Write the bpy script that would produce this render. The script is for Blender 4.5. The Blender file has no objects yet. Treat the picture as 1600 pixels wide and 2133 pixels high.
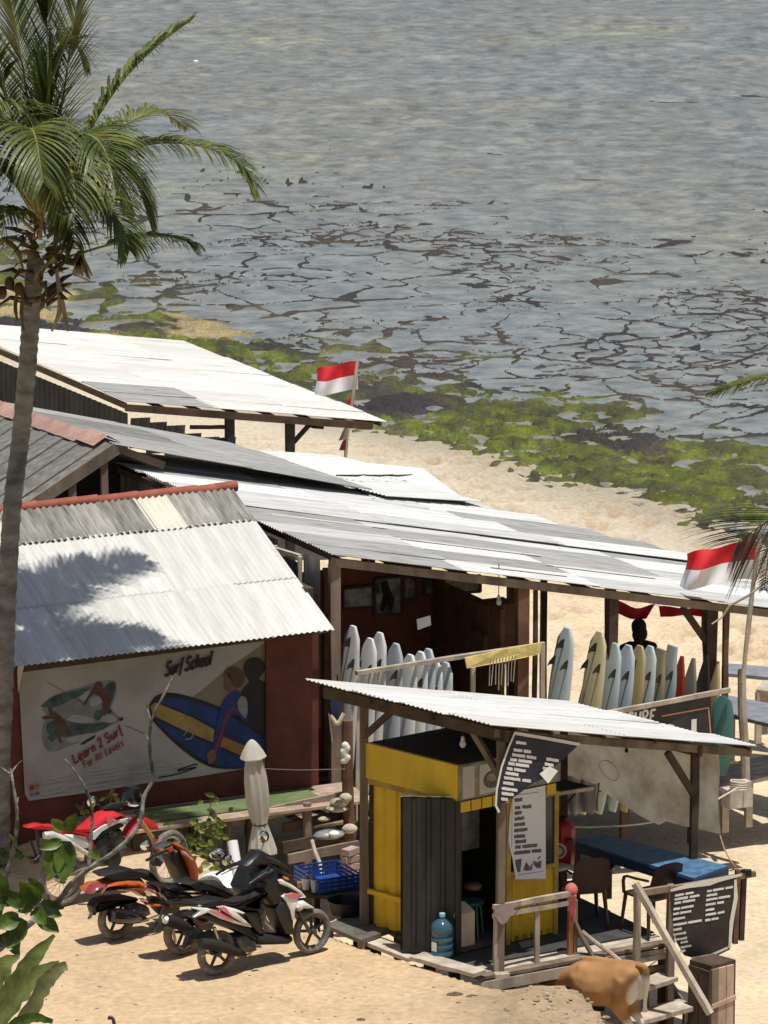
import bpy, math, random
import numpy as np
from mathutils import Vector, Matrix, noise as mnoise

# ------------------------------------------------------------------ camera, world, sun, exposure
S = bpy.context.scene
FPX, PITCH, CAMZ = 9900.0, math.radians(12.36), 16.1      # focal length in photo pixels (1600 x 2133)
cam = bpy.data.cameras.new('camera'); cam_ob = bpy.data.objects.new('camera', cam)
S.collection.objects.link(cam_ob); S.camera = cam_ob
cam_ob.location = (0, 0, CAMZ); cam_ob.rotation_euler = (math.pi/2 - PITCH, 0, 0)
cam.sensor_fit = 'VERTICAL'; cam.sensor_height = 24.0; cam.lens = 24.0*FPX/2133.0
cam.clip_start = 0.5; cam.clip_end = 9000
SUN = Vector((0.11, -0.17, 1.0)).normalized()
w = bpy.data.worlds.new('World'); S.world = w; w.use_nodes = True
nt = w.node_tree; bg = nt.nodes['Background']; sky = nt.nodes.new('ShaderNodeTexSky')
sky.sky_type = 'NISHITA'; sky.sun_disc = False
sky.sun_elevation = math.asin(SUN.z); sky.sun_rotation = math.atan2(SUN.x, SUN.y)
sky.dust_density = 2.0; sky.air_density = 1.0
nt.links.new(sky.outputs[0], bg.inputs[0]); bg.inputs[1].default_value = 0.075
sl = bpy.data.lights.new('sun', 'SUN'); sl.energy = 4.8; sl.angle = math.radians(0.53); sl.color = (1, .955, .88)
so = bpy.data.objects.new('sun', sl); S.collection.objects.link(so)
so.rotation_euler = SUN.to_track_quat('Z', 'Y').to_euler(); so.location = (0, 40, 60)
S.view_settings.view_transform = 'Standard'; S.view_settings.look = 'None'
S.view_settings.exposure = 0.03; S.view_settings.gamma = 1.0
S.cycles.max_bounces = 6; S.cycles.transparent_max_bounces = 8

# ------------------------------------------------------------------ helpers
R = random.Random(7)
COL = S.collection
FWD = Vector((0, math.cos(PITCH), -math.sin(PITCH))); UP = Vector((0, math.sin(PITCH), math.cos(PITCH)))
CAM = Vector((0, 0, CAMZ)); Z = Vector((0, 0, 1))
def ray(px, py): return FWD + Vector((1, 0, 0))*((px-800)/FPX) + UP*((1066.5-py)/FPX)
def G(px, py, z=0.0):                       # the spot at height z seen there in the photograph
    r = ray(px, py); return CAM + r*((z-CAMZ)/r.z)
def D(px, py, Y):                           # the spot at depth Y
    r = ray(px, py); return CAM + r*(Y/r.y)
def PL(px, py, p0, n):                      # the spot on a plane
    r = ray(px, py); return CAM + r*((p0-CAM).dot(n)/r.dot(n))
U26 = Vector((math.cos(math.radians(26)), math.sin(math.radians(26)), 0)); V26 = Vector((U26.y, -U26.x, 0))
def lerp(a, b, t): return a+(b-a)*t
def V3(x, y=0, z=0): return Vector((x, y, z))

class MB:
    def __init__(s): s.v = []; s.f = []; s.mi = []
    def add(s, vs, fs, mi=0):
        b = len(s.v); s.v += [tuple(p) for p in vs]
        for f in fs: s.f.append(tuple(i+b for i in f)); s.mi.append(mi)
        return s
    def box(s, c, sx, sy, sz, ex=None, ey=None, ez=None, mi=0):
        c = Vector(c); ex = Vector(ex or (1, 0, 0)); ez = Vector(ez or (0, 0, 1)); ey = Vector(ey) if ey else ez.cross(ex)
        p = [c+ex*(a*sx/2)+ey*(b*sy/2)+ez*(d*sz/2) for d in (-1, 1) for a, b in ((-1, -1), (1, -1), (1, 1), (-1, 1))]
        return s.add(p, [(3, 2, 1, 0), (4, 5, 6, 7), (0, 1, 5, 4), (1, 2, 6, 5), (2, 3, 7, 6), (3, 0, 4, 7)], mi)
    def beam(s, p, q, w_, h_, up=Z, mi=0, wob=0.0):
        p, q = Vector(p), Vector(q); t = (q-p).normalized(); up = Vector(up)
        if abs(t.dot(up)) > .98: up = Vector((1, 0.3, 0))
        sx = t.cross(up).normalized(); uz = sx.cross(t)
        n = 4 if wob else 1; ring = []
        for k in range(n+1):
            c = lerp(p, q, k/n)
            if wob and 0 < k < n: c = c+sx*R.uniform(-wob, wob)+uz*R.uniform(-wob, wob)
            e = 1+(R.uniform(-.08, .08) if wob else 0)
            ring += [c+sx*(a*w_/2*e)+uz*(b*h_/2*e) for a, b in ((-1, -1), (1, -1), (1, 1), (-1, 1))]
        fs = [(0, 1, 2, 3), tuple(4*n+i for i in (3, 2, 1, 0))]
        for k in range(n):
            for i in range(4): j = (i+1) % 4; fs.append((4*k+j, 4*k+i, 4*k+4+i, 4*k+4+j))
        return s.add(ring, fs, mi)
    def tube(s, pts, r, n=8, cap=True, mi=0, flat=None):
        pts = [Vector(p) for p in pts]; m = len(pts)
        rs = list(r) if hasattr(r, '__len__') else [r]*m
        vs = []; prev = None
        for k, p in enumerate(pts):
            t = (pts[min(k+1, m-1)]-pts[max(k-1, 0)]).normalized()
            if prev is None: a = t.orthogonal().normalized()
            else:
                a = prev-t*prev.dot(t); a = a.normalized() if a.length > 1e-6 else t.orthogonal().normalized()
            prev = a; b = t.cross(a)
            for i in range(n):
                th = 2*math.pi*i/n; vs.append(p+a*(rs[k]*math.cos(th))+b*(rs[k]*math.sin(th)*(flat or 1)))
        fs = [(k*n+i, k*n+(i+1) % n, (k+1)*n+(i+1) % n, (k+1)*n+i) for k in range(m-1) for i in range(n)]
        if cap: fs += [tuple(range(n))[::-1], tuple(range((m-1)*n, m*n))]
        return s.add(vs, fs, mi)
    def lathe(s, prof, o=(0, 0, 0), ax=(0, 0, 1), n=16, mi=0, fold=None):
        o = Vector(o); ax = Vector(ax).normalized(); a = ax.orthogonal().normalized(); b = ax.cross(a); vs = []
        for k, (r, h) in enumerate(prof):
            for i in range(n):
                th = 2*math.pi*i/n; rr = r*(fold(th, k) if fold else 1)
                vs.append(o+ax*h+a*(rr*math.cos(th))+b*(rr*math.sin(th)))
        m = len(prof)
        fs = [(k*n+i, k*n+(i+1) % n, (k+1)*n+(i+1) % n, (k+1)*n+i) for k in range(m-1) for i in range(n)]
        fs += [tuple(range(n))[::-1], tuple(range((m-1)*n, m*n))]
        return s.add(vs, fs, mi)
    def torus(s, c, ax, Rr, r, n=28, k=8, mi=0, flat=1.0):
        c = Vector(c); ax = Vector(ax).normalized(); a = ax.orthogonal().normalized(); b = ax.cross(a); vs = []
        for i in range(n):
            th = 2*math.pi*i/n; d_ = a*math.cos(th)+b*math.sin(th)
            for j in range(k):
                ph = 2*math.pi*j/k; vs.append(c+d_*(Rr+r*math.cos(ph))+ax*(r*math.sin(ph)*flat))
        fs = [(i*k+j, ((i+1) % n)*k+j, ((i+1) % n)*k+(j+1) % k, i*k+(j+1) % k) for i in range(n) for j in range(k)]
        return s.add(vs, fs, mi)
    def ball(s, c, rx, ry=None, rz=None, ex=None, ey=None, ez=None, n=12, m=8, mi=0):
        ry = ry or rx; rz = rz or rx; c = Vector(c)
        ex = Vector(ex or (1, 0, 0)); ey = Vector(ey or (0, 1, 0)); ez = Vector(ez or (0, 0, 1)); vs = [c-ez*rz]
        for k in range(1, m):
            ph = -math.pi/2+math.pi*k/m
            for i in range(n):
                th = 2*math.pi*i/n; vs.append(c+ex*(rx*math.cos(ph)*math.cos(th))+ey*(ry*math.cos(ph)*math.sin(th))+ez*(rz*math.sin(ph)))
        vs.append(c+ez*rz); t = len(vs)-1
        fs = [(0, 1+(i+1) % n, 1+i) for i in range(n)]+[(t, t-n+i, t-n+(i+1) % n) for i in range(n)]
        fs += [(1+k*n+i, 1+k*n+(i+1) % n, 1+(k+1)*n+(i+1) % n, 1+(k+1)*n+i) for k in range(m-2) for i in range(n)]
        return s.add(vs, fs, mi)
    def plate(s, pts, nrm, th, mi=0):        # flat polygon (3d points) given thickness along nrm
        nrm = Vector(nrm).normalized(); n = len(pts); a = [Vector(p) for p in pts]
        vs = [p+nrm*(th/2) for p in a]+[p-nrm*(th/2) for p in a]
        return s.add(vs, [tuple(range(n)), tuple(range(2*n-1, n-1, -1))]+[(i, i+n, (i+1) % n+n, (i+1) % n) for i in range(n)], mi)
    def pillow(s, pts, nrm, th, round_=.35, mi=0):   # closed outline with rounded rim
        nrm = Vector(nrm).normalized(); a = [Vector(p) for p in pts]; n = len(a); c = sum(a, Vector())/n
        rim = []
        for lev, k in ((0.5, round_), (.42, round_*.35), (0.0, 0.0), (-.42, round_*.35), (-.5, round_)):
            for i, p in enumerate(a):
                e1 = (a[(i+1) % n]-p); e0 = (p-a[i-1]); tn = (e0.normalized()+e1.normalized())
                inn = nrm.cross(tn)
                if inn.length > 1e-6: inn.normalize()
                if not s_ccw(a, nrm): inn = -inn
                rim.append(p+inn*min(k*th, .3*min(e0.length, e1.length)+.3*k*th)+nrm*(lev*th))
        fs = [tuple(range(n)), tuple(range(5*n-1, 4*n-1, -1))]
        for k in range(4): fs += [(k*n+i, (k+1)*n+i, (k+1)*n+(i+1) % n, k*n+(i+1) % n) for i in range(n)]
        return s.add(rim, fs, mi)
    def grid(s, fn, nu, nv, mi=0):
        vs = [fn(i/nu, j/nv) for i in range(nu+1) for j in range(nv+1)]
        return s.add(vs, [(i*(nv+1)+j, (i+1)*(nv+1)+j, (i+1)*(nv+1)+j+1, i*(nv+1)+j+1) for i in range(nu) for j in range(nv)], mi)
    def mesh(s, name, mats, smooth=False):
        me = bpy.data.meshes.new(name); me.from_pydata(s.v, [], s.f)
        for m in (mats if isinstance(mats, (list, tuple)) else [mats]): me.materials.append(m)
        if any(s.mi): me.polygons.foreach_set('material_index', s.mi)
        if smooth:
            me.polygons.foreach_set('use_smooth', [True]*len(s.f)); me.set_sharp_from_angle(angle=math.radians(38))
        me.update(); return me
    def build(s, name, mats, parent=None, smooth=False):
        if parent is None:
            a = np.array(s.v); c = (a.min(0)+a.max(0))/2; c[2] = a[:, 2].min(); s.v = [tuple(p) for p in (a-c)]
            o = bpy.data.objects.new(name, s.mesh(name, mats, smooth)); o.location = c
        else:
            o = bpy.data.objects.new(name, s.mesh(name, mats, smooth)); o.parent = parent
            if parent.parent is None and not parent.get('local'): o.location = -parent.location
        COL.objects.link(o); return o
def s_ccw(a, nrm):
    t = Vector()
    for i in range(len(a)): t += a[i-1].cross(a[i])
    return t.dot(nrm) > 0
def tag(o, label=None, cat=None, group=None, kind=None):
    if label: o['label'] = label
    if cat: o['category'] = cat
    if group: o['group'] = group
    if kind: o['kind'] = kind
    return o
def thing(name, label, cat, loc, group=None, local=False):
    o = bpy.data.objects.new(name, None); o.location = loc; o.empty_display_size = .2; COL.objects.link(o)
    if local: o['local'] = 1
    return tag(o, label, cat, group)
def place(name, me, parent, M4):             # a part that shares mesh data, put by a world matrix
    o = bpy.data.objects.new(name, me); o.parent = parent; COL.objects.link(o)
    o.matrix_basis = Matrix.Translation(-parent.location) @ M4; return o
def frame(o, ex, ey, ez):
    m = Matrix.Identity(4)
    for i in range(3): m[i][0] = ex[i]; m[i][1] = ey[i]; m[i][2] = ez[i]; m[i][3] = o[i]
    return m
def catmull(P, n=8):
    P = [Vector(p) for p in P]; Q = [P[0]*2-P[1]]+P+[P[-1]*2-P[-2]]; out = []
    for k in range(1, len(Q)-2):
        for i in range(n):
            t = i/n; a, b, c, e = Q[k-1], Q[k], Q[k+1], Q[k+2]
            out.append(.5*((2*b)+(c-a)*t+(2*a-5*b+4*c-e)*t*t+(3*b-a-3*c+e)*t*t*t))
    out.append(P[-1]); return out

# ------------------------------------------------------------------ materials
MT = {}
def M(name, col, rough=.8, var=.18, scale=5.0, bump=.25, bscale=40.0, metal=0.0, spec=.4, coat=0.0, col2=None,
      stretch=(1, 1, 1), amt=.5, trans=0.0, detail=6, fac=(.35, .65), alpha=1.0, bdist=.01, orand=.10, rust=0.0):
    if name in MT: return MT[name]
    m = bpy.data.materials.new(name); m.use_nodes = True; t = m.node_tree; N = t.nodes; L = t.links; b = N['Principled BSDF']
    tc = N.new('ShaderNodeTexCoord'); mp = N.new('ShaderNodeMapping'); mp.inputs['Scale'].default_value = stretch
    L.new(tc.outputs['Object'], mp.inputs[0])
    n1 = N.new('ShaderNodeTexNoise'); n1.inputs['Scale'].default_value = scale; n1.inputs['Detail'].default_value = detail; n1.inputs['Roughness'].default_value = .62
    L.new(mp.outputs[0], n1.inputs['Vector'])
    rp = N.new('ShaderNodeValToRGB'); rp.color_ramp.elements[0].position = fac[0]; rp.color_ramp.elements[1].position = fac[1]
    c0 = tuple(max(0, c*(1-var)) for c in col); c1 = tuple(min(1, c*(1+var)) for c in col) if col2 is None else col2
    rp.color_ramp.elements[0].color = c0+(1,); rp.color_ramp.elements[1].color = tuple(c1)+(1,)
    L.new(n1.outputs[0], rp.inputs[0])
    oi = N.new('ShaderNodeObjectInfo'); om = N.new('ShaderNodeMapRange'); om.inputs[3].default_value = 1-orand; om.inputs[4].default_value = 1+orand*.7; L.new(oi.outputs['Random'], om.inputs[0])
    sc = N.new('ShaderNodeVectorMath'); sc.operation = 'SCALE'; L.new(rp.outputs[0], sc.inputs[0]); L.new(om.outputs[0], sc.inputs['Scale']); L.new(sc.outputs[0], b.inputs['Base Color'])
    b.inputs['Roughness'].default_value = rough; b.inputs['Metallic'].default_value = metal
    b.inputs['Specular IOR Level'].default_value = spec; b.inputs['Coat Weight'].default_value = coat
    if trans: b.inputs['Transmission Weight'].default_value = trans
    if alpha < 1: b.inputs['Alpha'].default_value = alpha
    if bump:
        n2 = N.new('ShaderNodeTexNoise'); n2.inputs['Scale'].default_value = bscale; n2.inputs['Detail'].default_value = 5
        L.new(mp.outputs[0], n2.inputs['Vector']); bp = N.new('ShaderNodeBump')
        bp.inputs['Strength'].default_value = bump; bp.inputs['Distance'].default_value = bdist
        L.new(n2.outputs[0], bp.inputs['Height']); L.new(bp.outputs[0], b.inputs['Normal'])
    if rust:
        mp2 = N.new('ShaderNodeMapping'); mp2.inputs['Scale'].default_value = (2.2, .35, 1); L.new(tc.outputs['Object'], mp2.inputs[0]); ad_ = N.new('ShaderNodeVectorMath'); ad_.operation = 'ADD'; L.new(mp2.outputs[0], ad_.inputs[0])
        rv = N.new('ShaderNodeVectorMath'); rv.operation = 'SCALE'; rv.inputs[0].default_value = (31, 17, 0); L.new(oi.outputs['Random'], rv.inputs['Scale']); L.new(rv.outputs[0], ad_.inputs[1])
        n3 = N.new('ShaderNodeTexNoise'); n3.inputs['Scale'].default_value = 1.3; n3.inputs['Detail'].default_value = 9; n3.inputs['Roughness'].default_value = .7; L.new(ad_.outputs[0], n3.inputs['Vector'])
        r3 = N.new('ShaderNodeValToRGB'); r3.color_ramp.elements[0].position = .56; r3.color_ramp.elements[1].position = .74; L.new(n3.outputs[0], r3.inputs[0])
        fm = N.new('ShaderNodeMath'); fm.operation = 'MULTIPLY'; fm.inputs[1].default_value = rust; L.new(r3.outputs[0], fm.inputs[0])
        mr_ = N.new('ShaderNodeMixRGB'); L.new(fm.outputs[0], mr_.inputs[0]); L.new(sc.outputs[0], mr_.inputs[1]); mr_.inputs[2].default_value = (.22, .19, .155, 1); L.new(mr_.outputs[0], b.inputs['Base Color'])
    MT[name] = m; return m
def leafmat(name, col, var=.35, rough=.45, sss=.25, scale=3.0, col2=None):
    if name in MT: return MT[name]
    m = M(name, col, rough, var, scale, .1, 60, spec=.5, col2=col2)
    t = m.node_tree; b = t.nodes['Principled BSDF']; out = t.nodes['Material Output']
    tr = t.nodes.new('ShaderNodeBsdfTranslucent'); mx = t.nodes.new('ShaderNodeMixShader'); mx.inputs[0].default_value = sss
    rp = [n for n in t.nodes if n.type == 'VECT_MATH'][0]
    t.links.new(rp.outputs[0], tr.inputs[0]); t.links.new(b.outputs[0], mx.inputs[1]); t.links.new(tr.outputs[0], mx.inputs[2])
    t.links.new(mx.outputs[0], out.inputs[0]); return m
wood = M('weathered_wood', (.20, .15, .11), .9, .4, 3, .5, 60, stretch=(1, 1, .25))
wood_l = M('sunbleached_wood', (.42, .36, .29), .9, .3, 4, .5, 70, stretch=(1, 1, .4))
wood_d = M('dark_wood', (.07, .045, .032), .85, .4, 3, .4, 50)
wood_r = M('reddish_post_wood', (.15, .075, .045), .8, .35, 4, .4, 50)
z_white = M('white_zinc_sheet', (.53, .535, .525), .6, .12, 1.6, .06, 30, spec=.3, stretch=(4, .5, 1), col2=(.66, .66, .645), rust=.5)
z_whit2 = M('whitish_zinc_sheet', (.42, .425, .42), .6, .15, 1.8, .06, 30, spec=.3, stretch=(4, .5, 1), col2=(.58, .58, .57), rust=.5)
z_grey = M('grey_fibre_sheet', (.17, .17, .167), .85, .3, 2.5, .1, 40, spec=.2, stretch=(4, .5, 1), col2=(.26, .26, .25))
z_grey2 = M('pale_grey_fibre_sheet', (.27, .274, .268), .8, .25, 2.5, .1, 40, spec=.2, stretch=(4, .5, 1), col2=(.38, .38, .37))
z_cream = M('cream_painted_sheet', (.52, .515, .485), .6, .06, 1.8, .05, 30, spec=.3, stretch=(4, .4, 1), col2=(.65, .645, .615), rust=.5)
z_trans = M('clear_plastic_sheet', (.60, .59, .50), .4, .08, 2, .05, 30, spec=.4)
z_drk = M('dark_wall_sheet', (.075, .075, .075), .85, .5, 2.0, .1, 40, spec=.2, stretch=(2, .4, 1), col2=(.15, .145, .135))  # dark grey sheet with streaks of random tone
red_tile = M('red_ridge_tile', (.26, .075, .05), .85, .25, 6, .3, 60)
red_wall = M('dark_red_paint', (.115, .028, .02), .7, .3, 3, .15, 30)
black = M('black_plastic', (.012, .012, .013), .42, .3, 8, .05, 80, spec=.5)
blackm = M('black_matte', (.018, .018, .018), .8, .3, 8, .15, 60, spec=.3)
blackg = M('black_gloss_paint', (.008, .008, .009), .16, .2, 4, 0, 80, spec=.6, coat=.6)
rubber = M('dusty_tyre_rubber', (.17, .16, .145), .95, .35, 14, .3, 120, spec=.2)
steel = M('brushed_steel', (.45, .45, .45), .35, .15, 10, .05, 90, metal=1.0)
dsteel = M('dark_engine_metal', (.09, .09, .09), .5, .4, 14, .2, 70, metal=.6)
mirror_m = M('mirror_glass', (.85, .9, .92), .05, .02, 3, 0, 30, metal=1.0)
white_p = M('white_plastic', (.74, .74, .73), .35, .05, 4, 0, 50, spec=.5)
white_c = M('white_cloth', (.72, .69, .63), .9, .1, 5, .2, 60, col2=(.78, .75, .69))
red_g = M('red_motor_paint', (.55, .022, .03), .3, .1, 4, 0, 60, coat=.3)
org_g = M('burnt_orange_paint', (.50, .115, .028), .25, .15, 4, 0, 60, coat=.5)
yel = M('yellow_container_paint', (.66, .43, .02), .5, .12, 3, .06, 50, col2=(.74, .49, .025), stretch=(1, 1, .4))
steel_y = M('dull_yellow_trim', (.38, .26, .05), .6, .25, 6, .1, 50)

# ------------------------------------------------------------------ numpy noise
def vnoise(x, y, seed=0):
    xi = np.floor(x).astype(np.int64); yi = np.floor(y).astype(np.int64); fx = x-xi; fy = y-yi
    fx = fx*fx*(3-2*fx); fy = fy*fy*(3-2*fy)
    def h(a, b):
        n = (a*374761393+b*668265263+seed*974634731) & 0x7fffffff
        n = ((n ^ (n >> 13))*1274126177) & 0x7fffffff
        return ((n ^ (n >> 16)) & 0xffff)/65535.0
    return (h(xi, yi)*(1-fx)+h(xi+1, yi)*fx)*(1-fy)+(h(xi, yi+1)*(1-fx)+h(xi+1, yi+1)*fx)*fy
def fbm(x, y, seed=0, o=4):
    s = 0; a = .5
    for k in range(o): s = s+a*vnoise(x*2**k, y*2**k, seed+k*17); a *= .5
    return s/(1-.5**o)
def voro(x, y, seed=0):
    xi = np.floor(x).astype(np.int64); yi = np.floor(y).astype(np.int64)
    f1 = np.full(x.shape, 9.0); f2 = np.full(x.shape, 9.0)
    def h(a, b, s):
        n = (a*374761393+b*668265263+s*974634731) & 0x7fffffff
        n = ((n ^ (n >> 13))*1274126177) & 0x7fffffff
        return ((n ^ (n >> 16)) & 0xffff)/65535.0
    for dx in (-1, 0, 1):
        for dy in (-1, 0, 1):
            cx = xi+dx+h(xi+dx, yi+dy, seed+1); cy = yi+dy+h(xi+dx, yi+dy, seed+2)
            dd = np.sqrt((cx-x)**2+(cy-y)**2)
            f2 = np.where(dd < f1, f1, np.minimum(f2, dd)); f1 = np.minimum(f1, dd)
    return f1, f2
def sstep(a, b, t):
    t = np.clip((t-a)/(b-a), 0, 1); return t*t*(3-2*t)
def gridmesh(name, xs, ys, zfn, mat, attr=None):
    X, Y = np.meshgrid(xs, ys, indexing='ij'); Zz = zfn(X, Y)
    nx, ny = X.shape
    v = np.stack([X, Y, Zz], -1).reshape(-1, 3)
    i = np.arange(nx-1)[:, None]*ny+np.arange(ny-1)[None, :]
    f = np.stack([i, i+ny, i+ny+1, i+1], -1).reshape(-1, 4)
    me = bpy.data.meshes.new(name); me.vertices.add(len(v)); me.vertices.foreach_set('co', v.ravel())
    me.loops.add(f.size); me.loops.foreach_set('vertex_index', f.ravel().astype(np.int32))
    me.polygons.add(len(f)); me.polygons.foreach_set('loop_start', np.arange(0, f.size, 4, dtype=np.int32))
    me.polygons.foreach_set('loop_total', np.full(len(f), 4, dtype=np.int32))
    me.polygons.foreach_set('use_smooth', np.ones(len(f), dtype=bool)); me.update(calc_edges=True)
    if attr is not None:
        c = attr(X, Y, Zz).reshape(-1, 3); c4 = np.concatenate([c, np.ones((len(c), 1))], 1)
        a = me.color_attributes.new('tint', 'FLOAT_COLOR', 'POINT'); a.data.foreach_set('color', c4.ravel().astype(np.float32))
    me.materials.append(mat); o = bpy.data.objects.new(name, me); COL.objects.link(o)
    return tag(o, kind='structure')
def span(*segs):
    out = []
    for a, b, st in segs: out.append(np.arange(a, b, st))
    return np.concatenate(out+[np.array([segs[-1][1]])])

SEA = -2.2
def shore(x, y): return .8*x+.6*(y-90)+2.2*(fbm(x*.16+3, y*.16, 5, 3)-.5)      # metres seaward of the waterline
# ------------------------------------------------------------------ the ground: hillside, earth yard, beach
EDGE = [(-900, 1600), (60, 1600), (260, 1690), (400, 1772), (470, 1815), (560, 1868), (690, 1943), (860, 2001), (945, 2033), (1040, 2064), (1180, 2052), (1262, 2118), (1330, 2230)]
ex_ = np.array([G(a, b).x for a, b in EDGE]); ey_ = np.array([G(a, b).y for a, b in EDGE])
foot = np.random.RandomState(3)
FP = []
for k in range(900):
    px, py = foot.uniform(450, 1640), foot.uniform(860, 1420); q = G(px, py, -1.5); FP.append((q.x, q.y, foot.uniform(.11, .23), foot.uniform(.02, .14)))
def ground_z(X, Y):
    d_ = shore(X, Y)
    zb = -1.1-1.07*np.clip((d_+22)/22, 0, 1)-.9*np.clip(d_/14, 0, 1)
    zb = zb+.10*(fbm(X*.5, Y*.5, 11, 4)-.5)+.035*(fbm(X*2.6, Y*2.6, 21, 3)-.5)
    ye = np.interp(X, ex_, ey_)+.25*(fbm(X*1.5, Y*0+2, 31, 4)-.5)
    t = sstep(-.12, .55, Y-ye)
    mound = np.exp(-(((X-1.55)/.8)**2+((Y-(48.7))/.7)**2))
    zp = .07*(fbm(X*.6, Y*.6, 41, 4)-.5)+.02*(fbm(X*4, Y*4, 51, 3)-.5)+.10*mound*(.6+1.2*(fbm(X*3, Y*3, 61, 4)-.5))
    zp = zp+np.exp(-(((X-1.85)/.55)**2+((Y-48.6)/.5)**2))*(.07+.16*(fbm(X*5, Y*5, 65, 4)-.5))
    bank = np.exp(-(((X+3.6)/1.0)**2+((Y-55.0)/.55)**2))*.28; zp = zp+bank
    z = zp*(1-t)+zb*t
    return np.maximum(z, .3*(46.6-Y)+.1*(fbm(X*.5, Y*.5, 71, 3)-.5))
def beach_z(X, Y):
    z = ground_z(X, Y)
    for (fx, fy, r, dp) in FP:
        i0, i1 = np.searchsorted(BX, [fx-r*2.2, fx+r*2.2]); j0, j1 = np.searchsorted(BY, [fy-r*2.2, fy+r*2.2])
        if i1 <= i0 or j1 <= j0: continue
        dd = ((X[i0:i1, j0:j1]-fx)**2+((Y[i0:i1, j0:j1]-fy)*.8)**2)/(r*r)
        z[i0:i1, j0:j1] += -dp*np.exp(-dd*1.6)+dp*.45*np.exp(-((np.sqrt(dd)-1.35)**2)*6)
    return z
def ground_col(X, Y, Zz):
    d_ = shore(X, Y); ye = np.interp(X, ex_, ey_)
    sand = np.array([.585, .475, .325]); earth = np.array([.50, .365, .225]); wet = np.array([.33, .29, .22]); rock = np.array([.30, .225, .145])
    n = fbm(X*1.3, Y*1.3, 81, 5)[..., None]; n2 = fbm(X*6, Y*6, 91, 3)[..., None]
    c = sand*(.86+.28*n)
    c = c+(np.array([.47, .42, .33])-c)*sstep(-6.5, -2.0, d_+3*(n[..., 0]-.5))[..., None]*.75
    c = c+(wet-c)*sstep(-2.4, .6, d_+1.2*(n[..., 0]-.5))[..., None]
    fm = np.zeros_like(X)
    for (fx, fy, r, dp) in FP:
        i0, i1 = np.searchsorted(BX, [fx-r*2, fx+r*2]); j0, j1 = np.searchsorted(BY, [fy-r*2, fy+r*2])
        if i1 <= i0 or j1 <= j0: continue
        dd = ((X[i0:i1, j0:j1]-fx)**2+((Y[i0:i1, j0:j1]-fy)*.8)**2)/(r*r); fm[i0:i1, j0:j1] = np.maximum(fm[i0:i1, j0:j1], np.exp(-dd*1.7)*min(1, dp*9))
    c = c+(np.array([.36, .22, .12])-c)*(fm*.85)[..., None]
    e = earth*(.82+.36*n)*(.9+.2*n2); e = e+(np.array([.5, .40, .27])-e)*sstep(.45, .7, fbm(X*.45, Y*.45, 101, 4))[..., None]*.6
    mound = np.exp(-(((X-1.8)/1.0)**2+((Y-48.4)/.9)**2))[..., None]
    e = e+(rock*(.75+.5*n2)-e)*np.clip(mound*1.4, 0, .85)
    t = (1-sstep(0, .9, Y-ye))[..., None]
    c = c+(e-c)*t
    hill = sstep(0, 1.2, .3*(46.6-Y))[..., None]; c = c+(np.array([.10, .12, .05])*(.6+.8*n2)-c)*hill*.8
    return c
def attrmat(name, rough, bump, bscale, spec=.2, bdist=.02, det=.35, dscale=14):
    m = bpy.data.materials.new(name); m.use_nodes = True; t = m.node_tree; N = t.nodes; L = t.links; b = N['Principled BSDF']
    at = N.new('ShaderNodeVertexColor'); at.layer_name = 'tint'; tc = N.new('ShaderNodeTexCoord')
    n1 = N.new('ShaderNodeTexNoise'); n1.inputs['Scale'].default_value = dscale; n1.inputs['Detail'].default_value = 8; L.new(tc.outputs['Object'], n1.inputs['Vector'])
    mr = N.new('ShaderNodeMapRange'); mr.inputs[1].default_value = .3; mr.inputs[2].default_value = .7; mr.inputs[3].default_value = 1-det; mr.inputs[4].default_value = 1+det
    L.new(n1.outputs[0], mr.inputs[0]); vm = N.new('ShaderNodeVectorMath'); vm.operation = 'SCALE'
    L.new(at.outputs[0], vm.inputs[0]); L.new(mr.outputs[0], vm.inputs['Scale']); L.new(vm.outputs[0], b.inputs['Base Color'])
    b.inputs['Roughness'].default_value = rough; b.inputs['Specular IOR Level'].default_value = spec
    n2 = N.new('ShaderNodeTexNoise'); n2.inputs['Scale'].default_value = bscale; n2.inputs['Detail'].default_value = 8; L.new(tc.outputs['Object'], n2.inputs['Vector'])
    bp = N.new('ShaderNodeBump'); bp.inputs['Strength'].default_value = bump; bp.inputs['Distance'].default_value = bdist
    L.new(n2.outputs[0], bp.inputs['Height']); L.new(bp.outputs[0], b.inputs['Normal']); return m
sand_m = attrmat('sand_and_earth', .95, .8, 16, .12, .04, .16, 11)
BX = span((-400, -40, 40), (-40, -9, 1.5), (-9, 11, .085), (11, 40, 1.5), (40, 400, 40)); BY = span((-40, 40, 2.5), (40, 47, .3), (47, 58, .085), (58, 98, .11), (98, 130, 2), (130, 4000, 200))
gridmesh('beach_ground', BX, BY, beach_z, sand_m, ground_col)

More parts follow.
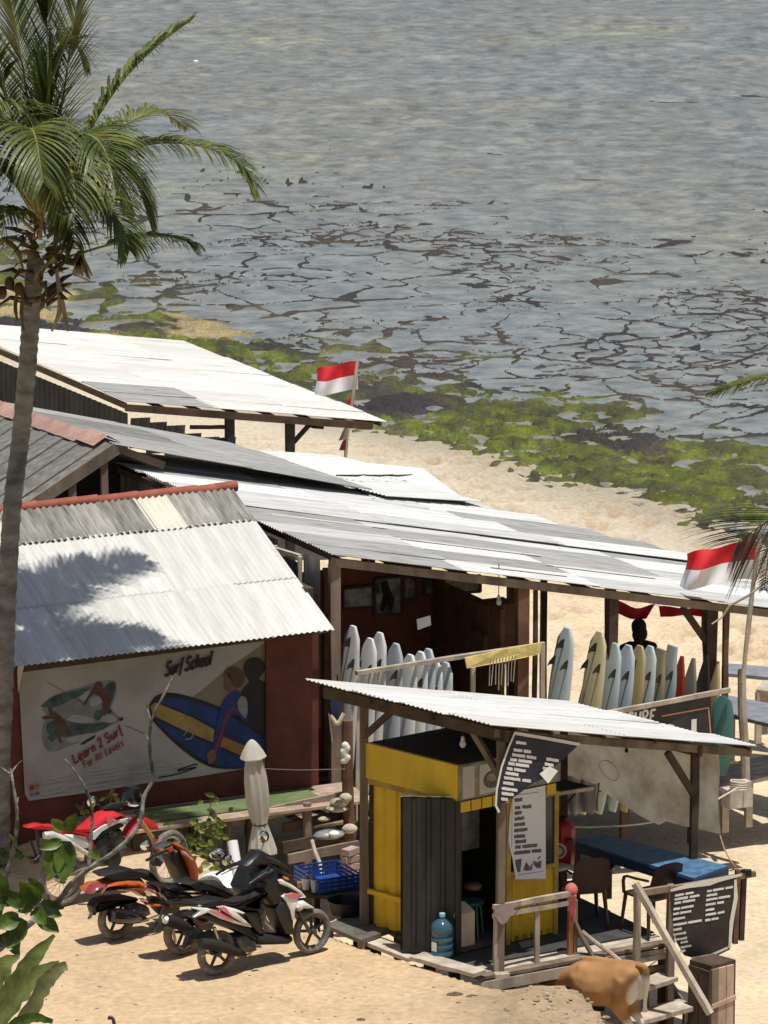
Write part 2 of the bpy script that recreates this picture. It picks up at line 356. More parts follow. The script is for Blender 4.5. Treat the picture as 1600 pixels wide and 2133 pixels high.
# ------------------------------------------------------------------ reef flat laid bare by the tide
def reef_parts(X, Y):
    d_ = shore(X, Y); xr = .8*X+.6*Y; yr = -.6*X+.8*Y
    wx = X+1.3*(fbm(X*.7, Y*.7, 201, 5)-.5); wy = Y+1.7*(fbm(X*.7+9, Y*.7, 203, 5)-.5)
    f1, f2 = voro(wx*.62, wy*.5, 5); g1, g2 = voro(wx*1.45+4, wy*1.25, 9)
    big = 1-np.clip((f2-f1)/.10, 0, 1); small = 1-np.clip((g2-g1)/.16, 0, 1)
    big = big*big*(3-2*big); small = small*small*(3-2*small)
    m1 = sstep(.40, .6, fbm(X*.3, Y*.3, 211, 3)); m2 = sstep(.40, .58, fbm(X*.42+5, Y*.34, 221, 4))
    zone = 1-sstep(15, 24, d_); near = 1-sstep(5, 10, d_)
    br_ = .62+.58*sstep(.30, .56, fbm(X*1.1+3, Y*1.0, 207, 4)); ridge = np.maximum(big*(.5+.5*m1)*(.2+.8*zone)*br_, small*m2*zone*.95*br_)
    rough_ = fbm(X*2.2, Y*1.7, 231, 4)-.5
    h = -.072+.19*ridge*(.45+.8*fbm(X*1.9, Y*1.9, 241, 3))+.15*rough_*(m2*.9+near*.7)*zone-.04*sstep(15, 27, d_)
    bank = (1-sstep(2.6, 7.5, d_+5.5*(fbm(X*.4, Y*.4, 251, 4)-.5)))*sstep(-.5, .9, d_+1.4*(fbm(X*.9, Y*.9, 255, 3)-.5))
    h = h+bank*(.07+.24*(fbm(X*.9, Y*.9, 261, 4)-.42)+.24*(fbm(X*3, Y*3, 271, 4)-.5))
    cap = .012+.075*bank; h = np.where(h > cap, cap+(h-cap)*(.16+.3*bank), h)
    return d_, h, bank, near, m2
def reef_z(X, Y):
    d_, h, bank, near, m2 = reef_parts(X, Y)
    return SEA+h-.45*(1-sstep(-1.6, -.2, d_))
def reef_col(X, Y, Zz):
    d_, h, bank, near, m2 = reef_parts(X, Y)
    n = fbm(X*1.1, Y*1.1, 281, 5); k = fbm(X*.5, Y*.45, 291, 4)
    dark = np.array([.032, .028, .030]); alg = np.array([.078, .092, .014]); och = np.array([.30, .235, .12]); brn = np.array([.085, .06, .035])
    c = dark*(.6+.8*n[..., None])
    c = c+(brn-c)*sstep(.5, .62, k)[..., None]*.32
    g = bank*sstep(.26, .44, fbm(X*.42+2, Y*.42, 301, 4)); g = np.maximum(g, near*sstep(.58, .66, fbm(X*.5, Y*.5, 311, 4))*.9)
    n3 = fbm(X*3.2, Y*2.2, 285, 4); c = c+(alg*(.35+1.3*n[..., None])*(.35+1.3*n3[..., None])-c)*(np.clip(g, 0, 1)*(.55+.45*sstep(.38, .55, n3)))[..., None]
    o = np.clip(bank*1.2, 0, 1)*sstep(.53, .6, fbm(X*.5+7, Y*.5, 321, 4))*sstep(1.5, -3.5, X); c = c+(och*(.7+.6*n[..., None])-c)*o[..., None]
    return c
reef_m = attrmat('wet_reef_rock', .7, .6, 18, .25, .03, .35, 16)
RX = span((-60, -12, 1.2), (-12, 13, .055), (13, 60, 1.2)); RY = span((60, 80, 1.0), (80, 121, .075), (121, 150, .5))
gridmesh('reef_flat', RX, RY, reef_z, reef_m, reef_col)

# ------------------------------------------------------------------ the sea
def seamat():
    m = bpy.data.materials.new('shallow_sea_water'); m.use_nodes = True; t = m.node_tree; N = t.nodes; L = t.links; b = N['Principled BSDF']
    tc = N.new('ShaderNodeTexCoord')
    def nz(scale, st, det=6, rg=.6):
        mp = N.new('ShaderNodeMapping'); mp.inputs['Scale'].default_value = st; mp.inputs['Rotation'].default_value = (0, 0, math.radians(-8)); L.new(tc.outputs['Object'], mp.inputs[0])
        n = N.new('ShaderNodeTexNoise'); n.inputs['Scale'].default_value = scale; n.inputs['Detail'].default_value = det; n.inputs['Roughness'].default_value = rg
        L.new(mp.outputs[0], n.inputs['Vector']); return n
    def ramp(n, a, b_, ca, cb):
        r = N.new('ShaderNodeValToRGB'); r.color_ramp.elements[0].position = a; r.color_ramp.elements[1].position = b_
        r.color_ramp.elements[0].color = ca+(1,); r.color_ramp.elements[1].color = cb+(1,); L.new(n.outputs[0], r.inputs[0]); return r
    A = ramp(nz(.13, (1, .5, 1), 8), .40, .60, (.19, .198, .183), (.205, .195, .16))     # sand and weed on the bottom
    Bm = ramp(nz(.11, (1, .6, 1), 8), .57, .66, (0, 0, 0), (1, 1, 1))
    mx = N.new('ShaderNodeMixRGB'); L.new(A.outputs[0], mx.inputs[1]); mx.inputs[2].default_value = (.27, .28, .17, 1)
    W1 = ramp(nz(.5, (.7, .85, 1), 8, .72), .34, .66, (.80, .80, .80), (1.15, 1.15, 1.15)); W2 = ramp(nz(1.9, (.75, .8, 1), 5, .7), .36, .64, (.60, .60, .60), (1.36, 1.36, 1.36))   # light and dark of the ripples painted into the water colour
    bq = N.new('ShaderNodeMath'); bq.operation = 'MULTIPLY'; L.new(Bm.outputs[0], bq.inputs[0]); L.new(ramp(nz(1.3, (.6, .8, 1), 6), .42, .6, (0, 0, 0), (1, 1, 1)).outputs[0], bq.inputs[1]); L.new(bq.outputs[0], mx.inputs[0])
    v1 = N.new('ShaderNodeMixRGB'); v1.blend_type = 'MULTIPLY'; L.new(mx.outputs[0], v1.inputs[1]); L.new(W1.outputs[0], v1.inputs[2])
    v2 = N.new('ShaderNodeMixRGB'); v2.blend_type = 'MULTIPLY'; v2.inputs[0].default_value = 1; L.new(v1.outputs[0], v2.inputs[1]); L.new(W2.outputs[0], v2.inputs[2])
    L.new(v2.outputs[0], b.inputs['Base Color'])
    b.inputs['Roughness'].default_value = .06; b.inputs['IOR'].default_value = 1.33; b.inputs['Specular IOR Level'].default_value = .5
    w1 = nz(1.6, (.5, 1.2, 1), 5, .6); w2 = nz(6, (.6, 1.2, 1), 4, .6)
    ad = N.new('ShaderNodeMath'); ad.operation = 'MULTIPLY_ADD'; L.new(w2.outputs[0], ad.inputs[0]); ad.inputs[1].default_value = .16; L.new(w1.outputs[0], ad.inputs[2])
    # calm pools between the rocks by the shore, rippled water further out
    sx = N.new('ShaderNodeSeparateXYZ'); L.new(tc.outputs['Object'], sx.inputs[0])
    dm = N.new('ShaderNodeMath'); dm.operation = 'MULTIPLY_ADD'; L.new(sx.outputs[0], dm.inputs[0]); dm.inputs[1].default_value = .8
    dy = N.new('ShaderNodeMath'); dy.operation = 'MULTIPLY'; L.new(sx.outputs[1], dy.inputs[0]); dy.inputs[1].default_value = .6; L.new(dy.outputs[0], dm.inputs[2])
    L.new(dm.outputs[0], (cm := N.new('ShaderNodeMapRange')).inputs[0]); cm.inputs[1].default_value = 54+11; cm.inputs[2].default_value = 54+22; cm.inputs[3].default_value = .25; cm.inputs[4].default_value = 1; L.new(cm.outputs[0], v1.inputs[0])
    mr = N.new('ShaderNodeMapRange'); mr.inputs[1].default_value = 54+9; mr.inputs[2].default_value = 54+24; mr.inputs[3].default_value = .05; mr.inputs[4].default_value = .5; L.new(dm.outputs[0], mr.inputs[0])
    bp = N.new('ShaderNodeBump'); bp.inputs['Distance'].default_value = .09; L.new(mr.outputs[0], bp.inputs['Strength'])
    L.new(ad.outputs[0], bp.inputs['Height']); L.new(bp.outputs[0], b.inputs['Normal']); return m
def wave_z(X, Y):
    d_ = .8*X+.6*(Y-90); a = sstep(10, 26, d_)*(.55+.9*fbm(X*.06, Y*.09, 401, 3))
    e = (1-sstep(17, 30, np.abs(X)))*(1-sstep(185, 240, Y))*sstep(66, 80, Y)
    w_ = .8*(vnoise(X*.62+.10*Y, Y*1.15, 411)-.5)+.55*(vnoise(X*1.3+.2*Y, Y*2.3, 421)-.5)+.5*(fbm(X*.16+.05*Y, Y*.42, 431, 2)-.5)
    return SEA+.17*a*e*w_+.006*e*(fbm(X*.8, Y*1.3, 441, 2)-.5)
WX = span((-3000, -200, 400), (-200, -30, 17), (-30, -16, 1.0), (-16, 16, .16), (16, 30, 1.0), (30, 200, 17), (200, 3000, 400)); WY = span((60, 84, 2), (84, 100, .5), (100, 172, .16), (172, 250, .8), (250, 1000, 60), (1000, 6000, 500))
gridmesh('sea', WX, WY, wave_z, seamat())

# ------------------------------------------------------------------ corrugated sheet roofs
SHEETS = {}
def sheet_mesh(W, L, mat, pitch=.076, amp=.010, trap=False):
    key = (round(W, 3), round(L, 3), mat.name, pitch, trap)
    if key in SHEETS: return SHEETS[key]
    b = MB(); nw = max(2, int(round(W/pitch))); pts = []
    if trap:
        for k in range(nw):
            x = k*W/nw; q = W/nw
            pts += [(x, 0), (x+q*.55, 0), (x+q*.68, amp), (x+q*.87, amp)]
        pts.append((W, 0))
    else: pts = [(W*k/(nw*4), amp*math.sin(k*math.pi/2)) for k in range(nw*4+1)]
    n = len(pts)
    vs = [(x, L*r/2, z) for r in range(3) for x, z in pts]
    b.add(vs, [(r*n+i, r*n+i+1, (r+1)*n+i+1, (r+1)*n+i) for r in range(2) for i in range(n-1)])
    me = b.mesh('roof_sheet', mat, smooth=not trap); SHEETS[key] = me; return me
def corr_roof(root, O, U, V, nu, nv, pick, name="roof_sheet", pitch=.076, amp=.010, jit=.012, trap=False, lift=.0, uf=None):
    """O: a high corner, U: down the slope along the waves, V: across the waves; sheets lap each other"""
    O, U, V = Vector(O), Vector(U), Vector(V); ul, vl = U.length, V.length; eu, ev = U/ul, V/vl
    nn = ev.cross(eu).normalized()
    if nn.z < 0: nn = -nn
    rr = random.Random(int(abs(O.x*100)+abs(O.y*10)))
    for i in range(nu):
        for j in range(nv):
            k_ = uf(j) if uf else 1.0; L = ul*k_/nu+(.10 if i < nu-1 else 0); W = vl/nv+(.05 if j < nv-1 else 0)
            a0 = rr.uniform(-1, 1)*jit*.7
            u_ = (eu+nn*rr.uniform(-.35, .35)*jit+ev*rr.uniform(-.5, .5)*jit).normalized(); v_ = (ev-u_*ev.dot(u_)).normalized(); n_ = u_.cross(v_) if u_.cross(v_).z > 0 else v_.cross(u_)
            o_ = O+eu*(ul*k_*i/nu+rr.uniform(-.5, .5)*jit*(2 if nu > 1 else 1))+ev*(vl*j/nv)+nn*(lift+.007*(nu-i)+.004*(j % 2)+rr.uniform(0, jit*.3))
            me = sheet_mesh(W, L, pick(i, j, rr), pitch, amp, trap)
            place(name, me, root, frame(o_, v_, u_, n_))
def sheetwall(root, P, Ex, Ez, W, H, mat, name, pitch=.076, amp=.010, trap=False):
    nrm = Vector(Ex).cross(Vector(Ez)); return place(name, sheet_mesh(W, H, mat, pitch, amp, trap), root, frame(Vector(P), Vector(Ex), Vector(Ez), nrm))
def post(root, p, q, w_=.11, h_=.11, mat=None, name='post', wob=.006):
    return MB().beam(p, q, w_, h_, wob=wob).build(name, mat or wood_r, root)
def ribbon(b, pts, n, w_, mi=0):             # brush stroke lying on a plane with normal n
    pts = [Vector(p) for p in pts]; m = len(pts); vs = []
    for k, p in enumerate(pts):
        t = (pts[min(k+1, m-1)]-pts[max(k-1, 0)]).normalized(); s_ = t.cross(n).normalized()
        ww = w_[k] if hasattr(w_, '__len__') else w_
        vs += [p+s_*ww/2, p-s_*ww/2]
    b.add(vs, [(2*k, 2*k+1, 2*k+3, 2*k+2) for k in range(m-1)], mi)

# ---- hand lettering: strokes in a unit box
GL = {'S': [[(.85, .85), (.6, 1), (.25, .95), (.1, .75), (.3, .56), (.7, .45), (.85, .22), (.6, .02), (.2, .02), (.02, .15)]],
 'u': [[(.08, .6), (.06, .2), (.25, .02), (.55, .08), (.8, .3)], [(.82, .62), (.8, .1), (.95, .02)]],
 'r': [[(.1, .6), (.12, .02)], [(.12, .35), (.4, .6), (.75, .55)]], 'f': [[(.8, .95), (.5, 1), (.35, .8), (.32, -.25)], [(.05, .55), (.75, .58)]],
 'c': [[(.8, .5), (.5, .62), (.15, .4), (.2, .1), (.5, .0), (.85, .12)]], 'h': [[(.12, 1), (.1, 0)], [(.1, .35), (.4, .6), (.7, .5), (.72, 0)]],
 'o': [[(.5, .62), (.15, .45), (.15, .12), (.5, 0), (.82, .15), (.82, .48), (.5, .62)]], 'l': [[(.3, 1), (.25, .1), (.5, 0)]],
 'L': [[(.3, 1), (.15, .05), (.9, .12)]], 'e': [[(.15, .32), (.8, .36), (.7, .58), (.4, .62), (.12, .35), (.25, .03), (.6, 0), (.85, .12)]],
 'a': [[(.78, .55), (.4, .62), (.12, .35), (.2, .05), (.55, .05), (.78, .35)], [(.8, .6), (.78, .05), (.95, 0)]],
 'n': [[(.12, .6), (.1, 0)], [(.1, .35), (.4, .6), (.72, .5), (.75, 0)]], '2': [[(.1, .75), (.35, 1), (.7, .9), (.7, .6), (.1, .02), (.85, .05)]],
 'F': [[(.2, 1), (.12, 0)], [(.15, .98), (.85, 1)], [(.15, .52), (.65, .55)]], 'A': [[(.05, 0), (.5, 1), (.9, 0)], [(.25, .38), (.75, .38)]],
 'v': [[(.08, .6), (.42, .02), (.8, .62)]], 's': [[(.75, .52), (.4, .62), (.2, .45), (.65, .25), (.6, .03), (.1, .06)]],
 'U': [[(.1, 1), (.1, .25), (.4, 0), (.75, .12), (.82, 1)]], 'R': [[(.12, 1), (.1, 0)], [(.1, .98), (.6, 1), (.8, .78), (.6, .55), (.12, .5)], [(.45, .52), (.85, 0)]],
 'V': [[(.05, 1), (.4, 0), (.85, 1)]], 'I': [[(.4, 1), (.4, 0)]], 'C': [[(.85, .85), (.5, 1), (.12, .7), (.12, .3), (.5, 0), (.88, .15)]], 'H': [[(.1, 1), (.1, 0)], [(.8, 1), (.8, 0)], [(.1, .5), (.8, .5)]],
 'O': [[(.5, 1), (.12, .75), (.12, .25), (.5, 0), (.86, .25), (.86, .75), (.5, 1)]]}
def lettering(b, text, at, n, adv, hgt, wst, wid=.62, mi=0):
    """at(s, t): plane point for s along the line and t up"""
    s0 = 0.0
    for ch in text:
        if ch == ' ': s0 += adv*.55; continue
        k = 1.15 if ch.isupper() else (.6 if ch in 'lf' else .85 if ch == 'r' else 1.0)
        for st in GL[ch]:
            P = [V3(x, y) for x, y in st]; P = catmull(P, 4) if len(P) > 2 else P
            ribbon(b, [at(s0+p.x*adv*wid*1.4*k, p.y*hgt) for p in P], n, wst, mi)
        s0 += adv*k*.98

# ------------------------------------------------------------------ surf school hut with the painted wall
w0 = G(650, 1637, .35)                                   # right foot of the wall
def wl(s, z): return w0-U26*s+Z*(z-w0.z)                 # s metres left along the wall
def onwall(px, py, off=0.0): return PL(px, py, w0+V26*off, V26)
root = thing('surf_school_hut', 'low hut with white corrugated roof, red ridge tiles and surf mural wall', 'hut', (w0.x-2, w0.y+.6, 0))
WL = 4.6
wallb = MB(); wallb.box(wl(WL/2-.05, 1.35)-V26*.07, WL+.1, .10, 2.5, ex=U26, ey=-V26); wallb.build('front_wall', red_wall, root)
wallb = MB(); wallb.box(wl(-.05, 1.5)-V26*1.6, .1, 2.9, 2.6, ex=U26, ey=-V26); wallb.build('side_wall', wood_d, root)
eR = D(697, 1313, w0.y-.55); eL = D(-120, 1444, w0.y-.55-(697+120)/FPX*55*math.tan(math.radians(26))*1.0)
eL = Vector((eL.x, eR.y+(eL.x-eR.x)*math.tan(math.radians(26)), eR.z))
rR = eR-V26*3.02+Z*1.17; rL = rR+(eL-eR)
Uf = eR-rR
pk_top = lambda i, j, r: z_trans if j in (3, 8) else (M('mossy_fibre_sheet', (.20, .195, .175), .9, .45, 3, .2, 40, spec=.15, stretch=(5, .5, 1), col2=(.36, .355, .325)) if (j*7) % 3 else M('pale_mossy_sheet', (.30, .29, .255), .9, .4, 3, .2, 40, spec=.15, stretch=(5, .5, 1), col2=(.46, .45, .41)))
Vl = (rR-rL)
corr_roof(root, rL, Uf*.245, Vl, 1, 11, pk_top, amp=.016, pitch=.086, lift=.02)
corr_roof(root, rL+Uf*.23, Uf*.77, Vl, 2, 6, lambda i, j, r: z_cream, amp=.011)
# back slope
corr_roof(root, rL, -V26*2.4*1.0+Z*-1.0, Vl, 2, 6, lambda i, j, r: z_grey)
n = 16; rt = MB().tube([V3(0, 0, 0), V3(.30, 0, 0)], [.062, .07], n=10).mesh('ridge_tile', red_tile, True)
ul_ = (rR-rL).length
for k in range(int(ul_/.27)+1):
    o_ = rL+U26*(k*.27-.05)+Z*(.02+R.uniform(-.008, .008)); ex = (U26+Z*.012*R.uniform(-1, 1)).normalized(); ey = Z.cross(ex).normalized()
    place('ridge_tile', rt, root, frame(o_, ex, ey, ex.cross(ey)))
post(root, lerp(eL, eR, .02)+Vector((0, .5, -.15)), lerp(eL, eR, .98)+Vector((0, .55, -.1)), .06, .09, wood_d, 'eave_beam', 0)
# the painting
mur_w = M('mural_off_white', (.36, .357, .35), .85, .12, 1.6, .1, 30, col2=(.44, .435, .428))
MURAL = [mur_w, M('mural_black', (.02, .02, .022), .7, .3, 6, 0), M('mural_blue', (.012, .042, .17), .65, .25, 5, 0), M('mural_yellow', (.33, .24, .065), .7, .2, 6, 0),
         M('mural_orange', (.34, .17, .035), .7, .2, 6, 0), M('mural_teal', (.035, .075, .085), .7, .5, 5, 0, col2=(.09, .145, .15)), M('mural_foam', (.33, .35, .35), .8, .15, 5, 0),
         M('mural_red', (.20, .03, .03), .7, .25, 6, 0), M('mural_skin', (.19, .095, .055), .7, .2, 6, 0), M('mural_brown', (.10, .055, .04), .7, .3, 6, 0),
         M('mural_cream', (.28, .235, .155), .85, .2, 1.5, 0, col2=(.25, .225, .19)), M('mural_grey', (.28, .29, .29), .8, .3, 6, 0), M('mural_haze', (.21, .23, .235), .8, .2, 5, 0)]
mu = MB()
def mp(pts, lev, mi, smooth=0):
    P = [onwall(x, y, .004+.0022*lev) for x, y in pts]
    if smooth: P = catmull(P+[P[0]], smooth)[:-1]
    mu.plate(P, V26, .002, mi)
def ms(pts, lev, wpx, mi, sm=4):
    P = [onwall(x, y, .004+.0022*lev) for x, y in pts]
    if sm and len(P) > 2: P = catmull(P, sm)
    ribbon(mu, P, V26, [q/170 for q in (wpx if hasattr(wpx, '__len__') else [wpx]*len(P))][:len(P)] if hasattr(wpx, '__len__') and len(wpx) == len(P) else (wpx if not hasattr(wpx, '__len__') else wpx[0])/170, mi)
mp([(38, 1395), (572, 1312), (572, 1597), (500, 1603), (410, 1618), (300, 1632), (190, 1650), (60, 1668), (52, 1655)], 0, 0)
mp([(420, 1438), (500, 1375), (572, 1350), (572, 1545), (520, 1520), (455, 1480), (400, 1458)], 1, 10, 5)
mp([(560, 1350), (572, 1340), (572, 1600), (565, 1600)], 2, 11)
# big surfboard
mp([(311, 1468), (325, 1450), (355, 1443), (410, 1455), (470, 1478), (530, 1512), (574, 1556), (574, 1598), (520, 1601), (440, 1598), (380, 1562), (330, 1515), (312, 1490)], 3, 1, 5)
mp([(318, 1470), (336, 1457), (366, 1454), (420, 1466), (475, 1490), (530, 1524), (571, 1560), (571, 1594), (530, 1598), (450, 1594), (392, 1560), (340, 1517), (320, 1492)], 4, 2, 5)
mp([(313, 1472), (323, 1463), (400, 1494), (447, 1520), (444, 1546), (380, 1520), (320, 1490)], 5, 3)
mp([(455, 1530), (520, 1558), (571, 1582), (571, 1599), (560, 1598), (510, 1578), (452, 1553)], 5, 4)
ms([(325, 1462), (400, 1492), (470, 1527), (571, 1580)], 6, 3, 1); ms([(318, 1494), (380, 1523), (450, 1553), (560, 1601)], 6, 3, 1)
ms([(382, 1533), (392, 1522), (402, 1527), (398, 1538), (386, 1540)], 6, 2.5, 11)
# the two painted surfers seen from behind
mp([(512, 1378), (522, 1371), (540, 1371), (550, 1381), (550, 1400), (540, 1412), (545, 1418), (566, 1432), (571, 1450), (571, 1550), (548, 1535), (520, 1515), (500, 1500), (502, 1450), (508, 1434), (520, 1420), (513, 1408), (508, 1392)], 7, 1, 4)
mp([(546, 1388), (562, 1385), (571, 1380), (571, 1400), (556, 1392)], 7, 1)
mp([(556, 1415), (566, 1408), (571, 1404), (571, 1420), (562, 1424)], 7, 1)
mp([(468, 1398), (480, 1390), (496, 1393), (508, 1402), (509, 1420), (500, 1432), (488, 1430), (482, 1418), (472, 1408)], 8, 9, 4)
mp([(468, 1402), (480, 1404), (484, 1424), (490, 1438), (480, 1440), (470, 1436), (469, 1424)], 8, 8, 3)
mp([(490, 1436), (503, 1446), (512, 1462), (515, 1500), (508, 1500), (490, 1487), (476, 1500), (462, 1545), (448, 1578), (440, 1580), (446, 1540), (456, 1490), (466, 1460), (478, 1446)], 8, 2, 3)
ms([(500, 1480), (482, 1477), (470, 1500), (458, 1540), (444, 1575)], 9, 7, 7)
mp([(430, 1570), (443, 1560), (450, 1575), (444, 1588), (434, 1590)], 9, 8, 3)
mp([(495, 1462), (503, 1450), (513, 1455), (516, 1475), (513, 1495), (505, 1490), (497, 1478)], 9, 11, 4)
# "Surf School"
def at_line(x0, y0, x1, y1, lev, sl=.35):
    a = onwall(x0, y0, .004+.0022*lev); e = (onwall(x1, y1, .004+.0022*lev)-a).normalized(); u_ = (Z-e*Z.dot(e)).normalized()
    return lambda s, t: a+e*(s+t*sl)+u_*t
lettering(mu, 'Surf School', at_line(344, 1408, 462, 1378, 10), V26, .064, .16, .034, mi=1)
# wave picture
mp([(88, 1478), (100, 1462), (128, 1444), (160, 1434), (195, 1424), (225, 1418), (240, 1420), (243, 1440), (236, 1462), (232, 1475), (246, 1492), (255, 1500), (238, 1508), (200, 1524), (168, 1545), (140, 1556), (112, 1566), (96, 1560), (88, 1536), (90, 1510), (100, 1494)], 2, 12, 4)
mp([(84, 1472), (112, 1450), (150, 1440), (190, 1430), (176, 1444), (140, 1462), (110, 1474)], 3, 5, 3)
mp([(120, 1496), (150, 1500), (190, 1508), (235, 1500), (250, 1494), (215, 1520), (165, 1532), (130, 1535), (102, 1530), (98, 1510)], 3, 5, 3)
mp([(138, 1500), (152, 1488), (182, 1492), (196, 1502), (170, 1507)], 4, 6, 3); mp([(165, 1452), (182, 1440), (190, 1446), (188, 1458), (175, 1462)], 4, 6, 3)
mp([(186, 1462), (196, 1452), (212, 1452), (214, 1462), (198, 1470), (188, 1470)], 4, 6, 3); mp([(206, 1500), (218, 1488), (236, 1490), (244, 1500), (228, 1506)], 4, 6, 3)
mp([(132, 1540), (160, 1532), (200, 1526), (195, 1534), (155, 1547)], 4, 6, 3); mp([(98, 1536), (120, 1520), (126, 1530), (108, 1546)], 4, 5)
mp([(226, 1424), (240, 1422), (239, 1444), (228, 1470), (216, 1470), (214, 1440)], 4, 5, 3); mp([(200, 1480), (232, 1478), (226, 1492), (206, 1500), (196, 1494)], 4, 5, 3)
mp([(196, 1428), (202, 1420), (212, 1422), (216, 1434), (226, 1444), (232, 1458), (228, 1474), (220, 1490), (212, 1488), (214, 1466), (208, 1452), (196, 1446), (186, 1456), (178, 1468), (174, 1466), (182, 1452), (190, 1440)], 5, 9, 3)
mp([(100, 1478), (106, 1473), (111, 1482), (122, 1488), (134, 1500), (142, 1518), (150, 1530), (144, 1532), (130, 1520), (124, 1528), (130, 1546), (124, 1546), (118, 1526), (120, 1508), (108, 1497), (92, 1499), (90, 1493), (104, 1489)], 5, 9, 3)
mp([(165, 1552), (182, 1540), (200, 1530), (196, 1538), (176, 1550)], 5, 1); mp([(248, 1497), (256, 1494), (257, 1500), (250, 1502)], 5, 1)
lettering(mu, 'Learn 2 Surf', at_line(155, 1592, 268, 1520, 11, .1), V26, .068, .115, .024, mi=7)
lettering(mu, 'For All Levels', at_line(176, 1601, 272, 1545, 11, .1), V26, .048, .085, .013, mi=7)
# sea lines at the foot of the painting and the mouth of a cave-like blot above
for k in range(7):
    y = 1640-k*5.5; ms([(70+R.uniform(0, 50), y+20), (150, y+8+R.uniform(-3, 3)), (240, y-6+R.uniform(-3, 3)), (330+R.uniform(-30, 60), y-22)], 2, 1.4, 11)
ms([(330, 1620), (370, 1612), (410, 1598), (370, 1606)], 3, 3, 1); ms([(370, 1604), (400, 1594), (412, 1592)], 3, 3, 1)
ms([(98, 1420), (140, 1445), (180, 1468)], 6, .9, 9); ms([(262, 1512), (300, 1528)], 6, 1.2, 9)
# card stickers
mp([(60, 1635), (82, 1631), (83, 1645), (61, 1649)], 3, 6); mp([(62, 1637), (72, 1635), (72, 1644), (63, 1646)], 4, 7, 3); mp([(70, 1636), (80, 1634), (81, 1643), (71, 1644)], 5, 4, 3)
mp([(61, 1650), (83, 1646), (84, 1657), (62, 1661)], 3, 6); lettering(mu, 'VISA', at_line(64, 1659, 84, 1655, 5, .1), V26, .026, .04, .008, mi=2)
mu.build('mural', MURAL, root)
MB().box(wl(.32, 1.35)+V26*.02, .62, .05, 2.5, ex=U26, ey=-V26).build('corner_pillar', red_wall, root)
# torn plastic at the left end of the eave
tp = MB(); P = [D(40, 1355, 54.0), D(52, 1362, 53.95), D(50, 1390, 53.95), D(44, 1412, 54.0), D(38, 1445, 54.0), D(36, 1400, 54.0)]; tp.plate(P, V3(.2, -1, .2), .003)
tp.build('torn_plastic', white_c, root)

# ------------------------------------------------------------------ open board-rental shelter (front row of posts along U26)
H = Vector((D(695, 1160, 56.5).x, 56.5, 3.16))            # near high corner of its roof
def hz(px, py): return G(px, py, 3.16)
far = hz(435, 1045); Vb = H-far                           # across the waves, towards the camera
slope_end = D(1600, 1267, 59.1); Ub = (slope_end-H)*1.18  # down the slope, past the right of the frame
rootB = thing('rental_shelter', 'open timber shelter with long patchy grey and white corrugated roof, surfboards inside', 'shelter', (H.x+2.5, H.y+1, -.2))
def pickB(i, j, r):
    if (i, j) in ((0, 4), (0, 3), (1, 3), (2, 1), (1, 1), (0, 1)): return z_grey2
    if (i, j) in ((0, 0), (2, 2)): return z_grey2
    if (i+j*3) % 7 == 3: return z_grey2
    return z_whit2 if r.random() < .6 else z_white
corr_roof(rootB, far, Ub, Vb, 4, 5, pickB, jit=.010)
for j, (a, b_) in enumerate(((.07, .30), (.27, .55), (.5, .72), (.33, .48))):      # slivers of clear sheet
    o_ = far+Ub*a+Vb*(.2+.22*j)+Z*.045; me = sheet_mesh(.09, (Ub*(b_-a)).length, z_trans, .03, .002); eu = Ub.normalized(); ev = Vb.normalized()
    place('clear_strip', me, rootB, frame(o_, (ev-eu*ev.dot(eu)).normalized(), eu, eu.cross(ev) if eu.cross(ev).z > 0 else ev.cross(eu)))
def fr(px, inset=.12):                                   # point on the front line under pixel column px at roof height
    t = 0
    for _ in range(40):
        p = H+Ub*t; q = 800+FPX*p.x/(p.y*math.cos(PITCH)-(p.z-CAMZ)*math.sin(PITCH)); t += (px-q)/FPX*57/Ub.x
    return H+Ub*t-V26*inset
fe = H+Ub
post(rootB, H+Ub*.0-V26*.06-Z*.075, fe-V26*.06-Z*.075, .05, .10, wood, 'front_beam', .004)
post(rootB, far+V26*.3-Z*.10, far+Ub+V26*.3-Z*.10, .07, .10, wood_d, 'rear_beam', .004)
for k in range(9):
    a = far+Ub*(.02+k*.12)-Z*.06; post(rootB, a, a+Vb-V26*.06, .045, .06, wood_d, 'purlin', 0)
for px, wd, mt, zb in ((706, .12, wood, -.2), (1098, .15, wood_r, -.2), (1126, .05, wood_d, -.2), (1287, .13, wood_d, -.2), (1492, .14, wood_d, -.2), (1524, .07, wood_r, -.2)):
    p = fr(px, .13); post(rootB, Vector((p.x, p.y, zb)), p-Z*.12, wd, wd, mt)
p = fr(1492, .13); post(rootB, p+Z*-.62, p-U26*.42-Z*.05+V26*.0, .06, .08, wood_d, 'brace', 0)
for px in (1100, 1290, 1500): p = fr(px, 2.9); post(rootB, Vector((p.x, p.y, -1.2)), p-Z*.14, .12, .12, wood_d, 'rear_post')
# floor platform on joists
fl = MB()
A = H-V26*.1; fl = None
npl = 26
for k in range(npl):
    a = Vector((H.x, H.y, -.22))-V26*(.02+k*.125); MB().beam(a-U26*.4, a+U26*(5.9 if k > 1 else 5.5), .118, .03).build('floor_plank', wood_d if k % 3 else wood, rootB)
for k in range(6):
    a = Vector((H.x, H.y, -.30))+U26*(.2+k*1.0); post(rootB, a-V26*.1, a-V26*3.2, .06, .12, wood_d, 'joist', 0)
    for vv in (.2, 3.0): post(rootB, a-V26*vv-Z*.9, a-V26*vv, .10, .10, wood_d, 'stump', 0)
